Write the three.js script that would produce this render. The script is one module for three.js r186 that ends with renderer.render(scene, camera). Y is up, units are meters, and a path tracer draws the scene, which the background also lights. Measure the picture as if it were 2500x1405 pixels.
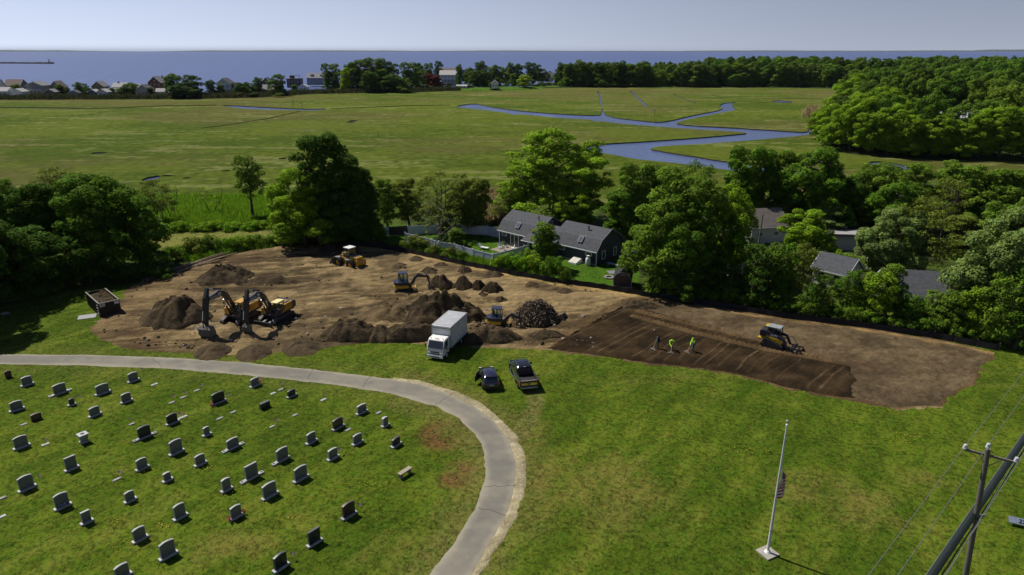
import * as THREE from 'three';
import { RoundedBoxGeometry } from 'three/addons/geometries/RoundedBoxGeometry.js';
import { mergeGeometries, toCreasedNormals, mergeVertices } from 'three/addons/utils/BufferGeometryUtils.js';
import { MarchingCubes } from 'three/addons/objects/MarchingCubes.js';
import { TextGeometry } from 'three/addons/geometries/TextGeometry.js';
import { FontLoader } from 'three/addons/loaders/FontLoader.js';

// ---------------------------------------------------------------- camera, sky, sun, exposure
const scene = new THREE.Scene();
const V = (x, y, z) => new THREE.Vector3(x, y, z), R = (d) => (d * Math.PI) / 180;
const FPX = 1665, CX = 1250, CY = 702.5, PITCH = R(19.3), CAMH = 33.5, SP = Math.sin(PITCH), CP = Math.cos(PITCH);
const camera = new THREE.PerspectiveCamera((2 * Math.atan(CY / FPX) * 180) / Math.PI, 1024 / 575, 0.5, 60000);
camera.position.set(0, CAMH, 0); camera.rotation.x = -PITCH;
const renderer = new THREE.WebGLRenderer();
renderer.toneMapping = THREE.LinearToneMapping; renderer.toneMappingExposure = 1.2;
renderer.shadowMap.enabled = true;
const SUN = V(-0.83, 1.42, -0.55).normalize();
{
  const W = 1024, H = 512, d = new Float32Array(W * H * 4), low = [0.95, 1.06, 1.3], mid = [0.055, 0.115, 0.3], top = [0.018, 0.034, 0.085];
  for (let j = 0; j < H; j++) {
    const el = ((j + 0.5) / H - 0.5) * Math.PI, e = Math.max(el, 0) * 57.3, a = Math.exp(-e / 11), b = Math.exp(-e / 30);
    for (let i = 0; i < W; i++) {
      const az = ((i + 0.5) / W - 0.5) * 2 * Math.PI, c = Math.cos(az) * Math.cos(el) * SUN.x + Math.sin(el) * SUN.y + Math.sin(az) * Math.cos(el) * SUN.z;
      const glow = 0.33 + 0.86 * Math.pow(Math.max(0, c + 0.03), 1.8), aur = 0.9 * Math.pow(Math.max(0, c), 60);
      for (let k = 0; k < 3; k++) d[(j * W + i) * 4 + k] = low[k] * glow * a + (1 - a) * (mid[k] * b + top[k] * (1 - b)) * (0.7 + 1.1 * (glow - 0.33)) + aur * (1 - 0.12 * k);
      d[(j * W + i) * 4 + 3] = 1;
    }
  }
  const t = new THREE.DataTexture(d, W, H, THREE.RGBAFormat, THREE.FloatType);
  t.mapping = THREE.EquirectangularReflectionMapping; t.magFilter = THREE.LinearFilter; t.needsUpdate = true;
  scene.background = t; scene.environment = t;
}
const sun = new THREE.DirectionalLight(new THREE.Color(1, 0.95, 0.86), 4.5);
sun.position.copy(SUN).multiplyScalar(300).add(V(0, 0, -80)); sun.target.position.set(0, 0, -80);
sun.castShadow = true; sun.shadow.radius = 1; sun.shadow.mapSize.set(4096, 4096);
Object.assign(sun.shadow.camera, { left: -250, right: 250, top: 250, bottom: -250, near: 1, far: 900 });
scene.add(sun, sun.target);
scene.fog = new THREE.FogExp2(new THREE.Color(0.62, 0.72, 0.9), 0.000014);

// ---------------------------------------------------------------- helpers
let seed = 7;
const rnd = () => { seed = (seed + 0x6d2b79f5) | 0; let t = Math.imul(seed ^ (seed >>> 15), 1 | seed); t = (t + Math.imul(t ^ (t >>> 7), 61 | t)) ^ t; return ((t ^ (t >>> 14)) >>> 0) / 4294967296; };
const rr = (a, b) => a + (b - a) * rnd(), pick = (a) => a[Math.floor(rnd() * a.length)];
const clamp = THREE.MathUtils.clamp, lerp = THREE.MathUtils.lerp, sstep = (x, a, b) => { const t = clamp((x - a) / (b - a), 0, 1); return t * t * (3 - 2 * t); };
const hash = (i, j) => { let h = (Math.imul(i, 374761393) + Math.imul(j, 668265263)) | 0; h = Math.imul(h ^ (h >>> 13), 1274126177); return ((h ^ (h >>> 16)) >>> 0) / 4294967296; };
function vn(x, y, per = 0) {
  let i = Math.floor(x), j = Math.floor(y); const fx = x - i, fy = y - j, u = fx * fx * (3 - 2 * fx), v = fy * fy * (3 - 2 * fy);
  let i1 = i + 1, j1 = j + 1;
  if (per) { i = ((i % per) + per) % per; j = ((j % per) + per) % per; i1 = ((i1 % per) + per) % per; j1 = ((j1 % per) + per) % per; }
  return (hash(i, j) * (1 - u) + hash(i1, j) * u) * (1 - v) + (hash(i, j1) * (1 - u) + hash(i1, j1) * u) * v;
}
const fbm = (x, y, o = 4) => { let s = 0, a = 0.5, n = 0; for (let k = 0; k < o; k++) { s += a * vn(x + k * 17.3, y - k * 9.1); n += a; a *= 0.5; x *= 2.03; y *= 2.03; } return s / n; };
const tfbm = (u, v, f, o) => { let s = 0, a = 0.5, n = 0; for (let k = 0; k < o; k++) { s += a * vn(u * f + k * 31, v * f + k * 57, f); n += a; a *= 0.5; f *= 2; } return s / n; };
// pixel of the photograph (2500 x 1405) -> point at height h; world point -> pixel; height of a vertical through b seen at row py
function G(px, py, h = 0) {
  const x = (px - CX) / FPX, y = -(py - CY) / FPX, dy = y * CP - SP, dz = -y * SP - CP, t = (h - CAMH) / dy;
  return V(x * t, h, dz * t);
}
function PX(p) { const y = p.y - CAMH, d = -y * SP - p.z * CP, yc = y * CP - p.z * SP; return [CX + (p.x / d) * FPX, CY - (yc / d) * FPX, d]; }
function HT(b, py) { const v = -(py - CY) / FPX; return CAMH + (b.z * (SP - v * CP)) / (CP + v * SP); }
const G2 = (list) => list.map(([x, y]) => { const p = G(x, y); return [p.x, p.z]; });
function sdPoly(poly, x, z) {
  let d = 1e18, s = 1;
  for (let i = 0, j = poly.length - 1; i < poly.length; j = i++) {
    const [ax, az] = poly[i], [bx, bz] = poly[j], ex = bx - ax, ez = bz - az, wx = x - ax, wz = z - az, t = clamp((wx * ex + wz * ez) / (ex * ex + ez * ez || 1), 0, 1), qx = wx - ex * t, qz = wz - ez * t;
    d = Math.min(d, qx * qx + qz * qz);
    const c1 = z >= az, c2 = z < bz, c3 = ex * wz > ez * wx;
    if ((c1 && c2 && c3) || (!c1 && !c2 && !c3)) s = -s;
  }
  return s * Math.sqrt(d);
}
function dLine(line, x, z) { let d = 1e18; for (let i = 1; i < line.length; i++) { const [ax, az] = line[i - 1], [bx, bz] = line[i], ex = bx - ax, ez = bz - az, t = clamp(((x - ax) * ex + (z - az) * ez) / (ex * ex + ez * ez), 0, 1); d = Math.min(d, (x - ax - ex * t) ** 2 + (z - az - ez * t) ** 2); } return Math.sqrt(d); }
const names = {};
function numbered(n) { const k = names[n] = (names[n] ?? -1) + 1; return k ? n + '_' + String(k).padStart(3, '0') : n; }
function tag(o, label, category, group, kind) { if (label) o.userData.label = label; if (category) o.userData.category = category; if (group) o.userData.group = group; if (kind) o.userData.kind = kind; return o; }
function thing(name, label, category, p, turn = 0, group) { const o = new THREE.Group(); o.name = numbered(name); o.position.copy(p); o.rotation.y = turn; scene.add(o); return tag(o, label, category, group); }
// yaw that brings local +z onto (dx, dz)
const yaw = (dx, dz) => Math.atan2(dx, dz);
function shadows(o) { o.castShadow = o.receiveShadow = true; return o; }
function boxUV(g, s = 1) {
  const p = g.attributes.position, n = g.attributes.normal, uv = new Float32Array(p.count * 2);
  for (let i = 0; i < p.count; i++) {
    const ax = Math.abs(n.getX(i)), ay = Math.abs(n.getY(i)), az = Math.abs(n.getZ(i));
    let u, v; if (ay >= ax && ay >= az) { u = p.getX(i); v = p.getZ(i); } else if (ax >= az) { u = p.getZ(i); v = p.getY(i); } else { u = p.getX(i); v = p.getY(i); }
    uv[2 * i] = u * s; uv[2 * i + 1] = v * s;
  }
  g.setAttribute('uv', new THREE.BufferAttribute(uv, 2)); return g;
}
class B {
  constructor() { this.g = []; this.m = null; }
  add(g, x = 0, y = 0, z = 0, rx = 0, ry = 0, rz = 0) {
    g = g.index ? g.toNonIndexed() : g;
    for (const k of Object.keys(g.attributes)) if (!['position', 'normal'].includes(k)) g.deleteAttribute(k);
    g.clearGroups?.(); g.morphAttributes = {};
    g.applyMatrix4(new THREE.Matrix4().compose(V(x, y, z), new THREE.Quaternion().setFromEuler(new THREE.Euler(rx, ry, rz)), V(1, 1, 1)));
    this.g.push(g); return this;
  }
  box(w, h, d, x, y, z, rx, ry, rz) { const b = Math.min(w, h, d) * 0.12; return this.add(b > 0.006 ? new RoundedBoxGeometry(w, h, d, 1, Math.min(b, 0.06)) : new THREE.BoxGeometry(w, h, d), x, y, z, rx, ry, rz); }
  cyl(r1, r2, h, x, y, z, rx, ry, rz, n = 16) { return this.add(new THREE.CylinderGeometry(r1, r2, h, n), x, y, z, rx, ry, rz); }
  sph(r, x, y, z, n = 12) { return this.add(new THREE.SphereGeometry(r, n, n * 0.75 | 0), x, y, z); }
  bar(a, b, r1, r2 = r1, n = 8) { const d = b.clone().sub(a), l = d.length(), g = new THREE.CylinderGeometry(r2, r1, l, n); g.applyQuaternion(new THREE.Quaternion().setFromUnitVectors(V(0, 1, 0), d.normalize())); const m = a.clone().add(b).multiplyScalar(0.5); return this.add(g, m.x, m.y, m.z); }
  beam(a, b, w, h) { const d = b.clone().sub(a), l = d.length(), m = a.clone().add(b).multiplyScalar(0.5), g = new RoundedBoxGeometry(w, h, l, 1, Math.min(w, h) * 0.12), q = new THREE.Quaternion().setFromRotationMatrix(new THREE.Matrix4().lookAt(b, a, V(0, 1, 0))); g.applyQuaternion(q); return this.add(g, m.x, m.y, m.z); }
  tube(pts, r, n = 40, m = 8) { return this.add(new THREE.TubeGeometry(new THREE.CatmullRomCurve3(pts), n, r, m)); }
  // profile in the (z, y) plane, as wide as w along x
  prism(pts, w, x = 0, y = 0, z = 0, bev = 0.02) {
    const s = new THREE.Shape(pts.map(([a, b]) => new THREE.Vector2(a, b))), g = new THREE.ExtrudeGeometry(s, { depth: Math.max(w - 2 * bev, 0.001), bevelEnabled: bev > 0, bevelThickness: bev, bevelSize: bev, bevelOffset: -bev, bevelSegments: 1, curveSegments: 8 });
    g.translate(0, 0, -(w - 2 * bev) / 2); g.rotateY(-Math.PI / 2); return this.add(g, x, y, z);
  }
  quad(a, b, c, d) { const g = new THREE.BufferGeometry(); g.setAttribute('position', new THREE.Float32BufferAttribute([...a, ...b, ...c, ...a, ...c, ...d], 3)); g.computeVertexNormals(); return this.add(g); }
  geo() { const g = this.g.length > 1 ? mergeGeometries(this.g) : this.g[0]; return boxUV(g); }
  mesh(name, mat, parent, smooth = 0) {
    let g = this.geo(); if (smooth) g = boxUV(toCreasedNormals(g, R(smooth)));
    const o = shadows(new THREE.Mesh(g, mat)); o.name = parent ? name : numbered(name); (parent ?? scene).add(o); return o;
  }
}
const font = await new FontLoader().loadAsync('fonts/droid/droid_sans_bold.typeface.json');
function text(str, size, depth = 0.01) { const g = new TextGeometry(str, { font, size, depth, curveSegments: 3, bevelEnabled: false }); g.computeBoundingBox(); const b = g.boundingBox; g.translate(-(b.max.x + b.min.x) / 2, -(b.max.y + b.min.y) / 2, 0); return g; }
// ---------------------------------------------------------------- textures and materials
const enc = (c) => clamp(Math.round(255 * (c <= 0.0031308 ? 12.92 * c : 1.055 * Math.pow(Math.max(c, 0), 1 / 2.4) - 0.055)), 0, 255);
const encT = new Uint8Array(4097); for (let i = 0; i <= 4096; i++) encT[i] = enc(i / 4096);
function tex(n, f, srgb = true, m = n) {
  const d = new Uint8Array(n * m * 4);
  for (let j = 0; j < m; j++) for (let i = 0; i < n; i++) {
    const c = f((i + 0.5) / n, (j + 0.5) / m), o = (j * n + i) * 4;
    if (typeof c === 'number') { d[o] = d[o + 1] = d[o + 2] = srgb ? encT[clamp(c * 4096, 0, 4096) | 0] : clamp(c * 255, 0, 255); }
    else for (let k = 0; k < 3; k++) d[o + k] = srgb ? encT[clamp(c[k] * 4096, 0, 4096) | 0] : clamp(c[k] * 255, 0, 255);
    d[o + 3] = 255;
  }
  const t = new THREE.DataTexture(d, n, m); t.wrapS = t.wrapT = THREE.RepeatWrapping; t.magFilter = THREE.LinearFilter; t.minFilter = THREE.LinearMipmapLinearFilter; t.generateMipmaps = true; t.anisotropy = 16;
  if (srgb) t.colorSpace = THREE.SRGBColorSpace; t.needsUpdate = true; return t;
}
const rep = (t, metres, metresV = metres) => { const c = t.clone(); c.repeat.set(1 / metres, 1 / metresV); c.needsUpdate = true; return c; };
const tGrain = tex(512, (u, v) => 0.62 + 0.38 * tfbm(u, v, 8, 6)), hGrain = tex(512, (u, v) => tfbm(u, v, 16, 5), false);
const tGrass = tex(1024, (u, v) => {
  const w = tfbm(u, v, 8, 3), a = vn(u * 256 + w * 6, v * 120, 0), n = vn(u * 200 + 3 * w, v * 420), f = tfbm(u, v, 64, 3), m = tfbm(u + 0.11, v + 0.4, 36, 3), k = clamp(0.1 + 0.34 * a + 0.34 * n + 0.62 * f - 0.08 + 0.5 * (m - 0.5), 0, 1), y = tfbm(u + 0.3, v, 24, 3);
  const kk = Math.pow(k, 1.3) * 1.2; return [kk * (0.72 + 0.56 * y), kk, kk * (0.7 + 0.5 * y)];
});
const hGrass = tex(1024, (u, v) => { const w = tfbm(u, v, 8, 2); return 0.5 * tfbm(u, v, 20, 5) + 0.2 * vn(u * 300 + 5 * w, v * 140) + 0.3 * vn(u * 180, v * 380 + 5 * w); }, false);
const tDirt = tex(1024, (u, v) => { const f = tfbm(u, v, 6, 8), s = tfbm(u + 0.37, v, 40, 3), g = s > 0.72 ? 1.0 : 0; const k = 0.35 + 0.75 * f * (0.6 + 0.5 * s); return [k + g * 0.18, k + g * 0.18, k * 0.97 + g * 0.2]; });
const hDirt = tex(1024, (u, v) => tfbm(u, v, 10, 7) * 0.7 + 0.3 * Math.abs(tfbm(u, v, 24, 4) - 0.5) * 2, false);
const tAsph = tex(512, (u, v) => { const f = tfbm(u, v, 4, 3), s = hash((u * 512) | 0, (v * 512) | 0); return 0.62 + 0.26 * f + 0.14 * s; });
const hAsph = tex(512, (u, v) => tfbm(u, v, 64, 3), false);
const hWave = tex(1024, (u, v) => { let s = 0; for (let k = 0; k < 14; k++) { const a = 0.5 + (hash(k, 3) - 0.5) * 2.2, f = 4 + k * 2.4, kx = Math.round(f * Math.cos(a)), ky = Math.round(f * Math.sin(a) + 1); s += Math.sin(6.2832 * (kx * u + ky * v + hash(k, 9)) + 2.5 * tfbm(u, v, 6, 2)) / (1 + 0.22 * k); } return 0.5 + 0.075 * s + 0.25 * (tfbm(u, v, 48, 3) - 0.5); }, false);
const tShingle = tex(512, (u, v) => { const r = Math.floor(v * 16), o = (r % 2) * 0.5 + hash(r, 1) * 0.3, c = Math.floor(u * 10 + o), e = v * 16 - r; return (0.6 + 0.3 * hash(((c % 10) + 10) % 10, r) + 0.1 * tfbm(u, v, 64, 2)) * (e < 0.1 ? 0.8 : 1); });
const hShingle = tex(512, (u, v) => { const r = v * 16, e = r - Math.floor(r); return 0.2 + 0.7 * (1 - e) + 0.1 * tfbm(u, v, 64, 2); }, false);
const hSiding = tex(256, (u, v) => { const r = v * 8, e = r - Math.floor(r); return e < 0.12 ? 0.1 : 0.9 - 0.5 * e; }, false, 256);
const tWood = tex(256, (u, v) => 0.55 + 0.45 * tfbm(u * 1, v, 4, 2) * 0.4 + 0.35 * vn(u * 64, v * 4, 0));
function M(c, rough = 0.7, o = {}) {
  const { metal = 0, map, bump, bs = 0.01, phys, ...rest } = o;
  const m = new (phys ? THREE.MeshPhysicalMaterial : THREE.MeshStandardMaterial)({ color: Array.isArray(c) ? new THREE.Color().setRGB(...c) : new THREE.Color(c), roughness: rough, metalness: metal, ...rest });
  if (map) m.map = map; if (bump) { m.bumpMap = bump; m.bumpScale = bs; } return m;
}
const gr2 = rep(tGrain, 2), gr05 = rep(tGrain, 0.6), gr6 = rep(tGrain, 6), hg1 = rep(hGrain, 1);
const paint = (c, rough = 0.35, extra = {}) => M(c, rough, { map: gr2, phys: true, clearcoat: 0.4, clearcoatRoughness: 0.25, ...extra });
const mat = {
  white: M([0.82, 0.82, 0.81], 0.5, { map: gr6 }), whitePlain: M([0.75, 0.76, 0.76], 0.45), grey: M([0.22, 0.22, 0.23], 0.55, { map: gr2 }), steel: M([0.35, 0.36, 0.38], 0.4, { metal: 0.6, map: gr2 }),
  chrome: M([0.75, 0.75, 0.77], 0.18, { metal: 1 }), black: M([0.012, 0.012, 0.013], 0.5, { map: gr2 }), rubber: M([0.018, 0.017, 0.016], 0.85, { map: gr2, bump: hg1, bs: 0.01 }), dirtySteel: M([0.17, 0.15, 0.12], 0.6, { map: gr05 }),
  glass: M([0.02, 0.025, 0.03], 0.06, { phys: true, metalness: 0, clearcoat: 1 }), cabGlass: M([0.7, 0.8, 0.82], 0.05, { phys: true, transmission: 1, thickness: 0, ior: 1.5 }), pane: M([0.03, 0.035, 0.04], 0.08, { phys: true, clearcoat: 0.6 }),
  yellow: paint([0.62, 0.33, 0.02], 0.42), deereYellow: paint([0.65, 0.4, 0.015], 0.42), charcoal: M([0.036, 0.037, 0.042], 0.45, { map: gr2 }), navy: paint([0.022, 0.026, 0.05], 0.3), carBlack: paint([0.012, 0.013, 0.018], 0.22, { clearcoat: 1, clearcoatRoughness: 0.06 }),
  suv: paint([0.022, 0.022, 0.04], 0.22, { clearcoat: 1, clearcoatRoughness: 0.06 }), red: M([0.35, 0.012, 0.01], 0.25), amber: M([0.6, 0.2, 0.01], 0.3), bark: M([0.085, 0.065, 0.045], 0.9, { map: gr05, bump: hg1, bs: 0.04 }), barkPale: M([0.25, 0.23, 0.19], 0.9, { map: gr05, bump: hg1, bs: 0.02 }),
  wood: M([0.33, 0.24, 0.14], 0.8, { map: rep(tWood, 1) }), oldWood: M([0.16, 0.14, 0.11], 0.9, { map: rep(tWood, 0.5, 2), bump: hg1, bs: 0.015 }), concrete: M([0.36, 0.34, 0.29], 0.85, { map: gr2, bump: hg1, bs: 0.006 }),
  shingle: M([0.075, 0.079, 0.09], 0.9, { map: rep(tShingle, 3, 2.6), bump: rep(hShingle, 3, 2.6), bs: 0.02 }), siding: M([0.035, 0.042, 0.062], 0.6, { map: gr6, bump: rep(hSiding, 1, 1), bs: 0.02 }), sidingWhite: M([0.62, 0.62, 0.6], 0.6, { map: gr6, bump: rep(hSiding, 1, 1), bs: 0.02 }),
  shingleBrown: M([0.16, 0.135, 0.12], 0.9, { map: rep(tShingle, 3, 2.6), bump: rep(hShingle, 3, 2.6), bs: 0.02 }),
  granite: M([0.36, 0.36, 0.35], 0.6, { map: gr05, bump: hg1, bs: 0.004 }), graniteLight: M([0.45, 0.45, 0.44], 0.6, { map: gr05 }), polished: M([0.165, 0.168, 0.175], 0.25, { map: gr05 }), polishedDark: M([0.04, 0.04, 0.043], 0.2, { map: gr05 }), polishedBrown: M([0.075, 0.05, 0.042], 0.25, { map: gr05 }), graniteDark: M([0.1, 0.1, 0.105], 0.45, { map: gr05 }), graniteBrown: M([0.115, 0.08, 0.065], 0.5, { map: gr05 }), markerDull: M([0.2, 0.2, 0.17], 0.8, { map: gr05 }), marker: M([0.42, 0.41, 0.38], 0.7, { map: gr05 }),
};
// ---------------------------------------------------------------- the setting: lawn, drive, soil, marsh, water, hills
function grid(name, x0, x1, z0, z1, res, at, m, keep) {           // at(x, z) -> [y, r, g, b] or null
  const nx = Math.ceil((x1 - x0) / res) + 1, nz = Math.ceil((z1 - z0) / res) + 1, pos = new Float32Array(nx * nz * 3), col = new Float32Array(nx * nz * 3), uv = new Float32Array(nx * nz * 2), ok = new Uint8Array(nx * nz), idx = [];
  for (let j = 0; j < nz; j++) for (let i = 0; i < nx; i++) {
    const k = j * nx + i, x = x0 + i * res, z = z0 + j * res, a = at(x, z); ok[k] = a ? 1 : 0;
    pos[3 * k] = x; pos[3 * k + 1] = a ? a[0] : 0; pos[3 * k + 2] = z; uv[2 * k] = x; uv[2 * k + 1] = z; if (a) { col[3 * k] = a[1]; col[3 * k + 1] = a[2]; col[3 * k + 2] = a[3]; }
  }
  const map = new Int32Array(nx * nz).fill(-1); let n = 0;
  for (let j = 0; j < nz - 1; j++) for (let i = 0; i < nx - 1; i++) { const a = j * nx + i, b = a + 1, c = a + nx, d = c + 1; if (ok[a] && ok[b] && ok[c] && ok[d]) { for (const k of [a, b, c, d]) if (map[k] < 0) map[k] = n++; idx.push(map[a], map[c], map[b], map[b], map[c], map[d]); } }
  const P = new Float32Array(n * 3), C = new Float32Array(n * 3), U = new Float32Array(n * 2);
  for (let k = 0; k < nx * nz; k++) { const o = map[k]; if (o < 0) continue; for (let q = 0; q < 3; q++) { P[3 * o + q] = pos[3 * k + q]; C[3 * o + q] = col[3 * k + q]; } U[2 * o] = uv[2 * k]; U[2 * o + 1] = uv[2 * k + 1]; }
  const g = new THREE.BufferGeometry(); g.setAttribute('position', new THREE.BufferAttribute(P, 3)); g.setAttribute('color', new THREE.BufferAttribute(C, 3)); g.setAttribute('uv', new THREE.BufferAttribute(U, 2)); g.setIndex(idx); g.computeVertexNormals();
  const o = shadows(new THREE.Mesh(g, m)); o.name = numbered(name); scene.add(o); return o;
}
const mix3 = (a, b, t) => [lerp(a[0], b[0], t), lerp(a[1], b[1], t), lerp(a[2], b[2], t)];
// a sheet over a polygon whose rim dips into the sheet below, so that its outline is soft and uneven
function sheet(name, poly, res, y0, rough, at, m, slope = 0.3) {
  const xs = poly.map((p) => p[0]), zs = poly.map((p) => p[1]);
  return grid(name, Math.min(...xs) - 2, Math.max(...xs) + 2, Math.min(...zs) - 2, Math.max(...zs) + 2, res, (x, z) => {
    const sd = sdPoly(poly, x, z) + rough * ((fbm(x * 0.9, z * 0.9, 4) - 0.5) * 2.4); if (sd > 1) return null;
    const [h, ...c] = at(x, z, -sd); return [clamp(-sd * slope, -0.25, y0) + h * sstep(-sd, 0, 1.2), ...c];
  }, m);
}
const innerPx = [[-60, 889], [200, 893], [400, 900], [600, 917], [800, 938], [900, 953], [960, 963], [1068, 995], [1118, 1022], [1161, 1062], [1180, 1100], [1185, 1130], [1184, 1159], [1161, 1242], [1115, 1317], [1048, 1405], [985, 1480]];
const outerPx = [[1096, 1480], [1156, 1405], [1190, 1342], [1237, 1267], [1255, 1206], [1266, 1140], [1244, 1073], [1208, 1029], [1161, 993], [1097, 961], [1025, 938], [960, 926], [800, 907], [600, 886], [400, 873], [200, 867], [-60, 865]];
const roadPoly = G2([...innerPx, ...outerPx]), outerLine = G2(outerPx), innerLine = G2(innerPx);
const sitePx = [[215, 800], [237, 825], [300, 852], [420, 861], [560, 868], [660, 864], [760, 852], [850, 842], [930, 835], [1045, 842], [1110, 845], [1200, 850], [1330, 855], [1455, 871], [1590, 891], [1712, 904], [1803, 917], [1921, 950], [2025, 970], [2098, 982], [2200, 1003], [2295, 995], [2320, 970], [2375, 935], [2400, 900], [2440, 862],
  [2300, 830], [2100, 800], [1900, 775], [1750, 750], [1600, 728], [1480, 708], [1340, 688], [1220, 666], [1110, 643], [1000, 619], [930, 606], [870, 600], [760, 597], [690, 599], [600, 614], [560, 625], [470, 642], [380, 670], [310, 703], [292, 735], [262, 745], [240, 785]];
const sitePoly = G2(sitePx), fenceLine = G2([[2440, 858], [2300, 830], [2100, 800], [1900, 775], [1750, 750], [1600, 728], [1480, 708], [1340, 688], [1220, 666], [1110, 643], [1000, 619], [930, 606], [870, 600], [745, 596]]);
const topsoilPoly = G2([[1330, 854], [1370, 826], [1440, 787], [1482, 763], [1515, 750], [1570, 752], [1700, 790], [1850, 832], [1950, 860], [2085, 892], [2100, 930], [2095, 978], [2025, 969], [1921, 949], [1803, 916], [1712, 903], [1590, 890], [1455, 870]]);
const seededPoly = G2([[1515, 750], [1580, 728], [1640, 737], [1750, 753], [1900, 778], [2100, 803], [2300, 833], [2436, 862], [2395, 900], [2370, 935], [2316, 970], [2292, 992], [2200, 1001], [2090, 976], [2055, 972], [2040, 900], [1950, 868], [1850, 845], [1700, 800], [1570, 765]]);
const blob = (px, py, rx, ry) => { const c = G(px, py), a = G(px + rx, py), b = G(px, py - ry); return [c.x, c.z, Math.abs(a.x - c.x), Math.abs(b.z - c.z)]; };
const inBlob = (b, x, z) => Math.max(0, 1 - ((x - b[0]) / b[2]) ** 2 - ((z - b[1]) / b[3]) ** 2);
const brownPatch = [blob(1085, 1062, 75, 42), blob(1120, 1160, 60, 40)], dryPatch = [blob(2130, 1235, 150, 70), blob(2260, 1180, 90, 40), blob(1980, 1190, 160, 50), blob(1320, 1150, 60, 160), blob(560, 1330, 150, 40), blob(900, 1330, 130, 60), blob(1500, 1200, 200, 110)];
const clearing = [blob(455, 585, 130, 26), blob(600, 580, 90, 20)];
const yard = G2([[930, 590], [1000, 560], [1190, 560], [1250, 570], [1330, 600], [1560, 640], [1560, 700], [1480, 705], [1340, 685], [1200, 660], [1050, 628]]);
const mow = R(53), mc = Math.cos(mow), ms = Math.sin(mow);
const tyreA = G2([[1255, 1060], [1290, 1010], [1300, 960]]), tyreB = G2([[1275, 1070], [1310, 1015], [1318, 960]]);
const hTracks = [[[1330, 932], [1620, 948], [1850, 985]], [[1345, 948], [1650, 962], [1900, 1005]], [[1380, 975], [1700, 985], [1950, 1020]], [[1450, 918], [1650, 930], [1800, 950]]].map(G2);
function lawnColour(x, z) {
  const n = fbm(x * 0.09, z * 0.09, 4), f = fbm(x * 0.55 + 40, z * 0.55, 3), u = x * mc - z * ms, w = x * ms + z * mc, st = fbm(u * 0.12, w * 0.75, 3);
  let c = mix3([0.05, 0.08, 0.006], [0.082, 0.114, 0.009], sstep(n * 0.35 + f * 0.25 + st * 0.4, 0.36, 0.64));
  c = mix3(c, [0.12, 0.13, 0.02], 0.55 * sstep(st * 0.7 + f * 0.3, 0.55, 0.75));
  let dry = 0; for (const b of dryPatch) dry = Math.max(dry, inBlob(b, x, z)); c = mix3(c, [0.13, 0.115, 0.026], 0.75 * dry * sstep(f * 0.6 + st * 0.5, 0.35, 0.65));
  let br = 0; for (const b of brownPatch) br = Math.max(br, inBlob(b, x, z)); c = mix3(c, [0.115, 0.065, 0.022], Math.min(1, 1.5 * br) * sstep(f + 0.2 * vn(x * 2, z * 2), 0.36, 0.62));
  const dr = sdPoly(roadPoly, x, z); if (dr < 6 && dr > -1) c = mix3(c, [0.125, 0.115, 0.03], 0.7 * (1 - sstep(dr + 3 * (f - 0.5), 0.3, 4)) * (x > -12 ? 1 : 0.35));
  if (z < -64 && x > 0) c = mix3(c, [0.115, 0.12, 0.02], 0.5 * sstep(fbm(x * 0.08, z * 1.1 + 9, 3), 0.52, 0.68));
  const hz = x > 5 && z < -55 ? Math.min(...hTracks.map((t) => Math.abs(dLine(t, x, z) - 0.0))) : 9; if (hz < 0.5) c = mix3(c, [0.045, 0.07, 0.006], 0.5 * sstep(fbm(x * 0.3, z * 0.3, 2), 0.3, 0.5)); const tt = Math.min(dLine(tyreA, x, z), dLine(tyreB, x, z)); if (tt < 0.6) c = mix3(c, [0.14, 0.125, 0.04], 0.7 * (1 - sstep(tt, 0.2, 0.6)));
  if (z < -84) {
    const sd = sdPoly(sitePoly, x, z), out = sstep(-z + (x < -20 ? 0 : 6), 92, 100) * (sd > 0 ? 1 : 0);
    if (out > 0) { const cl = Math.max(...clearing.map((b) => inBlob(b, x, z))), y = sdPoly(yard, x, z); let w2 = mix3([0.03, 0.035, 0.012], [0.055, 0.085, 0.012], sstep(fbm(x * 0.2, z * 0.2, 4), 0.35, 0.6)); w2 = mix3(w2, [0.15, 0.15, 0.035], Math.min(1, cl * 2)); if (y < 0) w2 = [0.05, 0.105, 0.008]; if (x > 25 && z < -105 && x < 62) w2 = mix3(w2, [0.2, 0.18, 0.12], 0.7 * sstep(fbm(x * 0.15 + 3, z * 0.15, 3), 0.42, 0.6)); c = mix3(c, w2, out); }
  }
  return c;
}
const mGrass = M([1, 1, 1], 1, { phys: true, specularIntensity: 0.12, vertexColors: true, map: rep(tGrass, 11.7), bump: rep(hGrass, 7.1), bs: 0.13 }), mDirt = M([1, 1, 1], 1, { phys: true, specularIntensity: 0.15, vertexColors: true, map: rep(tDirt, 6.7), bump: rep(hDirt, 4.3), bs: 0.16 });
mGrass.color.setRGB(1.48, 1.52, 1.52); mDirt.color.setRGB(1.28, 1.28, 1.28);
const lawnFar = G2([[-900, 545], [380, 560], [700, 545]]).concat([[-8, -150], [60, -158], [90, -182], [260, -190]]);
const lawnPoly = [[-170, 25], ...lawnFar.map(([x, z]) => [x, z]), [260, 25]];
tag(grid('lawn', -150, 190, -186, 12, 0.55, (x, z) => { const sd = z < -110 ? sdPoly(lawnPoly, x, z) : -9; if (sd > 2.5) return null; return [(z < -80 ? 0.05 * (fbm(x * 0.3, z * 0.3, 3) - 0.5) : 0) - clamp(sd + 1, 0, 3) * 0.35, ...lawnColour(x, z)]; }, mGrass), 'wide mown green lawn of the cemetery, drying in patches', null, null, 'structure');
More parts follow.
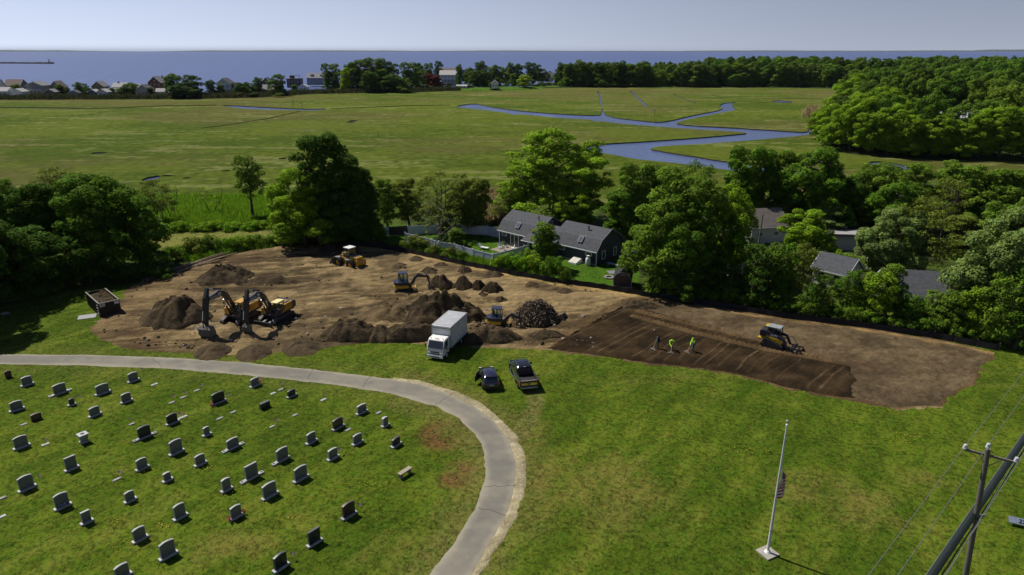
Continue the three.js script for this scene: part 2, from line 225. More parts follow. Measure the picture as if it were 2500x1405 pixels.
tag(sheet('driveway', roadPoly, 0.22, 0.035, 0.14, (x, z, d) => { const n = fbm(x * 0.5, z * 0.5, 4), e = 1 - sstep(d + 0.5 * (n - 0.5), 0.1, 0.7); let c = mix3([0.215, 0.197, 0.16], [0.17, 0.16, 0.135], sstep(n, 0.35, 0.65)); c = mix3(c, [0.33, 0.3, 0.22], 0.6 * e); return [0, ...c]; }, M([1.02, 1.01, 0.98], 0.92, { vertexColors: true, map: rep(tAsph, 2.5), bump: rep(hAsph, 1.5), bs: 0.006 })), 'worn grey asphalt drive curving round the cemetery lawn', null, null, 'structure');
{ // cracks across the drive, cut as thin dark sealed seams
  const b = new B(); for (const [a, c] of [[[1062, 990], [1105, 962]], [[885, 948], [905, 916]], [[750, 928], [765, 899]], [[1181, 1190], [1258, 1184]], [[1168, 1240], [1250, 1262]], [[395, 898], [372, 874]]]) { const p = G(...a, 0.036), q = G(...c, 0.036), n = 9; let l = p; for (let i = 1; i <= n; i++) { const s = p.clone().lerp(q, i / n); s.x += rr(-0.1, 0.1); s.z += rr(-0.12, 0.12); b.beam(l, s, 0.045, 0.012); l = s; } }
  const o = b.mesh('road_crack', M([0.05, 0.045, 0.035], 0.9)); tag(o, 'thin dark cracks running across the grey drive', null, null, 'stuff');
}
function offsetLine(line, w, inside) { return line.map(([x, z], i) => { const [px, pz] = line[Math.max(0, i - 1)], [qx, qz] = line[Math.min(line.length - 1, i + 1)], l = Math.hypot(qx - px, qz - pz), nx = (qz - pz) / l, nz = -(qx - px) / l, s = sdPoly(roadPoly, x + nx * 0.3, z + nz * 0.3) > 0 ? 1 : -1, k = (Array.isArray(w) ? w[i] : w) * s; return [x + nx * k, z + nz * k]; }); }
{ // sandy verge along the outer edge of the drive
  const a = outerLine.slice(0, 12), w = [0.4, 0.45, 0.55, 0.7, 0.7, 0.75, 0.75, 0.75, 0.8, 0.8, 0.6, 0.3];
  tag(sheet('road_verge', [...offsetLine(a, -0.2), ...offsetLine(a, w).reverse()], 0.15, 0.05, 0.26, (x, z) => [0.012, ...mix3([0.27, 0.225, 0.12], [0.4, 0.35, 0.24], fbm(x * 2, z * 2, 3))], mDirt), 'pale sandy verge with dead grass along the outer edge of the drive', null, null, 'structure');
}
// soil: the graded site, the dark raked topsoil bed and the smoothed brown ground beside it
const siteDir = [0.985, -0.17], tr1 = [G2([[560, 780], [760, 800], [1000, 770], [1180, 800]]), G2([[430, 850], [760, 825], [980, 735], [1100, 700]]), G2([[780, 852], [930, 800], [1000, 730], [1060, 690]]), G2([[470, 700], [700, 680], [900, 690], [1100, 640]]), G2([[300, 830], [500, 850], [760, 832], [1020, 838], [1300, 845]]), G2([[1000, 730], [1240, 745], [1420, 760], [1540, 735]])];
tag(sheet('dirt_ground', sitePoly, 0.26, 0.06, 0.55, (x, z, d) => {
  const u = x * siteDir[0] + z * siteDir[1], w = -x * siteDir[1] + z * siteDir[0], wob = 5 * fbm(x * 0.05, z * 0.05, 2), s = fbm(u * 0.1 + wob, w * 0.62 + wob, 5), n = fbm(x * 0.12, z * 0.12, 5), r = Math.abs(fbm(u * 0.16 + 9, w * 0.9, 4) - 0.5) * 2;
  const rg = Math.abs(fbm(u * 0.3 + 3, w * 1.7 + wob, 4) - 0.5) * 2; let h = 0.6 * (s - 0.5) + 0.6 * (n - 0.5) + 0.22 * (0.4 - r) + 0.26 * (0.35 - rg) + 0.22 * (fbm(x * 1.3, z * 1.3, 3) - 0.5) + 0.14, c = mix3([0.078, 0.054, 0.027], [0.245, 0.176, 0.088], sstep(0.6 * s + 0.55 * n + 0.16 * r - 0.14 * rg, 0.43, 0.66)); c = mix3(c, [0.35, 0.255, 0.125], 0.5 * sstep(fbm(u * 0.14 + 60, w * 1.2, 4), 0.6, 0.72));
  for (const t of tr1) { const q = dLine(t, x, z), k = Math.min(Math.abs(q - 0.9), Math.abs(q + 0.9)); if (q < 2) { h -= 0.14 * (1 - sstep(k, 0.25, 0.5)); if (k < 0.4) c = mix3(c, [0.25, 0.18, 0.09], 0.35 * (0.5 + 0.5 * Math.sin(u * 14))); } }
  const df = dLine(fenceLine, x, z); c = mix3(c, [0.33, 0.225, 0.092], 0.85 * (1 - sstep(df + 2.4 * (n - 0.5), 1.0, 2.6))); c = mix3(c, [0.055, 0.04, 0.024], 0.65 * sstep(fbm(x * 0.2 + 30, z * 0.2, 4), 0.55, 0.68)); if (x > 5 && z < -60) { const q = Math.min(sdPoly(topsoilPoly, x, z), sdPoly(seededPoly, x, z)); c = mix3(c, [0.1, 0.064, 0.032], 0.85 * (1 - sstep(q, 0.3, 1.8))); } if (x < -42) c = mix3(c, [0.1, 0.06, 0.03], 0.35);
  h = Math.max(h, 0.02) - (sdPoly(topsoilPoly, x, z) < -0.9 || sdPoly(seededPoly, x, z) < -0.9 ? 0.6 : 0); return [h * sstep(d, 0, 3), ...c];
}, mDirt), 'bare graded tan earth of the building site with wheel ruts', null, null, 'structure');
const rk = G(1760, 815).sub(G(1660, 880)).normalize(), wheelA = G2([[1549, 776], [1700, 818], [1865, 856], [2110, 900]]), wheelB = G2([[1560, 764], [1720, 803], [1900, 846], [2125, 893]]);
tag(sheet('topsoil_bed', topsoilPoly, 0.18, 0.26, 0.3, (x, z, d) => {
  const u = -x * rk.z + z * rk.x + 1.5 * (fbm(x * 0.12, z * 0.12, 3) - 0.5), v = x * rk.x + z * rk.z, k = u / 1.05 - Math.floor(u / 1.05), id = Math.floor(u / 1.05), ridge = Math.exp(-(((k - 0.3 - 0.4 * hash(id, 8)) * 11) ** 2)) * (0.12 + 0.88 * hash(id, 12) ** 1.6) * (0.5 + fbm(x * 1.5, z * 1.5, 2)) * sstep(hash(id, 4), 0.02, 0.2) * sstep(fbm(v * 0.12 + id * 7, id, 2), 0.24, 0.4) * (dLine(wheelA, x, z) < 1 ? 0 : 1) * sstep(Math.abs(sdPoly(topsoilPoly, x, z)), 0.3, 1.2), n = fbm(x * 0.5, z * 0.5, 4);
  let c = mix3([0.022, 0.014, 0.007], [0.046, 0.029, 0.014], sstep(n, 0.3, 0.7)), h = 0.1 * ridge + 0.05 * (n - 0.5) - 0.06 * Math.exp(-(((k - 0.62) * 14) ** 2)); c = mix3(c, [0.12, 0.08, 0.043], Math.min(0.85, ridge));
  const q = Math.min(dLine(wheelA, x, z), dLine(wheelB, x, z)); if (q < 0.75) { const tr = 0.5 + 0.5 * Math.sin((x * 0.82 - z * 0.1 + (q < 0.35 ? 0.1 : 0)) * 17); c = mix3(c, [0.15, 0.097, 0.048], 0.75 * (1 - sstep(q, 0.45, 0.75)) * (0.35 + 0.65 * tr)); h += 0.035 * tr - 0.05; }
  return [Math.max(h, -0.1), ...c];
}, mDirt, 0.3), 'dark freshly raked topsoil bed with diagonal ridges', null, null, 'structure');
tag(sheet('seeded_soil', seededPoly, 0.24, 0.16, 0.3, (x, z) => { const n = fbm(x * 0.25, z * 0.25, 4), f = fbm(x * 3, z * 3, 2), df = dLine(fenceLine, x, z); let c = mix3([0.08, 0.057, 0.032], [0.138, 0.1, 0.056], sstep(n * 0.6 + f * 0.4, 0.35, 0.65)); c = mix3(c, [0.3, 0.195, 0.08], 0.75 * (1 - sstep(df + 2.5 * (fbm(x * 0.4, z * 0.4, 3) - 0.5), 0.7, 2.0))); const q = Math.min(dLine(wheelA, x, z), dLine(wheelB, x, z)); if (q < 0.8) c = mix3(c, [0.085, 0.05, 0.028], 0.6 * (0.6 + 0.4 * Math.sin(x * 15))); return [0.05 * (n - 0.5) + 0.03 * f - (q < 0.8 ? 0.05 : 0), ...c]; }, mDirt), 'smooth raked brown soil between the dark bed and the black silt fence', null, null, 'structure');
{ // loose stones and clods over the site
  const g = new THREE.IcosahedronGeometry(1, 0), n = 2600, im = new THREE.InstancedMesh(g, M([1, 1, 1], 0.95, { map: gr05 }), n), o = new THREE.Object3D(), c = new THREE.Color(); let k = 0;
  const put = (x, z, s, col) => { o.position.set(x, s * 0.25 + 0.1, z); o.rotation.set(rr(0, 6), rr(0, 6), rr(0, 6)); o.scale.set(s, s * rr(0.5, 0.8), s * rr(0.7, 1.2)); o.updateMatrix(); im.setMatrixAt(k, o.matrix); im.setColorAt(k, c.setRGB(...col)); k++; };
  const tone = () => { const t = rnd(), b = rr(0.7, 1.2); return t < 0.18 ? [0.38 * b, 0.34 * b, 0.28 * b] : t < 0.6 ? [0.17 * b, 0.115 * b, 0.06 * b] : [0.07 * b, 0.048 * b, 0.026 * b]; };
  while (k < 1500) { const p = G(rr(225, 1500), rr(615, 865)); if (sdPoly(sitePoly, p.x, p.z) < -1) put(p.x, p.z, Math.pow(rnd(), 3) * 0.24 + 0.05, tone()); }
  while (k < 1640) { const p = G(rr(470, 560), rr(788, 822)); put(p.x, p.z, rr(0.1, 0.32), pick([[0.34, 0.28, 0.2], [0.2, 0.14, 0.08], [0.42, 0.38, 0.32]])); }
  while (k < 2200) { const p = G(rr(960, 1240), rr(760, 812)); put(p.x, p.z, Math.pow(rnd(), 2) * 0.32 + 0.06, tone()); }
  while (k < n) { const p = G(rr(1340, 2300), rr(760, 990)); if (sdPoly(topsoilPoly, p.x, p.z) < -0.5) { put(p.x, p.z, Math.pow(rnd(), 4) * 0.15 + 0.035, rnd() < 0.12 ? [0.5, 0.47, 0.42] : [0.05, 0.034, 0.02]); o.position.y += 0.3; } else if (sdPoly(seededPoly, p.x, p.z) < -0.5) put(p.x, p.z, 0.04, [0.12, 0.08, 0.05]); }
  im.name = 'rubble'; shadows(im); scene.add(im); tag(im, 'loose stones and clods of earth scattered over the building site', null, null, 'stuff');
}
// marsh with its creeks cut in as real channels, water lying below the banks
const creekPx = [[1110, 258], [1158, 251], [1193, 259], [1255, 268], [1365, 277], [1464, 281], [1469, 272], [1471, 262], [1474, 272], [1478, 279], [1502, 286], [1571, 294], [1605, 297], [1631, 295], [1684, 282], [1768, 266], [1755, 257], [1770, 250], [1801, 249], [1787, 253], [1790, 261], [1802, 266], [1748, 277], [1680, 290], [1646, 300], [1684, 305], [1785, 310], [1880, 316], [1958, 321], [1973, 320], [1978, 311], [1989, 311], [1998, 325], [1936, 332], [1823, 342], [1710, 350], [1616, 355], [1582, 361], [1635, 371], [1710, 382], [1748, 389], [1823, 398], [1898, 411], [1990, 420], [2000, 432], [1898, 424], [1785, 414], [1725, 406], [1665, 398], [1609, 392], [1554, 387], [1488, 374], [1440, 368], [1425, 360], [1450, 351], [1499, 348], [1571, 344], [1673, 337], [1785, 328], [1831, 323], [1785, 319], [1710, 315], [1640, 310], [1537, 303], [1464, 294], [1451, 296], [1444, 291], [1365, 287], [1261, 277], [1254, 281], [1246, 276], [1193, 269], [1124, 262]];
function stripPx(list, w) { const a = G2(list), L = [], Q = []; a.forEach(([x, z], i) => { const [px, pz] = a[Math.max(0, i - 1)], [qx, qz] = a[Math.min(a.length - 1, i + 1)], l = Math.hypot(qx - px, qz - pz), ww = w * 0.5; L.push([x + ((qz - pz) / l) * ww, z - ((qx - px) / l) * ww]); Q.unshift([x - ((qz - pz) / l) * ww, z + ((qx - px) / l) * ww]); }); return [...L, ...Q]; }
const ellPx = (px, py, rx, ry) => { const [x, z, a, b] = blob(px, py, rx, ry); return Array.from({ length: 14 }, (_, i) => { const t = (i / 14) * 6.2832, k = 0.8 + 0.35 * hash(i, px | 0); return [x + a * k * Math.cos(t), z + b * k * Math.sin(t)]; }); };
function dense(poly, step = 2.2, jit = 0.35) { const o = []; poly.forEach(([ax, az], i) => { const [bx, bz] = poly[(i + 1) % poly.length], l = Math.hypot(bx - ax, bz - az), n = Math.max(1, Math.round(l / step)), nx = -(bz - az) / l, nz = (bx - ax) / l; for (let k = 0; k < n; k++) { const t = k / n, j = k ? jit * 2 * (fbm((ax + (bx - ax) * t) * 0.5, (az + (bz - az) * t) * 0.5, 2) - 0.5) : 0; o.push([ax + (bx - ax) * t + nx * j, az + (bz - az) * t + nz * j]); } }); return o; }
const smoothPoly = (p) => { const o = []; p.forEach(([ax, az], i) => { const [bx, bz] = p[(i + 1) % p.length]; o.push([ax * 0.8 + bx * 0.2, az * 0.8 + bz * 0.2], [ax * 0.2 + bx * 0.8, az * 0.2 + bz * 0.8]); }); return o; };
const holes = [dense(smoothPoly(G2(creekPx)), 1.8, 0.4), dense(smoothPoly(G2([[535, 257], [560, 256], [650, 261], [745, 265], [792, 264], [800, 266], [760, 269], [738, 268], [650, 267], [600, 265]])), 2, 0.4), smoothPoly(ellPx(369, 433, 17, 6)), smoothPoly(ellPx(240, 372, 18, 2)), smoothPoly(ellPx(690, 385, 11, 1.8)), smoothPoly(ellPx(455, 433, 10, 2)), smoothPoly(ellPx(410, 427, 16, 1.5)),
  smoothPoly(ellPx(2170, 402, 45, 9)), smoothPoly(ellPx(862, 294, 12, 1.5)), smoothPoly(ellPx(855, 297, 10, 1.5)), smoothPoly(ellPx(1910, 247, 24, 2.5)), smoothPoly(ellPx(550, 415, 13, 1.6))]
  .concat([[[-300, 259], [0, 261], [200, 263.5], [300, 262], [400, 257.5], [528, 256]], [[806, 265], [860, 262.5], [1000, 257], [1100, 256]], [[1460, 222], [1465, 238], [1470, 258]], [[1540, 222], [1560, 240], [1580, 260]], [[1645, 230], [1672, 241], [1700, 251]], [[1740, 231], [1765, 238]], [[1812, 248], [1870, 249], [1934, 250]], [[1860, 241], [1960, 240], [2060, 242]], [[490, 312], [560, 303], [650, 289], [732, 271]]].map((l, i) => dense(stripPx(l, [5.5, 4.5, 1.3, 1.7, 1.4, 1.6, 3, 2.6, 1.7][i]), 3, 0.25)));
const farPx = [[-800, 246], [0, 242], [300, 241], [480, 240], [640, 236], [760, 228], [860, 226], [1000, 224], [1120, 220], [1240, 219], [1340, 214], [1450, 211], [1800, 212], [2070, 213], [2600, 213]];
const marshPoly = [...G2([[-900, 549], [380, 564], [700, 549]]), [-8, -148], [60, -155], [90, -179], [260, -187], ...G2([...farPx].reverse())];
{
  const s = new THREE.Shape(dense(marshPoly, 12, 0).map(([x, z]) => new THREE.Vector2(x, -z))); s.holes = holes.map((h) => new THREE.Path(h.map(([x, z]) => new THREE.Vector2(x, -z))));
  const g = new THREE.ExtrudeGeometry(s, { depth: 1.1, bevelEnabled: false }); g.rotateX(-Math.PI / 2); g.translate(0, -1.35, 0); boxUV(g);
  const X0 = -480, X1 = 480, Z0 = -680, Z1 = -115;
  const tM = tex(2048, (u, v) => {
    const x = X0 + u * (X1 - X0), z = Z0 + v * (Z1 - Z0), wob = fbm(x * 0.01, z * 0.01, 3) * 3, n = fbm(x * 0.02, z * 0.03, 4), s2 = fbm(x * 0.05 + wob, z * 0.2 + wob, 5), b = fbm(x * 0.012 + 8, z * 0.016 + 3, 4), f = fbm(x * 0.6, z * 0.6, 3), pale = sstep(s2 + 0.3 * (f - 0.5), 0.58, 0.74);
    let c = mix3([0.068, 0.105, 0.009], [0.108, 0.142, 0.015], sstep(n + 0.3 * (f - 0.5), 0.35, 0.65)); c = mix3(c, [0.108, 0.106, 0.028], 0.8 * sstep(b * 0.7 + s2 * 0.3, 0.46, 0.62)); c = mix3(c, [0.21, 0.23, 0.075], 0.55 * pale);
    c = mix3(c, [0.045, 0.085, 0.006], 0.8 * sstep(z + 18 * (n - 0.5) + (x < 10 ? 0 : -40), -172, -145)); c = mix3(c, [0.11, 0.095, 0.035], 0.5 * sstep(-z, 420, 520) * sstep(n, 0.4, 0.6));
    let hd = 9; const k = 0.72 + 0.56 * f; return [c[0] * k, c[1] * k, c[2] * k];
  });
  tM.wrapS = tM.wrapT = THREE.ClampToEdgeWrapping;
  const t2 = tM; t2.repeat.set(1 / (X1 - X0), 1 / (Z1 - Z0)); t2.offset.set(-X0 / (X1 - X0), -Z0 / (Z1 - Z0));
  const mm = M([1.08, 1.06, 1.04], 1, { phys: true, specularIntensity: 0.12, map: t2, bump: rep(hGrass, 14), bs: 0.5 });
  const o = shadows(new THREE.Mesh(g, [mm, M([0.042, 0.035, 0.018], 0.95, { map: gr2, bump: hg1, bs: 0.1 })])); o.name = 'marsh_ground'; scene.add(o); tag(o, 'broad flat green salt marsh between the trees and the beach houses', null, null, 'structure');
}
const flat = (name, x0, x1, z0, z1, y, m, label) => { const g = new THREE.PlaneGeometry(x1 - x0, z1 - z0, 1, 1); g.rotateX(-Math.PI / 2); g.translate((x0 + x1) / 2, y, (z0 + z1) / 2); boxUV(g); const o = shadows(new THREE.Mesh(g, m)); o.name = numbered(name); scene.add(o); return tag(o, label, null, null, 'structure'); };
const mCreek = M([0.085, 0.12, 0.24], 0.12, { phys: true, bump: rep(hWave, 9, 5), bs: 0.09, specularIntensity: 1, ior: 1.45 });
{ const g = new THREE.ShapeGeometry(new THREE.Shape(marshPoly.map(([x, z]) => new THREE.Vector2(x, -z)))); g.rotateX(-Math.PI / 2); g.translate(0, -0.66, 0); boxUV(g); const o = shadows(new THREE.Mesh(g, mCreek)); o.name = 'creek_water'; scene.add(o); tag(o, 'blue tidal creek winding through the green marsh', null, null, 'structure'); }
flat('ground', -1500, 1500, -700, 300, -1.6, M([0.05, 0.05, 0.03], 1), 'earth beyond the edges of the lawn and the marsh');
const mSea = M([0.075, 0.105, 0.225], 0.42, { phys: true, bump: rep(hWave, 430, 310), bs: 2.2, ior: 1.33, specularIntensity: 0.36 });
flat('sea_water', -13000, 13000, -10500, -655, -1.2, mSea, 'calm blue sea reaching to the horizon');
flat('sea_water', -1500, 40, -656, -520, -1.22, mSea, 'calm blue sea close behind the row of beach houses');
{ // low far coast on the horizon
  const n = 420, pos = [], idx = []; for (let i = 0; i <= n; i++) { const x = lerp(-12500, 12500, i / n), q = fbm(i * 0.035 + 3, 2, 4), px = CX + (x / 9990) * FPX * 0.95, gap = 1 - Math.exp(-(((px - 420) / 130) ** 2)), h = (5 + 24 * Math.max(0, q - 0.28) + 5 * fbm(i * 0.4, 7, 3) + (px > 2300 ? 10 : 0)) * gap; pos.push(x, -1.3, -9880, x, h, -10050, x, h * 0.7, -10350, x, -1.3, -10520); if (i < n) for (let k = 0; k < 3; k++) { const a = i * 4 + k, b = a + 4; idx.push(a, b, a + 1, b, b + 1, a + 1); } }
  const g = new THREE.BufferGeometry(); g.setAttribute('position', new THREE.Float32BufferAttribute(pos, 3)); g.setIndex(idx); g.computeVertexNormals(); boxUV(g, 0.01); const o = new THREE.Mesh(g, M([0.05, 0.065, 0.05], 1)); o.name = 'hills'; scene.add(o); tag(o, 'long low wooded coast across the water on the horizon', null, null, 'structure');
}
{ // stone breakwater out at sea
  const a = G(-260, 153.5, -1), b = G(126, 155.5, -1), n = 60, r = new B(); for (let i = 0; i < n; i++) { const p = a.clone().lerp(b, i / (n - 1)); r.add(new THREE.IcosahedronGeometry(1, 1).scale(5.5, rr(3.0, 4.2), 5), p.x, -0.6, p.z, 0, rr(0, 3), 0); }
  const t = thing('breakwater', 'long dark stone breakwater out at sea on the left', 'breakwater', V(0, 0, 0)); r.mesh('stone_mound', M([0.05, 0.05, 0.055], 0.95, { map: gr6 }), t); new B().cyl(0.9, 1.2, 6, b.x - 6, 5, b.z).cyl(1.5, 1.5, 0.5, b.x - 6, 8, b.z).cyl(0.6, 0.6, 1.6, b.x - 6, 9, b.z).add(new THREE.ConeGeometry(1, 1, 10), b.x - 6, 10.3, b.z).mesh('light_tower', mat.charcoal, t);
}
// higher wooded ground on the right and behind the marsh, and the strip the beach houses stand on
const woodEdge = G2([[2018, 362], [2060, 372], [2150, 383], [2250, 388], [2350, 390], [2600, 395]]);
const woodPoly = [[480, -186], ...woodEdge.slice().reverse().filter(([x]) => x < 470), ...G2([[1995, 335], [2030, 290], [2060, 250], [2062, 216]]), ...G2([[1850, 214], [1700, 213], [1500, 213], [1380, 214]]), [20, -640], [90, -900], [900, -1000], [900, -200]];
const woodH = (x, z) => sstep(x - 0.16 * -z, 24, 120) * sstep(-z, 190, 420) * 8 * sstep(-sdPoly(woodPoly, x, z), 6, 110);
tag(grid('hill', 20, 560, -980, -180, 5, (x, z) => { const sd = sdPoly(woodPoly, x, z); if (sd > 5) return null; const c = mix3([0.02, 0.028, 0.009], [0.035, 0.05, 0.012], fbm(x * 0.05, z * 0.05, 3)); return [clamp(-sd * 0.1 - 0.2, -0.8, 0.4) + woodH(x, z), ...c]; }, mGrass), 'rising wooded ground on the right of the marsh', null, null, 'structure');
const shorePoly = [...G2([[-800, 246], [0, 242], [300, 241], [480, 240], [640, 236], [760, 228], [860, 226], [1000, 224], [1120, 220], [1240, 219], [1340, 214], [1420, 212], [1700, 213]]), [120, -720], [60, -700], [20, -665], [-60, -640], [-110, -575], [-400, -548], [-900, -540]];
const shoreH = (x, z) => 0.4 + 2.6 * sstep(x, -190, -110) * sstep(-sdPoly(shorePoly, x, z), 2, 40);
tag(grid('beach_ground', -640, 150, -730, -470, 3, (x, z) => { const sd = sdPoly(shorePoly, x, z); if (sd > 3) return null; const n = fbm(x * 0.06, z * 0.06, 4); let c = mix3([0.05, 0.085, 0.012], [0.09, 0.1, 0.03], n); if (x < -150) c = mix3(c, [0.17, 0.15, 0.11], 0.7 * sstep(-sd, 6, 16)); if (x > -120 && sd > -22) c = mix3(c, [0.055, 0.12, 0.008], 0.8); return [clamp(-sd * 0.25, -0.6, 0.1) + shoreH(x, z) * sstep(-sd, 0, 6), ...c]; }, mGrass), 'strip of shore behind the marsh with lawns and yards', null, null, 'structure');
// ---------------------------------------------------------------- trees and plants
const leafM = (c, t = 0.35) => M([1, 1, 1], 0.95, { phys: true, vertexColors: true, side: THREE.DoubleSide, transmission: t, thickness: 0, specularIntensity: 0.12, color: new THREE.Color().setRGB(...c) });
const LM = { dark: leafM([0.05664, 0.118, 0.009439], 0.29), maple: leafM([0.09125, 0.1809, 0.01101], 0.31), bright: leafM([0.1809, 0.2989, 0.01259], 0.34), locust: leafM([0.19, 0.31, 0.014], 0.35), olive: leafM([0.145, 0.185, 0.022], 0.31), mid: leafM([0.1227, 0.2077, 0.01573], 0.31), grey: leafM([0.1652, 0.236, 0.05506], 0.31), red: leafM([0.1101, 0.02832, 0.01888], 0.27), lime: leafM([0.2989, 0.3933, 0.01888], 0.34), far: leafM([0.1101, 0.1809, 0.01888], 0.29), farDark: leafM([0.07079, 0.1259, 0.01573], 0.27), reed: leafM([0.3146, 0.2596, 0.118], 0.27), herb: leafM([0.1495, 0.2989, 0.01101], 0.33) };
// a crown of leaf sprays: lobes [x, y, z, radius, flatten], sprays per square metre, spray size
function crown(lobes, per, size, opt = {}) {
  const { droop = 0.2, shell = 0.68, jit = 0.7, gap = 0 } = opt, P = [], N = [], C = [], p = V(), n = V(), a = V(), b = V(), q = V();
  for (const [lx, ly, lz, r, fl0 = 0.8] of lobes) { const fl = fl0 * 0.78;
    const cnt = Math.round(per * 12.57 * r * r * (0.6 + 0.4 * fl)), lt = rr(0.82, 1.18), off = rnd() * 40;
    for (let k = 0; k < cnt; k++) {
      n.set(rr(-1, 1), rr(-1, 1), rr(-1, 1)); if (n.lengthSq() > 1 || n.lengthSq() < 0.01) { k--; continue; } n.normalize(); if (n.y < -0.45 && rnd() < 0.75) continue;
      const lump = vn(n.x * 2.6 + off, n.z * 2.6 + n.y * 2.1 + off); if (lump < gap && rnd() < 0.85) continue;
      const rad = r * (shell + (1 - shell) * Math.sqrt(rnd())) * (0.72 + 0.5 * lump); p.set(lx + n.x * rad, ly + n.y * rad * fl, lz + n.z * rad);
      q.set(n.x * 0.6 + rr(-jit, jit), n.y * 0.5 + 0.8 + rr(-jit, jit), n.z * 0.6 + rr(-jit, jit)).normalize(); a.set(rr(-1, 1), rr(-1, 1) - droop, rr(-1, 1)).cross(q).normalize(); b.crossVectors(q, a);
      const s = size * rr(0.6, 1.35), w = s * rr(0.4, 0.6), sn = n.clone().multiplyScalar(0.25).addScaledVector(q, 0.75).normalize(), tone = lt * rr(0.55, 1.5), hue = rr(-0.14, 0.14), bend = rr(0.05, 0.22) * s;
      const v = [[0, 0, 0], [0.5 * s, w * 0.5, bend], [s, 0, 0], [0.5 * s, -w * 0.5, bend]].map(([x, y, z]) => [p.x + a.x * (x - s * 0.5) + b.x * y - q.x * z, p.y + a.y * (x - s * 0.5) + b.y * y - q.y * z, p.z + a.z * (x - s * 0.5) + b.z * y - q.z * z]);
      for (const i of [0, 3, 1, 1, 3, 2]) { P.push(...v[i]); N.push(sn.x, sn.y, sn.z); C.push(tone * (1 + hue), tone, tone * (1 - hue)); }
    }
  }
  const g = new THREE.BufferGeometry(); g.setAttribute('position', new THREE.Float32BufferAttribute(P, 3)); g.setAttribute('normal', new THREE.Float32BufferAttribute(N, 3)); g.setAttribute('color', new THREE.Float32BufferAttribute(C, 3)); return g;
}
function limbs(h, r, lobes, n, opt = {}) {   // trunk with branches reaching into the lobes
  const { fork = 0.35, lean = 0.3, stems = 1, twig = 0 } = opt, b = new B();
  for (let s = 0; s < stems; s++) {
    const ox = stems > 1 ? rr(-0.8, 0.8) : 0, oz = stems > 1 ? rr(-0.8, 0.8) : 0, rs = r * (stems > 1 ? rr(0.6, 1) : 1); let p = V(ox, -0.4, oz), lx = rr(-lean, lean), lz = rr(-lean, lean); const P = [p.clone()];
    for (let k = 1; k <= 5; k++) { P.push(V(ox * (1 + k * 0.3) + lx * k + rr(-0.2, 0.2), (h * 0.82 * k) / 5, oz * (1 + k * 0.3) + lz * k + rr(-0.2, 0.2))); }
    for (let k = 0; k < 5; k++) b.bar(P[k], P[k + 1], rs * (1 - k * 0.17) * (k ? 1 : 1.3), rs * (1 - (k + 1) * 0.17), 9);
    const L = [...lobes].sort(() => rnd() - 0.5).slice(0, Math.ceil(n / stems));
    for (const l of L) { const y0 = clamp(l[1] - rr(1, 3.5), h * fork * 0.8, h * 0.75), t = clamp((y0 / (h * 0.82)) * 5, 0.5, 4.9), i = Math.floor(t), s0 = P[i].clone().lerp(P[i + 1], t - i), e = V(l[0], l[1], l[2]), m = s0.clone().lerp(e, 0.5).add(V(rr(-0.4, 0.4), -0.2 + rr(0, 0.5), rr(-0.4, 0.4))), r0 = rs * 0.42; b.bar(s0, m, r0, r0 * 0.65, 6).bar(m, e, r0 * 0.65, r0 * 0.22, 6);
      for (let w = 0; w < twig; w++) { const q = m.clone().lerp(e, rnd()), d = V(rr(-1, 1), rr(-0.2, 1), rr(-1, 1)).normalize().multiplyScalar(l[3] * rr(0.7, 1.25)); b.bar(q, q.clone().add(d), r0 * 0.28, 0.015, 5); } }
  }
  return b.geo();
}
const dome = (n, R0, y0, H, f = {}) => { const ph = rr(0, 6.28), sk = rr(0.12, 0.24) * R0; const { r0 = 0.3, r1 = 0.46, core = 3, top = 1, flat = 0.8, pow = 1 } = f, o = []; for (let k = 0; k < n; k++) { const t = (k + 0.5) / n, a = k * 2.4 + rr(-0.4, 0.4), y = Math.pow(t, pow) * 0.95, prof = Math.sqrt(Math.max(0, 1 - Math.pow(Math.abs(y * 1.75 - 0.68) / 1.08, 2))), rad = R0 * (prof * rr(0.55, 0.82)) * lerp(1, top, y); if (n > 16 && rnd() < 0.1) continue; const far = rnd() < 0.08 ? 1.2 : 1; o.push([Math.cos(a) * rad * far + sk * Math.sin(t * 5 + ph), y0 + y * H * (far > 1 ? 1.03 : 1), Math.sin(a) * rad * far + sk * Math.cos(t * 4 + ph * 2), R0 * rr(r0, r1), flat]); } for (let k = 0; k < core; k++) o.push([rr(-0.2, 0.2) * R0, y0 + H * (0.2 + (0.5 * k) / core), rr(-0.2, 0.2) * R0, R0 * 0.5, 0.9]); return o; };
const protos = {};
function proto(key, h, w, lobes, per, size, tr, n, o1 = {}, o2 = {}) { protos[key] = { h, w, crown: crown(lobes, per, size, o1), trunk: limbs(h, tr, lobes, n, o2) }; }
for (let k = 0; k < 3; k++) proto('broad' + k, 16, 13, dome(58, 6.9, 1.8, 13, { r0: 0.15, r1: 0.31, core: 4 }), 26, 0.46, 0.4, 16, { gap: 0.22 });
for (let k = 0; k < 2; k++) proto('maple' + k, 18, 13, dome(80, 6.6, 1.5, 15.2, { r0: 0.15, r1: 0.29, top: 0.8, core: 4 }), 27, 0.44, 0.5, 18, { gap: 0.2, shell: 0.6 });
{ const L = dome(54, 6.4, 3.2, 16.5, { r0: 0.15, r1: 0.3, top: 0.9, flat: 0.7 }); for (let k = 0; k < 8; k++) { const a = k * 0.8 + rr(0, 0.3); L.push([Math.cos(a) * 6.4, rr(11.5, 16), Math.sin(a) * 6.4, rr(1.3, 2), 0.6]); } proto('locust0', 21, 15, L, 25, 0.42, 0.42, 26, { gap: 0.3, shell: 0.35, droop: 0.8 }, { fork: 0.3 }); }
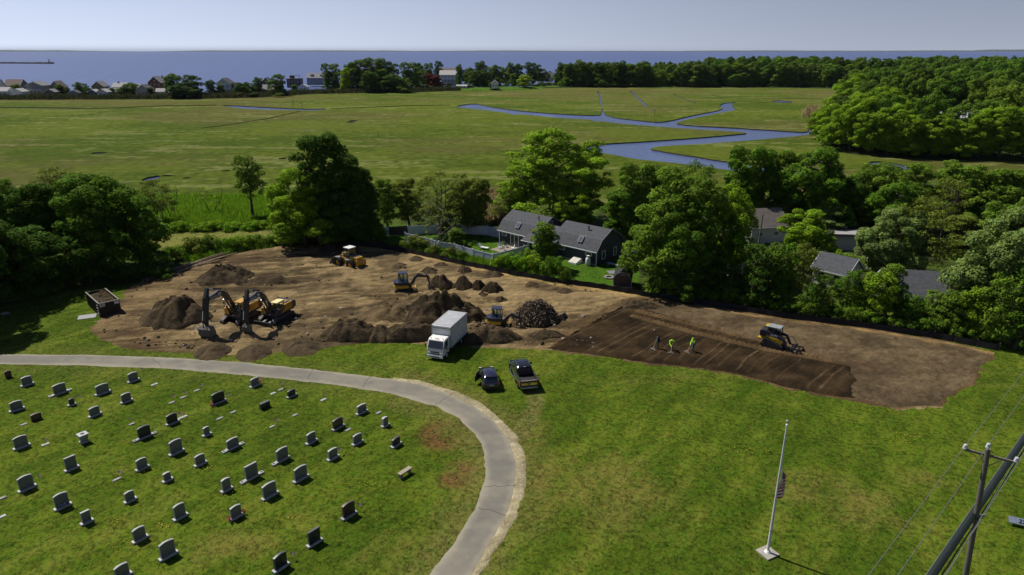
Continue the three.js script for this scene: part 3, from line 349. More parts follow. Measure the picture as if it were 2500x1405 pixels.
{ const L = dome(40, 5.1, 2.4, 13.2, { r0: 0.17, r1: 0.34, flat: 0.7, top: 0.85 }); proto('locust1', 16.5, 11, L, 24, 0.42, 0.3, 18, { gap: 0.3, shell: 0.35, droop: 0.8 }, { fork: 0.3 }); }
for (let k = 0; k < 2; k++) proto('sparse' + k, 14, 11, dome(36, 5.3, 3.4, 10, { r0: 0.17, r1: 0.3, core: 1 }), 13, 0.4, 0.2, 20, { gap: 0.36, shell: 0.25, jit: 0.9 }, { fork: 0.25, stems: 3, twig: 3 });
proto('lollipop', 13.5, 7.4, dome(30, 3.5, 5.2, 8, { r0: 0.22, r1: 0.36, core: 3, top: 0.75 }), 24, 0.36, 0.32, 12, { gap: 0.18 }, { lean: 0.12 });
proto('pear', 9, 4.2, dome(20, 2.1, 1.5, 7.2, { r0: 0.4, r1: 0.55, core: 5, top: 0.85 }), 50, 0.3, 0.16, 8, { gap: 0.14 }, { lean: 0.05 });
proto('small0', 8, 6.5, dome(30, 3.2, 1.0, 6.6, { r0: 0.2, r1: 0.38 }), 28, 0.36, 0.16, 12, { gap: 0.28 }, { stems: 2, fork: 0.2 });
proto('small1', 8.5, 5.6, dome(30, 2.8, 0.9, 7.2, { r0: 0.2, r1: 0.38, top: 0.75 }), 26, 0.36, 0.14, 12, { gap: 0.3, shell: 0.35 }, { stems: 3, fork: 0.2, twig: 1 });
proto('shrub0', 2.4, 3.6, dome(10, 1.7, 0.4, 1.8, { r0: 0.3, r1: 0.5 }), 42, 0.26, 0.06, 6, { gap: 0.2 }, { stems: 3, fork: 0.15 });
proto('shrub1', 2.2, 4.2, dome(12, 2.0, 0.2, 1.7, { r0: 0.25, r1: 0.42 }), 42, 0.26, 0.05, 6, { gap: 0.26 }, { stems: 3, fork: 0.15 });
for (let k = 0; k < 3; k++) proto('far' + k, 15, 12, dome(30, 6.4, 0.7, 13.4, { r0: 0.2, r1: 0.36, core: 3, top: [0.8, 0.95, 0.7][k] }), 9, 0.72, 0.4, 6, { gap: 0.2 });
proto('bare', 11, 5, dome(12, 2.4, 3.5, 6.5, { r0: 0.2, r1: 0.34, core: 0 }), 3.0, 0.36, 0.12, 12, { gap: 0.3, shell: 0.2, jit: 0.9 }, { stems: 2, fork: 0.25, twig: 3 });
function plant(name, cat, key, m, p, h, w, label, group, turn = rr(0, 6.28), bark = mat.bark) {
  const q = protos[key], t = thing(name, label, cat, p, turn, group); t.scale.set(w / q.w, h / q.h, w / q.w);
  const a = shadows(new THREE.Mesh(q.trunk, bark)), b = shadows(new THREE.Mesh(q.crown, m)); a.name = cat === 'shrub' ? 'stem' : 'trunk'; b.name = cat === 'shrub' ? 'foliage' : 'crown'; t.add(a, b); return t;
}
// by its foot, top row and width in the photograph
function tree(px, py, top, wpx, key, m, label, group, y = 0, o = {}) { const p = G(px, py, y), d = PX(p)[2], h = HT(p, top) - y, w = (wpx * d) / FPX; return plant(o.name ?? 'tree', o.cat ?? 'tree', key, m, p, h, w, label, group, o.turn, o.bark); }
// left group over the lawn
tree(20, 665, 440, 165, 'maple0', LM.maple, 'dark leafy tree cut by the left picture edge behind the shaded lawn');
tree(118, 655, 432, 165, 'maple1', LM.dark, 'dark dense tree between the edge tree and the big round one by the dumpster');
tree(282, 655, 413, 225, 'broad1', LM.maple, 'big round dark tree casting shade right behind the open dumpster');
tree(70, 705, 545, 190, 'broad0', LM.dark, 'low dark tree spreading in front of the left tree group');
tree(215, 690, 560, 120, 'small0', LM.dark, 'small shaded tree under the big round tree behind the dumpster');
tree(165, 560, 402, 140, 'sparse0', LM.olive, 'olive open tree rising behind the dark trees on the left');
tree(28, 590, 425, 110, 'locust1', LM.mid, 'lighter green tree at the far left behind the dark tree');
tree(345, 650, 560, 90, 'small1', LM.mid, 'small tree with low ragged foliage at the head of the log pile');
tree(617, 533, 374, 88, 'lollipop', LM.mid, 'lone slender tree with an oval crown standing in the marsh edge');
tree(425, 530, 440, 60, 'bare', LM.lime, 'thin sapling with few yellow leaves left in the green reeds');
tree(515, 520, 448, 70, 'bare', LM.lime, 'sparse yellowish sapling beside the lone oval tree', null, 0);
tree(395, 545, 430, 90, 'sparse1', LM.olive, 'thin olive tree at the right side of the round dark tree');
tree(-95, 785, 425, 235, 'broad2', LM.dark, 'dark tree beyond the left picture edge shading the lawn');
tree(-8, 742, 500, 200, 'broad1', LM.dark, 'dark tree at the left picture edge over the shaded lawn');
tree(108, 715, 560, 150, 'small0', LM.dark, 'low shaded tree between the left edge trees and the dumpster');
// the tall maples behind the loader
tree(818, 588, 304, 215, 'maple0', LM.dark, 'tallest dark maple tree behind the yellow wheel loader', null, 0, { turn: 1 });
tree(748, 600, 404, 165, 'broad2', LM.bright, 'bright green bulging tree at the left foot of the tallest maple');
tree(850, 596, 470, 110, 'broad0', LM.dark, 'lower dark tree in front of the tallest maple trunk');
tree(885, 585, 392, 110, 'maple1', LM.dark, 'narrow dark tree leaning on the right of the tallest maple');
tree(690, 575, 490, 60, 'small1', LM.bright, 'small bright tree at the left end of the green hedge');
tree(945, 560, 428, 90, 'locust1', LM.mid, 'mid green tree right behind the dark section of white fence');
tree(1000, 555, 425, 105, 'locust1', LM.olive, 'olive green tree over the back white fence');
tree(1085, 575, 416, 160, 'sparse0', LM.olive, 'wide brownish olive tree with bare limbs in the fenced yard');
tree(1145, 570, 428, 115, 'broad1', LM.olive, 'dark olive tree beside the terrace of the grey house');
tree(1055, 618, 445, 85, 'bare', LM.olive, 'leafless looking tree with pale bare branches at the silt fence', null, 0, { bark: mat.barkPale });
tree(1092, 614, 500, 70, 'bare', LM.mid, 'second bare stemmed tree close to the front white fence', null, 0, { bark: mat.barkPale });
tree(1115, 600, 555, 40, 'pear', LM.mid, 'small ivy green bush tree against the front white fence');
// by the grey house
tree(1350, 545, 293, 250, 'locust0', LM.locust, 'tallest bright feathery tree behind the grey house', null, 0, { turn: 0.6 });
tree(1425, 540, 345, 150, 'locust1', LM.locust, 'right shoulder tree of the feathery group at the creek bend');
tree(1262, 540, 388, 125, 'locust1', LM.bright, 'bright feathery tree left of the tallest one');
tree(1225, 545, 480, 80, 'sparse1', LM.olive, 'low thin olive tree at the left gable of the grey house');
tree(1398, 568, 452, 128, 'maple1', LM.bright, 'round bright maple right behind the ridge of the grey house');
tree(1330, 655, 538, 66, 'pear', LM.mid, 'narrow upright pear tree in front of the grey house');
tree(1638, 700, 400, 215, 'broad2', LM.mid, 'very broad green tree spreading right of the grey house');
tree(1520, 592, 452, 130, 'maple0', LM.maple, 'green tree over the right gable of the grey house');
tree(1660, 715, 460, 150, 'maple1', LM.maple, 'dark full tree above the shaded site corner');
tree(1560, 590, 378, 150, 'broad0', LM.mid, 'rounded tree top in front of the wide creek bend');
tree(1700, 590, 383, 120, 'sparse1', LM.mid, 'airy tree standing before the last creek bend');
tree(1768, 690, 442, 135, 'broad1', LM.bright, 'light green rounded tree left of the white house');
tree(1640, 580, 420, 130, 'locust1', LM.mid, 'soft green tree between the airy and the broad tree');
tree(1720, 720, 585, 120, 'small0', LM.dark, 'dark low tree shading the fence beside the white shed');
tree(1660, 725, 590, 110, 'small1', LM.dark, 'dark low tree right of the black barn shed');
tree(1608, 722, 600, 84, 'small1', LM.mid, 'leafy low tree touching the black barn shed');
// behind the white house and to the right
[[1825, 560, 338, 160, 'broad0', LM.maple, 'dark tree at the last creek bend left of the pair'], [1905, 560, 352, 130, 'locust1', LM.mid, 'olive green tree beside the pair over the creek'], [1985, 570, 349, 175, 'broad2', LM.maple, 'bushy dark green tree right of the small creek glimpse'], [2060, 575, 420, 130, 'broad1', LM.dark, 'dark lower tree sloping down from the bushy creek tree'], [1950, 562, 462, 110, 'small0', LM.mid, 'mid green tree between the white house and the far row'],
  [2130, 570, 392, 150, 'broad1', LM.mid, 'green tree in the far row left of the brown marsh pool'], [2225, 560, 388, 130, 'locust1', LM.mid, 'pale green tree in the far row under the brown marsh pool'], [2335, 560, 384, 165, 'broad0', LM.mid, 'big rounded tree in the middle of the far right row'], [2425, 560, 400, 130, 'maple1', LM.mid, 'dark green tree second from the right edge in the far row'], [2500, 560, 395, 130, 'broad2', LM.mid, 'tree cut by the right edge in the far row'], [2290, 590, 430, 120, 'sparse0', LM.olive, 'olive tree in front of the far right row'], [2180, 600, 440, 130, 'broad2', LM.maple, 'dark tree just behind the pale garage tree'],
  [1962, 645, 505, 135, 'broad2', LM.bright, 'bright bushy tree right of the white house'], [2015, 590, 496, 100, 'locust1', LM.grey, 'pale grey green tree behind the bright bushy one'], [2168, 680, 496, 150, 'broad0', LM.grey, 'large pale green tree beside the grey garage'], [2245, 690, 470, 160, 'sparse1', LM.olive, 'brownish olive tree between garage and ranch roof'], [2432, 800, 478, 225, 'broad1', LM.grey, 'large soft green tree right of the ranch house roof'], [2480, 800, 470, 190, 'broad1', LM.mid, 'tall tree cut by the right edge above the silt fence'], [2350, 640, 520, 140, 'locust1', LM.olive, 'olive tree behind the ranch house roof'], [2440, 660, 480, 150, 'broad0', LM.mid, 'full tree behind the large soft green one']].forEach((a) => tree(...a));
// row along the silt fence on the right
[[1845, 745, 585, 105, 'small1', LM.dark, 'pale trunked small tree at the silt fence near the white shed'], [1900, 735, 580, 110, 'small0', LM.maple, 'dark small tree in the fence row below the bright bushy tree'], [1955, 745, 590, 100, 'sparse0', LM.olive, 'thin twiggy tree in the fence row'], [2005, 760, 668, 80, 'small1', LM.mid, 'small tree in the fence row under the grey gable'], [2070, 770, 650, 80, 'small1', LM.maple, 'upright dark tree in the fence row right of the grey gable'], [2130, 782, 655, 105, 'small0', LM.bright, 'bright green rounded small tree in the fence row'], [2160, 775, 640, 70, 'pear', LM.mid, 'narrow cedar shaped tree in the fence row before the ranch roof'], [2210, 790, 710, 80, 'small0', LM.maple, 'low dark tree in the fence row under the ranch roof'], [2265, 798, 705, 85, 'small1', LM.mid, 'low green tree in the fence row right of the dark low one'], [2320, 808, 700, 90, 'small0', LM.mid, 'rounded low tree in the fence row'], [2375, 820, 690, 95, 'small1', LM.bright, 'brighter low tree in the fence row beneath the soft green tree'], [2430, 838, 660, 110, 'small0', LM.mid, 'leafy tree at the corner of the silt fence'], [2485, 850, 640, 120, 'small1', LM.maple, 'tree at the right picture edge behind the fence corner'], [1985, 765, 690, 60, 'shrub0', LM.dark, 'dark bush in the fence row'], [1775, 735, 640, 80, 'small1', LM.dark, 'dark thin tree right of the white shed wall'], [1680, 735, 650, 90, 'small0', LM.dark, 'dark undergrowth tree at the shaded fence']].forEach((a) => tree(...a));
// shrubs and hedge lines
const shrub = (px, py, top, w, key, m, label, group) => tree(px, py, top, w, key, m, label, group, 0, { name: 'shrub', cat: 'shrub' });
[[430, 635, 600, 50, 'a', LM.mid, 'small round bush behind the upper logs'], [470, 625, 578, 55, 'a', LM.olive, 'brownish bush left of the long green hedge'], [508, 618, 572, 50, 'a', LM.maple, 'dark bush at the left end of the long green hedge']].forEach(([x, y, t, w, , m, l]) => shrub(x, y, t, w, 'shrub0', m, l));
for (let k = 0; k < 9; k++) shrub(545 + k * 25, 612 - k * 2.2 + rr(-3, 3), 578 - k * 1.6 + rr(-3, 3), 46, k % 2 ? 'shrub0' : 'shrub1', pick([LM.bright, LM.herb, LM.mid]), 'bright green bush in the long hedge along the top of the bare earth', 'bushes of the long hedge above the bare earth');
for (let k = 0; k < 10; k++) shrub(400 + k * 26 + rr(-8, 8), 565 - k * 0.5 + rr(-4, 4), 543 + rr(-4, 4), 44, 'shrub1', pick([LM.herb, LM.bright]), 'low green bush in the line between the reeds and the mown clearing', 'low bushes in front of the green reeds');
for (const [x, y, t, w] of [[1008, 606, 572, 46], [1030, 610, 580, 40], [1062, 622, 596, 34], [1100, 628, 602, 40], [1128, 632, 612, 32]]) shrub(x, y, t, w, 'shrub0', pick([LM.mid, LM.olive]), 'bush growing between the silt fence and the front white fence', 'bushes between silt fence and white fence');
[[1215, 655, 622, 46], [1245, 660, 616, 48], [1275, 664, 622, 52], [1305, 668, 620, 54], [1290, 652, 606, 44]].forEach(([x, y, t, w], i) => shrub(x, y, t, w, i % 2 ? 'shrub0' : 'shrub1', pick([LM.herb, LM.bright]), 'bright weedy bush before the fence of the grey house', 'weedy bushes before the grey house'));
shrub(1352, 682, 622, 56, 'shrub0', LM.maple, 'round dark bush right of the cut stump'); shrub(1378, 690, 648, 44, 'shrub1', LM.mid, 'low bush at the edge of the back lawn behind the silt fence');
for (let k = 0; k < 24; k++) { const t = k / 23, x = lerp(1600, 2440, t), y = lerp(722, 842, t) + rr(-9, -3); shrub(x, y, y - rr(26, 42), 50, pick(['shrub0', 'shrub1']), pick([LM.dark, LM.maple, LM.mid]), 'shaded bush in the undergrowth right behind the silt fence', 'undergrowth bushes behind the silt fence'); }
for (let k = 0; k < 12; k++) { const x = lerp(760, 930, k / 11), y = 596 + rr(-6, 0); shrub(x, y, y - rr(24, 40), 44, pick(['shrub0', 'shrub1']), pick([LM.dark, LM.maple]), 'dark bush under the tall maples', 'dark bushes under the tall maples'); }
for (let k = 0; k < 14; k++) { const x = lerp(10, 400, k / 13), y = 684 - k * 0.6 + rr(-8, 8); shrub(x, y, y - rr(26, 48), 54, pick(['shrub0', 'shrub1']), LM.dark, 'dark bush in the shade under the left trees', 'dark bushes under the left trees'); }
for (let k = 0; k < 7; k++) shrub(1850 + k * 45 + rr(-10, 10), 660 + rr(-25, 25), 628 + rr(-25, 0), 50, 'shrub0', pick([LM.bright, LM.mid]), 'bush in the yards between the white house and the garage', 'bushes in the yards right of the white house');
// tufts of tall grass and reeds: nobody could count them
const blade = (n, h, s) => { const P = [], N = [], C = []; for (let k = 0; k < n; k++) { const a = rr(0, 6.28), x = rr(-s, s), z = rr(-s, s), w = h * 0.05, l = rr(0.1, 0.45) * h, hh = h * rr(0.6, 1.1), dx = Math.cos(a), dz = Math.sin(a), t = rr(0.7, 1.25); const v = [[x - dz * w, -0.05, z + dx * w], [x + dz * w, -0.05, z - dx * w], [x + dx * l * 0.4 + dz * w * 0.7, hh * 0.6, z + dz * l * 0.4 - dx * w * 0.7], [x + dx * l * 0.4 - dz * w * 0.7, hh * 0.6, z + dz * l * 0.4 + dx * w * 0.7], [x + dx * l, hh, z + dz * l]]; for (const i of [0, 1, 2, 0, 2, 3, 3, 2, 4]) { P.push(...v[i]); N.push(dx * 0.3, 0.9, dz * 0.3); C.push(t, t, t); } } const g = new THREE.BufferGeometry(); g.setAttribute('position', new THREE.Float32BufferAttribute(P, 3)); g.setAttribute('normal', new THREE.Float32BufferAttribute(N, 3)); g.setAttribute('color', new THREE.Float32BufferAttribute(C, 3)); return g; };
function tufts(name, label, g, m, n, at) { const im = new THREE.InstancedMesh(g, m, n), o = new THREE.Object3D(), c = new THREE.Color(); let k = 0, tries = 0; while (k < n && tries++ < n * 30) { const q = at(); if (!q) continue; o.position.set(q[0], q[1], q[2]); o.rotation.y = rr(0, 6.28); const s = q[3] ?? 1; o.scale.set(s, s * rr(0.75, 1.25), s); o.updateMatrix(); im.setMatrixAt(k, o.matrix); const t = rr(0.75, 1.25); im.setColorAt(k, c.setRGB(t * rr(0.9, 1.15), t, t)); k++; } im.count = k; im.name = name; shadows(im); scene.add(im); return tag(im, label, null, null, 'stuff'); }
const inPoly = (poly, m = 0) => { const xs = poly.map((p) => p[0]), zs = poly.map((p) => p[1]), x0 = Math.min(...xs), x1 = Math.max(...xs), z0 = Math.min(...zs), z1 = Math.max(...zs); return () => { const x = rr(x0, x1), z = rr(z0, z1); return sdPoly(poly, x, z) < -m ? [x, z] : null; }; };
const near = inPoly(G2([[-100, 560], [-100, 470], [300, 480], [700, 478], [700, 545], [560, 548], [380, 562]]));
tufts('reeds', 'tall fresh green reeds at the near edge of the marsh', blade(14, 1.1, 0.6), LM.herb, 16000, () => { const q = near(); return q && [q[0], -0.2, q[1], rr(0.7, 1.2)]; });
const dry1 = inPoly(G2([[1140, 560], [1150, 490], [1240, 470], [1260, 540]])), dry2 = inPoly(G2([[1900, 560], [1900, 470], [2080, 480], [2100, 560]])), dry3 = inPoly(G2([[2020, 385], [2020, 366], [2200, 392], [2500, 398], [2500, 412], [2200, 404]])), dry4 = inPoly(G2([[1960, 286], [1970, 263], [2040, 261], [2050, 284]]));
tufts('dry_reeds', 'tall tan dry reeds at the foot of the trees', blade(14, 2.0, 0.8), LM.reed, 6000, () => { const q = pick([dry1, dry1, dry1, dry2, dry4])(); return q && [q[0], -0.2, q[1], rr(0.7, 1.2)]; });
const weeds = [inPoly(G2([[940, 600], [1000, 608], [1110, 636], [1220, 660], [1340, 682], [1330, 660], [1200, 640], [1050, 606]])), inPoly(G2([[400, 612], [560, 606], [700, 590], [760, 594], [600, 612], [470, 640]])), inPoly(G2([[380, 565], [700, 556], [700, 546], [390, 545]]))];
tufts('weeds', 'lush weeds along the silt fence and hedge', blade(16, 0.75, 0.45), LM.herb, 5200, () => { const q = pick(weeds)(); return q && [q[0], 0, q[1], rr(0.6, 1.3)]; });
const farBand = inPoly(G2([[-600, 247], [0, 243], [300, 242], [480, 241], [640, 237], [760, 229], [860, 227], [1000, 225], [1120, 221], [1120, 219], [1000, 222], [860, 224], [760, 226], [640, 233], [480, 237], [0, 238], [-600, 241]]));
tufts('marsh_reeds', 'dark band of reeds between the marsh and the beach houses', blade(14, 3.2, 2.2), leafM([0.05, 0.06, 0.02]), 7000, () => { const q = farBand(); return q && [q[0], 0, q[1], rr(0.6, 1.1)]; });
// far trees among the beach houses: [px, foot row, top row, width, leaf, label]
const hS = (x, z) => shoreH(x, z);
function farTree(px, py, top, w, m, label, group, key) { const p = G(px, py, 0); p.y = p.x < 20 && p.z < -480 ? hS(p.x, p.z) : woodH(p.x, p.z); const d = PX(p)[2]; plant('tree', 'tree', key ?? pick(['far0', 'far1', 'far2']), m, p, HT(p, top) - p.y, (w * d) / FPX, label, group); }
[[45, 237, 204, 32, LM.far, 'small tree before the brown roofed beach house at far left'], [148, 238, 205, 34, LM.far, 'yellow green tree before the third beach house from the left'], [165, 238, 212, 24, LM.farDark, 'dark small tree touching the third beach house'], [204, 238, 198, 38, LM.far, 'round light green tree between the third and fourth beach house'], [215, 239, 212, 30, LM.farDark, 'dark tree beside the round light green one'], [315, 237, 200, 50, LM.far, 'wide round tree right of the low white cottages'], [428, 238, 178, 60, LM.far, 'tall open tree left of centre in the beach tree group'], [470, 238, 178, 66, LM.farDark, 'tall broad tree right beside the tall open one'], [450, 240, 205, 80, LM.farDark, 'dark low tree in front of the tall beach tree group'], [518, 236, 194, 36, LM.farDark, 'dark tree at the left side of the white stilted house'], [585, 236, 200, 30, LM.farDark, 'dark tree right of the white stilted house'], [612, 234, 198, 40, LM.far, 'bright bushy tree left of the grey cottage'], [632, 233, 187, 34, LM.far, 'light round tree behind the grey cottage'], [680, 233, 176, 48, LM.far, 'brownish airy tree right of the grey cottage'],
  [815, 222, 148, 66, LM.far, 'first tall tree right of the big grey gabled house'], [845, 224, 165, 34, LM.lime, 'yellow green tree in front of the tall group'], [880, 222, 138, 70, LM.far, 'tall tree in the middle of the point grove'], [925, 222, 133, 80, LM.far, 'highest tree of the point grove'], [905, 226, 172, 60, LM.farDark, 'dark lower tree in front of the point grove'], [960, 225, 178, 62, LM.farDark, 'wide dark tree at the right front of the point grove'], [1005, 220, 145, 66, LM.far, 'right hand tall tree of the point grove'], [985, 226, 185, 50, LM.far, 'low round tree at the marsh edge of the grove'], [1045, 212, 148, 34, LM.far, 'thin tree left of the two dark crowns above the white house'], [1072, 210, 143, 30, LM.farDark, 'dark upright tree above the white three storey house'], [1048, 216, 178, 46, LM.red, 'dark red copper beech left of the white three storey house'], [1065, 217, 184, 40, LM.red, 'lower copper red tree against the white three storey house'], [1122, 214, 155, 26, LM.far, 'slim tree right of the white three storey house'], [1148, 212, 160, 30, LM.far, 'tree behind the round dark one by the white house'], [1175, 208, 147, 44, LM.farDark, 'tall dark tree right of the white three storey house'], [1170, 215, 167, 54, LM.farDark, 'round dark tree at the marsh edge near the white house'], [1218, 208, 155, 44, LM.far, 'rounded tree above the small white garage'], [1245, 206, 150, 26, LM.grey, 'pale thin tree behind the small white garage'], [1265, 206, 154, 38, LM.farDark, 'dark tree right of the pale thin one'], [1300, 205, 148, 48, LM.farDark, 'two headed dark tree left of the gambrel house'], [1255, 212, 178, 30, LM.far, 'oval bush tree left of the willow'], [1281, 215, 180, 42, LM.lime, 'yellow green weeping willow at the marsh edge'], [1370, 210, 151, 42, LM.farDark, 'dark tree right of the gambrel house'], [1205, 219, 202, 30, LM.farDark, 'bush at the marsh edge before the small white garage'], [1022, 208, 152, 42, LM.far, 'tree filling the gap between the grove and the copper beech'], [1140, 206, 163, 30, LM.farDark, 'tree left behind the round dark one by the white house'], [1196, 206, 158, 36, LM.far, 'tree between the tall dark one and the small white garage'], [1238, 205, 164, 34, LM.far, 'low tree behind the small white garage'], [1325, 202, 164, 36, LM.far, 'tree behind the left end of the gambrel house'], [1392, 208, 150, 50, LM.far, 'tree at the left end of the far wood'], [862, 222, 150, 60, LM.far, 'tree between the first and the middle tall tree of the point grove'], [945, 222, 142, 66, LM.farDark, 'tree filling the middle of the point grove'], [540, 236, 205, 26, LM.far, 'small tree left of the white stilted house steps'], [275, 238, 214, 20, LM.far, 'small tree between the small white cottages'], [370, 238, 212, 24, LM.farDark, 'dark shrubby tree before the beige house'], [600, 236, 208, 30, LM.far, 'low tree right of the stilted house'], [720, 226, 206, 24, LM.far, 'low tree under the modern tower house']].forEach(([x, y, t, w, m, l]) => farTree(x, y, t, w, m, l));
// the long front of the wood across the marsh, tree by tree, then the woods behind as one mass
for (let k = 0; k < 34; k++) { const x = 1392 + k * 20.4 + rr(-4, 4), y = 212 + rr(-1.5, 0.5), top = lerp(148, 158, fbm(k * 0.7, 3, 2)) + rr(-5, 5) + (k < 9 ? -6 : 0); if (x > 1588 && x < 1626) continue; farTree(x, y, top, rr(40, 58), pick([LM.far, LM.farDark, LM.far, LM.mid]), 'leafy green tree in the long front row of the wood across the marsh', 'front trees of the far wood'); }
for (let k = 0; k < 44; k++) { const x = k < 30 ? 800 + k * 20 + rr(-8, 8) : 20 + (k - 30) * 50 + rr(-15, 15), y = k < 30 ? lerp(225, 210, k / 29) + rr(-3, 1) : 237; farTree(x, y, y - rr(7, 15), rr(18, 34), pick([LM.far, LM.farDark, LM.olive]), 'low bush between the houses and the marsh edge', 'low bushes along the far marsh edge'); }
farTree(1990, 213, 192, 26, LM.lime, 'small bright bush tree before the far wood');
const edgeTop = [[2035, 355, 250, 95], [2010, 338, 262, 80], [2075, 366, 230, 110], [2120, 374, 268, 100], [2165, 378, 250, 110], [2215, 380, 300, 95], [2270, 382, 268, 110], [2330, 384, 290, 110], [2385, 385, 262, 110], [2440, 386, 250, 115], [2495, 386, 240, 110], [2040, 315, 205, 90], [2065, 285, 185, 80], [2080, 258, 172, 70], [2085, 238, 165, 60], [2100, 340, 215, 105], [2160, 345, 205, 110], [2440, 350, 238, 110], [2490, 345, 232, 110]];
const edgeLabels = ['edge tree of the right wood nearest the creek tip', 'small outermost edge tree of the right wood leaning over the creek tip', 'broad edge tree behind the one nearest the creek tip', 'edge tree of the right wood above the dark bank shadow', 'edge tree left of the glimpsed pale house', 'low edge tree under the glimpsed pale roof', 'tall edge tree right of the glimpsed pale house front', 'edge tree above the tan reeds at the right', 'edge tree over the glimpsed white garage', 'second edge tree from the right picture edge in the lower row', 'edge tree cut by the right picture edge in the lower row', 'edge tree rising behind the small outermost one', 'edge tree on the left slope of the right wood, third from its top', 'edge tree on the left slope of the right wood, second from its top', 'edge tree at the top of the left slope where the far wood begins', 'inner edge tree behind the broad edge tree', 'inner edge tree between the slope and the pale roof', 'upper tree right of the pale roof in the right wood', 'upper tree at the right picture edge of the right wood'];
edgeTop.forEach(([x, y, t, w], i) => { const p = G(x, y, 0); p.y = woodH(p.x, p.z); const d = PX(p)[2]; plant('tree', 'tree', pick(['broad0', 'broad1', 'broad2', 'maple1', 'locust1']), pick([LM.bright, LM.mid, LM.bright, LM.locust]), p, HT(p, t) - p.y, (w * d) / FPX, edgeLabels[i]); });
{
  const wd = inPoly(woodPoly, 8), pts = []; let tries = 0;
  while (pts.length < 1050 && tries++ < 90000) { const q = wd(); if (!q) continue; const d = Math.hypot(q[0], q[1]), s = d < 330 ? 8 : d < 500 ? 8.5 : 10; if (Math.abs(q[0]) > -q[1] * 0.9 + 20 || q[1] > -205) continue; const hp = PX(V(q[0], 0, q[1])); if (hp[0] > 2180 && hp[0] < 2420 && hp[1] > 296 && hp[1] < 362) continue; if (pts.some((p) => (p[0] - q[0]) ** 2 + (p[1] - q[1]) ** 2 < s * s)) continue; pts.push(q); }
  const keys = ['far0', 'far1', 'far2', 'broad1'], wg = new THREE.Group(); wg.name = 'woods'; scene.add(wg); tag(wg, 'unbroken green wood rising behind its front trees on the right', null, null, 'stuff');
  const wm = leafM([0.1, 0.185, 0.015], 0.32), bk = mat.bark;
  keys.forEach((key, n) => { const mine = pts.filter((_, i) => i % keys.length === n), q = protos[key], o = new THREE.Object3D(), c = new THREE.Color(), a = new THREE.InstancedMesh(q.crown, wm, mine.length), b = new THREE.InstancedMesh(q.trunk, bk, mine.length);
    mine.forEach(([x, z], i) => { const h = rr(14, 22.5) - (z < -500 ? 2 : 0), w = rr(9.5, 17); o.position.set(x, woodH(x, z) - 0.3, z); o.rotation.y = rr(0, 6.28); o.scale.set(w / q.w, h / q.h, w / q.w); o.updateMatrix(); a.setMatrixAt(i, o.matrix); b.setMatrixAt(i, o.matrix); const t = rr(0.62, 1.35), y = rr(0.82, 1.2); a.setColorAt(i, c.setRGB(t * y, t, t)); });
    a.name = 'crowns'; b.name = 'trunks'; shadows(a); shadows(b); wg.add(a, b); });
}
// ---------------------------------------------------------------- houses, sheds, fences
function windowOn(parent, x, y, z, w, h, ry = 0, fr = mat.white, name = 'window') { const g = new THREE.Group(); g.name = name; g.position.set(x, y, z); g.rotation.y = ry; parent.add(g); const t = Math.min(0.12, w * 0.14); new B().box(w, t, 0.09, 0, h / 2 - t / 2, 0).box(w, t, 0.09, 0, -h / 2 + t / 2, 0).box(t, h - 2 * t, 0.09, -w / 2 + t / 2, 0, 0).box(t, h - 2 * t, 0.09, w / 2 - t / 2, 0, 0).mesh('frame', fr, g); new B().box(w - 2 * t, h - 2 * t, 0.03, 0, 0, -0.005).mesh('pane', mat.pane, g); return g; }
// gabled block: x along the ridge from -L/2 to L/2, front at +z
function gable(parent, L, D, eave, ridge, wm, rm, o = {}) {
  const { over = 0.35, x = 0, z = 0, hip = 0, y = 0 } = o, w = new B(), h = D / 2, sl = (ridge - eave) / h;
  w.add(new THREE.BoxGeometry(L, eave, D), x, y + eave / 2, z);
  for (const s of [-1, 1]) w.prism([[-h, eave - 0.002], [h, eave - 0.002], [0, ridge - 0.06]], 0.2, x + s * (L / 2 - 0.1) , y, z, 0);
  w.mesh('wall', wm, parent);
  const r = new B(), a = h + over, e = eave - over * sl; for (const s of [-1, 1]) r.prism([[s * a, e], [s * a, e + 0.16], [0, ridge + 0.16], [0, ridge - 0.02]], L + 2 * over, x, y, z, 0.01);
  const rf = r.mesh('roof', rm, parent); const t = new B(); for (const s of [-1, 1]) { t.box(L + 2 * over, 0.16, 0.05, x, y + e + 0.05, z + s * (a + 0.03)); for (const k of [-1, 1]) t.beam(V(x + k * (L / 2 + over + 0.02), y + e + 0.03, z + s * a), V(x + k * (L / 2 + over + 0.02), y + ridge + 0.03, z), 0.05, 0.18); } t.mesh('trim', o.trim ?? mat.white, parent); return rf;
}
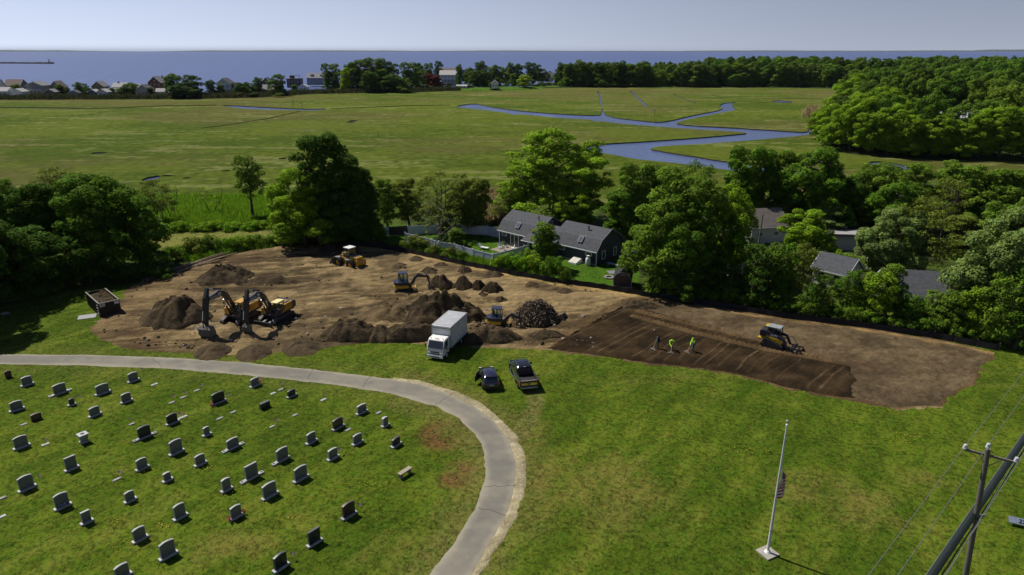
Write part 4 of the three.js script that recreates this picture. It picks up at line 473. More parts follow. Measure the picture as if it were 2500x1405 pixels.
{ // the grey gambrel house
  const c = G(1456, 650), H = thing('house', 'long dark grey house with two gambrel roofs and skylights beyond the site', 'house', c, R(-42)), Ls = 9, gap = 3.6, D = 7.6, e = 2.55;
  const gam = (x0, x1, label) => {
    const L = x1 - x0, xm = (x0 + x1) / 2, prof = [[0.4, e - 0.18], [-1.05, 4.1], [-D / 2, 5.5], [-D + 1.05, 4.1], [-D - 0.4, e - 0.18]], inn = [[-D - 0.22, e - 0.18], [-D + 1.15, 3.95], [-D / 2, 5.33], [-1.15, 3.95], [0.22, e - 0.18]];
    const w = new B().add(new THREE.BoxGeometry(L - 0.1, e - 0.15, D), xm, (e - 0.15) / 2 , -D / 2); for (const s of [x0 + 0.12, x1 - 0.12]) w.prism([[0, e - 0.2], [-1.12, 3.95], [-D / 2, 5.3], [-D + 1.12, 3.95], [-D, e - 0.2]].reverse(), 0.14, s, 0, 0, 0); const wl = w.mesh('wall', mat.siding, H);
    const rf = new B().prism([...prof, ...inn], L + 0.5, xm, 0, 0, 0).mesh('roof', mat.shingle, H);
    new B().box(L + 0.5, 0.14, 0.1, xm, e - 0.2, 0.46).box(0.12, e - 0.3, 0.12, x1 - 0.03, (e - 0.3) / 2, 0.03).box(0.12, e - 0.3, 0.12, x0 + 0.03, (e - 0.3) / 2, 0.03).mesh('trim', mat.white, H);
    const t2 = new B(); for (let k = 0; k < 4; k++) { const [z1, y1] = prof[k], [z2, y2] = prof[k + 1]; t2.beam(V(x1 + 0.27, y1, z1), V(x1 + 0.27, y2, z2), 0.06, 0.16); } t2.mesh('rake_board', M([0.12, 0.13, 0.15], 0.6), H);
    return rf;
  };
  const sky = (rf, x, z0, y0, z1, y1, w) => { const g = new THREE.Group(); g.name = 'skylight'; H.add(g); const d = V(0, y1 - y0, z1 - z0), l = d.length(), n = V(0, -(z1 - z0), y1 - y0).normalize(), m = V(x, (y0 + y1) / 2, (z0 + z1) / 2).addScaledVector(n, 0.06); const a = Math.atan2(y1 - y0, -(z1 - z0)); new B().box(w, 0.12, l, m.x, m.y, m.z, a, 0, 0).mesh('frame', mat.grey, g); m.addScaledVector(n, 0.06); new B().box(w - 0.2, 0.04, l - 0.2, m.x, m.y, m.z, a, 0, 0).mesh('pane', M([0.08, 0.1, 0.13], 0.1, { phys: true, clearcoat: 1 }), g); };
  const r2 = gam(-Ls, 0), r1 = gam(-2 * Ls - gap, -Ls - gap);
  // lower link with its own roof sloping to the front
  new B().box(gap + 2.6, 2.1, 3.2, -Ls - gap / 2 + 0.2 - 0.6, 1.05, 0.2).box(gap, 2.6, 4, -Ls - gap / 2, 1.3, -4).mesh('wall', mat.siding, H);
  new B().prism([[2.15, 2.08], [2.15, 2.22], [-3.6, 4.2], [-7.4, 2.7], [-7.4, 2.56], [-3.6, 4.05]], gap + 3.1, -Ls - gap / 2 - 0.4, 0, 0, 0).mesh('roof', mat.shingle, H);
  new B().box(gap + 3.1, 0.12, 0.08, -Ls - gap / 2 - 0.4, 2.12, 2.2).box(0.12, 2, 0.12, -Ls - gap / 2 - 2.3, 1, 1.83).mesh('trim', mat.white, H);
  sky(r2, -3.7, -0.25, 3.3, -1.0, 4.16, 0.9); sky(r1, -17.6, -0.25, 3.3, -1.0, 4.16, 0.9);
  for (const [x, y, w, h] of [[-7.2, 1.75, 1.25, 0.62], [-1.6, 1.75, 1.3, 0.65], [-20.4, 1.8, 1.2, 0.6]]) windowOn(H, x, y, 0.04, w, h);
  windowOn(H, 0.04, 1.5, -1.9, 0.95, 1.5, Math.PI / 2); windowOn(H, 0.04, 1.5, -5.2, 0.95, 1.5, Math.PI / 2); windowOn(H, -Ls - gap + 0.04, 4.4, -D / 2, 0.7, 0.9, Math.PI / 2);
  const d = windowOn(H, -17.9, 1.08, 0.04, 2.0, 2.1, 0, mat.white, 'patio_door'); new B().box(0.09, 1.9, 0.1, 0, 0, 0.01).mesh('mullion', mat.white, d);
  new B().cyl(0.11, 0.11, 0.75, -3.6, 5.15, -2.6).cyl(0.16, 0.16, 0.1, -3.6, 5.55, -2.6).mesh('vent_pipe', mat.black, H); new B().cyl(0.1, 0.1, 0.8, -14.2, 5.3, -2.3).mesh('vent_pipe', mat.black, H); new B().cyl(0.06, 0.12, 0.25, -3.0, 4.25, -1.15).mesh('roof_vent', mat.white, H);
  new B().box(9.05, 0.25, 0.06, -4.5, 0.13, 0.02).box(9.05, 0.25, 0.06, -17.1, 0.13, 0.02).mesh('foundation', mat.concrete, H);
  const at = (x, z, y = 0) => H.localToWorld(V(x, y, z)); H.updateMatrixWorld();
  // things by the house
  const bulk = (x, z, label) => { const t = thing('cellar_hatch', label, 'hatch', at(x, z), R(-42)); new B().prism([[0, 0], [1.7, 0], [1.7, 0.22], [0, 0.78]], 1.7, 0, 0, 0, 0.02).mesh('frame', mat.white, t); for (const s of [-1, 1]) new B().box(0.78, 0.05, 1.72, s * 0.41, 0.545, 0.86, Math.atan2(0.56, 1.7), 0, 0).mesh('door', M([0.5, 0.48, 0.4], 0.6), t); };
  bulk(-3.6, 0.15, 'sloping cream cellar hatch against the front wall under the small window'); bulk(-14.3, 0.15, 'sloping white cellar hatch beside the terrace door');
  { const t = thing('gas_tank', 'upright white gas tank at the house corner', 'gas tank', at(-1.15, 0.75)); new B().add(new THREE.LatheGeometry([[0, 0.1], [0.36, 0.12], [0.42, 0.25], [0.42, 1.15], [0.34, 1.32], [0.14, 1.4], [0.14, 1.5], [0, 1.5]].map(([a, b]) => new THREE.Vector2(a, b)), 20)).mesh('body', mat.white, t, 40); new B().cyl(0.24, 0.24, 0.3, 0, 1.58, 0).mesh('collar', mat.white, t); new B().cyl(0.35, 0.38, 0.12, 0, 0.06, 0).mesh('foot_ring', mat.grey, t); }
  { const o = tag(new B().box(4.6, 0.08, 4.2, 0, 0.02, 0).mesh('patio', M([0.3, 0.25, 0.2], 0.9, { map: gr2 })), 'small paved terrace before the patio door', null, null, 'structure'); o.position.copy(at(-17.3, 2.6)); o.rotation.y = R(-42); }
  const chair = (x, z, a, m, label) => { const t = thing('garden_chair', label, 'chair', at(x, z, 0.06), a); new B().box(0.55, 0.05, 0.5, 0, 0.4, 0).mesh('seat', m, t); new B().box(0.55, 0.6, 0.05, 0, 0.7, -0.28, -0.25).mesh('backrest', m, t); for (const sx of [-1, 1]) for (const sz of [-1, 1]) new B().box(0.05, 0.4, 0.05, sx * 0.24, 0.2, sz * 0.21).mesh('leg', m, t); };
  chair(-18.6, 3.2, 0.5, mat.white, 'white garden chair on the terrace nearest the fence'); chair(-17.2, 3.5, 2.6, mat.white, 'white garden chair on the terrace facing the house'); chair(-16.3, 2.3, -1.5, mat.white, 'white garden chair beside the terrace door'); chair(-18.4, 1.7, 1.2, mat.grey, 'grey garden chair against the house wall');
  { const t = thing('lounger', 'white padded garden lounger on the grass left of the terrace', 'lounger', at(-20.6, 5.2), R(60)); new B().box(0.7, 0.12, 1.5, 0, 0.35, 0.2).mesh('seat', mat.white, t); new B().box(0.7, 0.12, 0.8, 0, 0.6, -0.8, 0.9).mesh('backrest', mat.white, t); for (const sx of [-1, 1]) for (const z of [-0.5, 0.8]) new B().box(0.06, 0.34, 0.06, sx * 0.3, 0.17, z).mesh('leg', mat.grey, t); }
  { const t = thing('bench', 'grey bench standing in the shade of the house gable', 'bench', at(2.2, -1.6), R(-42)); new B().box(2.2, 0.07, 0.6, 0, 0.45, 0).mesh('seat', M([0.35, 0.36, 0.42], 0.6), t); for (const s of [-1, 1]) new B().box(0.08, 0.42, 0.55, s * 0.9, 0.21, 0).mesh('leg', mat.grey, t); }
  { const o = new B().box(2.6, 0.05, 1.6, 0, 0.03, 0).mesh('tarp', M([0.2, 0.2, 0.23], 0.7, { map: gr05 })); tag(o, 'grey tarp spread on the grass by the gable end', 'tarp'); o.position.copy(at(4.2, 0.6)); o.rotation.y = 0.2; }
  { const t = thing('fire_pit', 'round stone fire pit on the back lawn', 'fire pit', G(1487, 679)); for (let k = 0; k < 11; k++) { const a = (k / 11) * 6.283; new B().box(0.36, 0.24, 0.26, Math.cos(a) * 0.65, 0.12, Math.sin(a) * 0.65, 0, -a, 0).mesh('stone', mat.concrete, t); } new B().cyl(0.5, 0.5, 0.08, 0, 0.05, 0).mesh('ash', mat.black, t); }
  { const t = thing('tree_stump', 'freshly cut tree stump behind the silt fence', 'stump', G(1323, 668)); new B().cyl(0.42, 0.6, 0.5, 0, 0.25, 0, 0, 0, 0, 14).mesh('bark', mat.bark, t); new B().cyl(0.4, 0.4, 0.04, 0, 0.515, 0, 0, 0, 0, 14).mesh('cut_face', M([0.45, 0.25, 0.12], 0.8, { map: gr05 }), t); }
}
{ // black barn shed on skids
  const c = G(1519, 706), t = thing('shed', 'black barn shaped storage shed standing behind the silt fence', 'shed', c, R(-12)); const arc = [[-1.3, 0.45], [-1.35, 1.55], [-0.95, 2.2], [0, 2.65], [0.95, 2.2], [1.35, 1.55], [1.3, 0.45]], s = (k) => new THREE.Shape(arc.map(([x, y]) => new THREE.Vector2(x * k, 0.45 + (y - 0.45) * k)));
  const ext = (k, d, z) => { const g = new THREE.ExtrudeGeometry(s(k), { depth: d, bevelEnabled: false }); g.translate(0, 0, z); return g; };
  new B().add(ext(0.97, 3.6, -3.55)).mesh('body', M([0.03, 0.03, 0.033], 0.7, { map: gr2, bump: hg1, bs: 0.01 }), t); new B().add(ext(0.9, 0.05, 0.055)).mesh('door', M([0.05, 0.022, 0.015], 0.6, { map: rep(tWood, 1) }), t);
  const r = new B(); for (let k = 1; k < 5; k++) { const [x1, y1] = arc[k], [x2, y2] = arc[k + 1]; if (k < 5) r.beam(V(x1, y1 + 0.03, 0.17), V(x1, y1 + 0.03, -3.7), 0.02, 0.02); const a = Math.atan2(y2 - y1, x2 - x1), l = Math.hypot(x2 - x1, y2 - y1); r.box(l + 0.06, 0.05, 3.9, (x1 + x2) / 2, (y1 + y2) / 2 + 0.05, -1.77, 0, 0, a); } r.mesh('roof', M([0.02, 0.02, 0.022], 0.9, { map: rep(tShingle, 3, 2.6), bump: rep(hShingle, 3, 2.6), bs: 0.02 }), t);
  const tr = new B(); for (let k = 0; k < 6; k++) tr.beam(V(arc[k][0], arc[k][1], 0.12), V(arc[k + 1][0], arc[k + 1][1], 0.12), 0.06, 0.08); tr.mesh('trim', M([0.4, 0.4, 0.42], 0.5), t); new B().box(0.5, 0.14, 0.04, 0, 2.25, 0.13).mesh('vent', mat.grey, t);
  new B().box(2.9, 0.12, 0.3, 0, 0.4, 0.25).box(0.14, 0.12, 3.8, -1.1, 0.3, -1.6).box(0.14, 0.12, 3.8, 1.1, 0.3, -1.6).box(1.3, 0.1, 0.5, -0.7, 0.26, 0.5).mesh('skid', mat.steel, t);
}
{ const t = thing('shed', 'narrow white shed half hidden by the fence row trees', 'shed', G(1784, 668), R(28)); gable(t, 2.6, 4, 2.4, 3.5, mat.sidingWhite, mat.shingle); }
{ const p = G(1852, 582), t = thing('house', 'white house with a brown grey roof behind the light green tree', 'house', p, R(12)); gable(t, 7, 6.5, 3.1, 5.6, mat.sidingWhite, mat.shingleBrown); windowOn(t, 1.4, 1.7, 3.29, 1.1, 0.9); windowOn(t, -1.8, 1.7, 3.29, 1.1, 0.9); windowOn(t, 3.54, 1.6, 0.8, 0.9, 1.1, Math.PI / 2); windowOn(t, 3.54, 1.05, -1.4, 0.95, 2.05, Math.PI / 2, mat.white, 'door'); }
{ const p = G(2060, 612), t = thing('garage', 'long grey garage with a flat pale roof between the trees', 'garage', p, R(-6)); new B().box(7.4, 2.6, 5.2, 0, 1.3, -2.6).mesh('wall', M([0.27, 0.27, 0.29], 0.7, { map: gr6 }), t); new B().box(7.9, 0.22, 5.8, 0, 2.75, -2.55, -0.06).mesh('roof', M([0.34, 0.33, 0.32], 0.85, { map: gr2 }), t); new B().box(5.6, 2.1, 0.06, 0.2, 1.06, 0.03).mesh('garage_door', M([0.3, 0.3, 0.32], 0.6, { bump: rep(hSiding, 3, 3), bs: 0.03 }), t); }
{ const t = thing('house', 'grey hip roofed house showing only its peaked roof above the fence row', 'house', G(2040, 690), R(-50)); gable(t, 5, 5, 2.4, 4.2, mat.sidingWhite, mat.shingle); windowOn(t, 1.2, 1.5, 2.54, 1.1, 1.0); windowOn(t, -1.2, 1.5, 2.54, 1.1, 1.0); }
{ const t = thing('ranch_house', 'long low ranch house with a dark shingle roof behind the fence row on the right', 'house', G(2270, 748), R(-14)); gable(t, 12.5, 7.2, 2.5, 4.9, mat.sidingWhite, mat.shingle, { over: 0.5 }); for (const x of [-4, 0, 4]) windowOn(t, x, 1.5, 3.64, 1.3, 1.0); new B().box(0.5, 0.8, 0.5, -5.6, 4.9, -0.6).mesh('chimney', M([0.3, 0.12, 0.1], 0.8, { map: gr05 }), t); new B().box(0.4, 0.25, 0.4, -6.3, 4.6, 0.2).mesh('roof_vent', mat.white, t); }
{ const t = thing('utility_pole', 'short wooden pole in front of the white house', 'utility pole', G(1851, 606)); new B().bar(V(0, 0, 0), V(0.15, 6.2, 0), 0.14, 0.1, 10).mesh('pole', mat.oldWood, t); }
// glimpsed pale house inside the right wood
{ const p = G(2318, 338), t = thing('house', 'pale roofed white house glimpsed through the wood on the right', 'house', V(p.x, woodH(p.x, p.z), p.z), R(-20)); gable(t, 14, 9, 6, 9.5, mat.sidingWhite, M([0.42, 0.43, 0.45], 0.8)); gable(t, 8, 7, 4.2, 7, mat.sidingWhite, M([0.42, 0.43, 0.45], 0.8), { x: -3, z: 6 }); for (const x of [-5, -1, 3]) for (const y of [1.6, 4.4]) windowOn(t, x, y, y > 2 ? 4.54 : x < 2 ? 9.54 : 4.54, 1.1, 1.4); }
{ const p = G(2365, 352), t = thing('garage', 'small white garage glimpsed under the trees of the right wood', 'garage', V(p.x, woodH(p.x, p.z), p.z), R(10)); gable(t, 7, 6, 2.8, 4.6, mat.sidingWhite, mat.shingle); windowOn(t, 0, 1.4, 3.04, 2.4, 2.0, 0, mat.white, 'garage_door'); }
// fences
function fence(pts, h, pm, label, o = {}) {
  const P = pts.map(([x, y]) => G(x, y)), t = thing('fence', label, 'fence', P[0]); let k = 0;
  for (let i = 1; i < P.length; i++) { const a = P[i - 1].clone().sub(P[0]), b = P[i].clone().sub(P[0]), l = a.distanceTo(b), n = Math.max(1, Math.round(l / 2.4)), ang = Math.atan2(-(b.z - a.z), b.x - a.x);
    for (let j = 0; j < n; j++) { const m = a.clone().lerp(b, (j + 0.5) / n), q = a.clone().lerp(b, j / n); new B().box(0.13, h + 0.14, 0.13, q.x, (h + 0.14) / 2, q.z, 0, ang).add(new THREE.ConeGeometry(0.11, 0.12, 4), q.x, h + 0.2, q.z, 0, ang + 0.785).mesh('post', o.post ?? pm, t); const w = l / n - 0.13, pb = new B(); for (let s = 0; s < 8; s++) pb.add(new THREE.BoxGeometry(w / 8 - 0.012, h - 0.26, 0.03 + 0.006 * (s % 2)), m.x + Math.cos(ang) * ((s - 3.5) * w) / 8, h / 2 + 0.02, m.z - Math.sin(ang) * ((s - 3.5) * w) / 8, 0, ang); pb.mesh('panel', pm, t); new B().box(w, 0.13, 0.07, m.x, h - 0.05, m.z, 0, ang).box(w, 0.12, 0.07, m.x, 0.1, m.z, 0, ang).mesh('rail', pm, t); } }
  return t;
}
const vinyl = M([0.66, 0.68, 0.74], 0.45, { map: gr6 }), darkFence = M([0.05, 0.045, 0.04], 0.8, { map: gr2 });
fence([[938, 578], [950, 577]], 1.8, vinyl, 'short white fence piece at the left end of the dark fence section'); fence([[951, 577], [996, 574]], 1.8, darkFence, 'dark brown fence section between the two white fences'); fence([[997, 575], [1040, 572], [1090, 569], [1190, 575], [1222, 582]], 1.8, vinyl, 'white vinyl fence along the back of the yard');
fence([[990, 590], [1038, 602], [1072, 612], [1110, 618], [1155, 632], [1203, 644]], 1.6, vinyl, 'white vinyl fence along the front of the yard'); fence([[1203, 644], [1250, 632], [1308, 615]], 1.6, vinyl, 'white vinyl fence turning back to the grey house wall'); fence([[1528, 634], [1563, 640]], 1.7, vinyl, 'short white fence piece right of the grey house');
{ // black silt fence on stakes
  const P = fenceLine.map(([x, z]) => V(x, 0, z)), t = thing('silt_fence', 'low black silt fence running along the far edge of the site', 'fence', P[0]), cur = new THREE.CatmullRomCurve3(P.map((p) => p.clone().sub(P[0])), false, 'catmullrom', 0.1), L = cur.getLength(), n = Math.round(L / 2.2), m = M([0.011, 0.011, 0.012], 0.9, { side: THREE.DoubleSide, map: gr2, bump: hg1, bs: 0.02 });
  for (let i = 0; i < n; i++) { const b = new B(), K = 5; for (let k = 0; k < K; k++) { const t0 = (i + k / K) / n, t1 = (i + (k + 1) / K) / n, a = cur.getPointAt(t0), c = cur.getPointAt(t1), sag = (q) => 0.85 - 0.1 * Math.sin(Math.PI * q) + 0.05 * hash(i, 3), bul = (q) => 0.1 * Math.sin(Math.PI * q); b.quad([a.x, -0.1, a.z + bul(k / K)], [c.x, -0.1, c.z + bul((k + 1) / K)], [c.x, sag((k + 1) / K), c.z], [a.x, sag(k / K), a.z]); } b.mesh('fabric', m, t); const q = cur.getPointAt(i / n); new B().box(0.05, 1.0, 0.05, q.x, 0.5, q.z - 0.05, rr(-0.06, 0.06), 0, rr(-0.06, 0.06)).mesh('stake', mat.oldWood, t); }
}
// beach houses and the houses on the point: [middle, foot row, width, top row, kind, walls, roof, label]
const wallTones = { w: M([0.6, 0.6, 0.6], 0.7), g: M([0.24, 0.25, 0.27], 0.7), b: M([0.17, 0.13, 0.1], 0.7), d: M([0.075, 0.06, 0.055], 0.7), n: M([0.1, 0.11, 0.15], 0.7), c: M([0.42, 0.38, 0.31], 0.7), r: M([0.12, 0.05, 0.04], 0.7) }, roofTones = { g: M([0.16, 0.16, 0.17], 0.9), b: M([0.12, 0.09, 0.08], 0.9), l: M([0.32, 0.31, 0.31], 0.9), d: M([0.06, 0.06, 0.065], 0.9), t: M([0.3, 0.26, 0.22], 0.9) };
function farHouse(px, py, wpx, top, kind, wm, rm, label, o = {}) {
  const p0 = G(px, py), y = p0.x < 60 && p0.z < -480 ? Math.max(0, shoreH(p0.x, p0.z)) : 0, p = G(px, py - (o.up ?? 0) + 0, y), d = PX(p)[2], W = (wpx * d) / FPX, Ht = HT(p, top) - p.y, t = thing(o.name ?? 'beach_house', label, o.cat ?? 'house', p, o.turn ?? 0), ev = Ht * (o.eave ?? 0.66), dep = o.dep ?? W * 0.85;
  const st = o.stilt ? Ht * 0.22 : 0;
  if (kind === 'gable') { gableTurned(t, W, dep, ev, Ht, wallTones[wm], roofTones[rm]); } else if (kind === 'flat') { new B().add(new THREE.BoxGeometry(W, Ht * 0.75, dep), 0, Ht * 0.375, 0).add(new THREE.BoxGeometry(W * 0.28, Ht * 0.25, dep * 0.4), -W * 0.2, Ht * 0.87, -dep * 0.1).mesh('wall', wallTones[wm], t); new B().box(W * 1.25, 0.4, dep * 1.1, -W * 0.1, Ht * 0.72, 0).box(W * 0.55, 0.25, dep * 0.5, W * 0.15, Ht * 0.99, 0).cyl(0.12, 0.12, Ht * 0.25, W * 0.35, Ht * 0.87, dep * 0.2).cyl(0.12, 0.12, Ht * 0.25, W * 0.35, Ht * 0.87, -dep * 0.2).mesh('roof_deck', roofTones[rm], t); } else gable(t, W, dep, ev, Ht, wallTones[wm], roofTones[rm], { over: 0.5 });
  const front = kind === 'gable' ? dep / 2 + 0.03 : dep / 2 + 0.03, rows = Math.max(1, Math.floor(ev / 3)), cols = Math.max(1, Math.round(W / 3.2)); const big = o.win ?? 1.1;
  for (let r = 0; r < rows; r++) for (let c = 0; c < cols; c++) windowOn(t, ((c + 0.5) / cols - 0.5) * W * 0.9, (ev * (r + 0.55)) / rows, front, Math.min(big, (W / cols) * 0.55), Math.min(1.4, (ev / rows) * 0.5));
  if (kind === 'gable' && Ht > 7) windowOn(t, 0, ev + (Ht - ev) * 0.3, front, 1.0, 1.1);
  for (let r = 0; r < rows; r++) windowOn(t, W / 2 + 0.03, (ev * (r + 0.55)) / rows, 0, 1.1, 1.3, Math.PI / 2);
  if (o.deck) { const b = new B(), yd = ev * 0.5; b.box(W * 1.02, 0.2, 2.4, 0, yd, front + 1.2); for (let k = -2; k <= 2; k++) b.box(0.22, yd, 0.22, (k * W) / 4.2, yd / 2, front + 2.2); for (let k = 0; k < 14; k++) b.box(0.08, 0.9, 0.08, (k / 13 - 0.5) * W, yd + 0.5, front + 2.3); b.box(W, 0.12, 0.12, 0, yd + 1, front + 2.3).mesh('deck', mat.whitePlain, t); }
  if (o.chim) new B().box(0.9, 2.2, 0.9, W * o.chim, Ht * 0.98, 0).mesh('chimney', M([0.2, 0.1, 0.08], 0.8), t);
  if (o.dorm) { const g = new THREE.Group(); g.name = 'dormer'; t.add(g); for (const s of o.dorm) { new B().box(2.4, 1.8, 2.2, s * W, ev + (Ht - ev) * 0.42, dep * 0.28).mesh('dormer_wall', wallTones[wm], g); new B().prism([[-1.4, 0], [1.4, 0], [0, 1.1]].map(([a, b]) => [a, b]), 2.9, 0, 0, 0, 0.02).mesh('dormer_roof', roofTones[rm], g).position.set(s * W, ev + (Ht - ev) * 0.42 + 0.9, dep * 0.28); } }
  if (o.porch) { new B().box(W * 0.95, 0.25, 2.6, 0, ev * 0.42, front + 1.3).mesh('porch_roof', roofTones.l, t); for (let k = -1.5; k <= 1.5; k++) new B().box(0.25, ev * 0.4, 0.25, (k * W) / 3.5, ev * 0.2, front + 2.4).mesh('porch_post', mat.whitePlain, t); }
  return t;
}
function gableTurned(t, W, D, ev, Ht, wm, rm) { // gable end towards the marsh
  const w = new B().add(new THREE.BoxGeometry(W, ev, D), 0, ev / 2, 0), tri = new THREE.Shape([[-W / 2, ev - 0.01], [W / 2, ev - 0.01], [0, Ht - 0.1]].map(([a, b]) => new THREE.Vector2(a, b))), ge = new THREE.ExtrudeGeometry(tri, { depth: D - 0.02, bevelEnabled: false }); ge.translate(0, 0, -D / 2 + 0.01); w.add(ge).mesh('wall', wm, t);
  const r = new B(), a = Math.atan2(Ht - ev, W / 2), l = Math.hypot(W / 2, Ht - ev) + 0.6; for (const s of [-1, 1]) r.box(l, 0.2, D + 1, s * (W / 4 + 0.12), (ev + Ht) / 2 + 0.02, 0, 0, 0, -s * a); r.mesh('roof', rm, t);
  const tr = new B(); for (const s of [-1, 1]) tr.beam(V(s * (W / 2 + 0.4), ev - 0.3, D / 2 + 0.52), V(0, Ht + 0.06, D / 2 + 0.52), 0.08, 0.26); tr.mesh('trim', mat.whitePlain, t);
}
[[-2, 232, 22, 194, 'side', 'w', 'd', 'tall white beach house cut by the left picture edge'], [43, 228, 38, 194, 'side', 'b', 'b', 'brown roofed beach house second from the left edge', { eave: 0.6 }], [12, 238, 34, 213, 'side', 'w', 'l', 'low white cottage at the left edge before the beach houses'], [50, 238, 28, 216, 'gable', 'w', 'l', 'low white cottage with a deck in front of the brown roofed house', { deck: 1 }], [98, 232, 40, 199, 'gable', 'g', 'g', 'broad grey beach house with a large front gable', { deck: 1, eave: 0.72 }], [84, 230, 18, 203, 'side', 'g', 'd', 'narrow grey wing left of the broad grey beach house'], [146, 230, 30, 198, 'gable', 'g', 'b', 'grey beach house with a steep roof behind the yellow green tree', { eave: 0.55 }], [130, 238, 26, 217, 'gable', 'b', 'g', 'low brown cottage below the steep roofed beach house'], [188, 238, 26, 220, 'gable', 'g', 'd', 'small dark cottage left of the round green tree'], [248, 228, 30, 199, 'gable', 'b', 'g', 'brownish beach house between two low white cottages', { eave: 0.6 }], [232, 238, 22, 218, 'gable', 'n', 'l', 'blue grey low cottage right of the round green tree'], [256, 238, 24, 217, 'gable', 'w', 'l', 'low white cottage in front of the brownish beach house'], [281, 236, 22, 215, 'side', 'w', 'g', 'small white cottage with a flat porch roof', { porch: 1 }], [300, 230, 32, 202, 'side', 'w', 'l', 'pale house with a hip roof behind the wide round tree', { chim: -0.2 }], [333, 231, 26, 205, 'side', 'w', 'l', 'pale low house right of the wide round tree'], [357, 236, 30, 207, 'gable', 'c', 'd', 'beige house with dark gable left of the tall red brown house'], [388, 232, 32, 187, 'gable', 'r', 'g', 'tall red brown beach house beside the tree group', { chim: 0.45, eave: 0.68 }], [397, 236, 22, 216, 'side', 'w', 'l', 'low white annex at the foot of the red brown house'], [554, 232, 34, 191, 'gable', 'w', 'd', 'white beach house on stilts with two decks', { deck: 1, eave: 0.7 }], [580, 232, 16, 202, 'side', 'w', 'd', 'small white wing behind the stilted white house'],
  [656, 227, 36, 207, 'side', 'n', 'g', 'low grey cottage with a light pointed roof at the marsh edge', { eave: 0.5 }], [655, 224, 26, 190, 'gable', 'd', 'd', 'dark steep gabled house behind the grey cottage'], [721, 214, 32, 184, 'flat', 'd', 'd', 'dark brown modern tower house with a roof deck'], [742, 220, 21, 205, 'gable', 'w', 'l', 'tiny white cottage below the modern tower house', { eave: 0.55 }], [777, 207, 44, 178, 'side', 'g', 'g', 'large grey house with two gables by the point grove', { chim: 0.3, dorm: [-0.25, 0.28], eave: 0.62 }], [822, 219, 20, 202, 'flat', 'b', 'b', 'plain brown outbuilding at the grove edge'], [1098, 210, 44, 172, 'side', 'w', 'l', 'white three storey house at the end of the marsh', { eave: 0.74, porch: 1, chim: 0 }], [1098, 201, 52, 166, 'side', 'c', 'b', 'brown roofed house right behind the white three storey house', { chim: 0.3 }], [1208, 216, 16, 196, 'gable', 'w', 'l', 'small white gabled hut at the marsh edge', {}], [1221, 203, 17, 188, 'side', 'w', 'l', 'small white garage below the rounded tree', { win: 0.9 }], [1331, 199, 36, 178, 'side', 'w', 'd', 'white gambrel house with a long dormer', { dorm: [-0.2, 0.2], eave: 0.55, porch: 1 }], [1363, 204, 20, 190, 'gable', 'b', 'l', 'small brown barn right of the gambrel house'], [1341, 190, 20, 172, 'gable', 'w', 'g', 'white roof gable peeping behind the gambrel house'], [1296, 196, 14, 182, 'gable', 'w', 'l', 'white cottage left of the gambrel house'], [1602, 196, 28, 170, 'side', 'c', 't', 'house with a tan roof in the gap of the far wood', { porch: 1, eave: 0.6 }], [1570, 195, 14, 184, 'side', 'w', 'l', 'white house front glimpsed in the far trees'], [1128, 216, 24, 207, 'side', 'w', 'l', 'low white fence like shed right of the white three storey house', { eave: 0.7 }]].forEach(([x, y, w, t, k, a, b, l, o]) => farHouse(x, y, w, t, k, a, b, l, o));
// ---------------------------------------------------------------- cemetery
const ZM = { 5: [0, 860, 3.906], 6: [0, 1120, 3.906], 7: [600, 880, 3.906], 8: [560, 1120, 4.63] }, zp = (z, x, y) => [ZM[z][0] + x / ZM[z][2], ZM[z][1] + y / ZM[z][2]];
const SA = R(53), SX = Math.cos(SA), SZ = -Math.sin(SA), vaseDark = M([0.015, 0.015, 0.016], 0.7), flower = M([0.4, 0.02, 0.015], 0.7), flowerW = M([0.35, 0.35, 0.6], 0.7), leafDull = M([0.04, 0.07, 0.015], 0.8);
function tablet(w, h, t, style) {
  const s = new THREE.Shape(), a = w / 2; s.moveTo(-a, 0); s.lineTo(a, 0);
  if (style === 'f') { s.lineTo(a, h); s.lineTo(-a, h); } else if (style === 'o') { s.lineTo(a, h * 0.78); s.quadraticCurveTo(a * 0.9, h, 0, h); s.quadraticCurveTo(-a * 0.9, h, -a, h * 0.78); } else { s.lineTo(a, h * 0.9); s.quadraticCurveTo(0, h * 1.1, -a, h * 0.9); }
  s.closePath(); const g = new THREE.ExtrudeGeometry(s, { depth: t - 0.03, bevelEnabled: true, bevelThickness: 0.015, bevelSize: 0.015, bevelOffset: -0.015, bevelSegments: 1, curveSegments: 6 }); g.translate(0, 0, -(t - 0.03) / 2); return g;
}
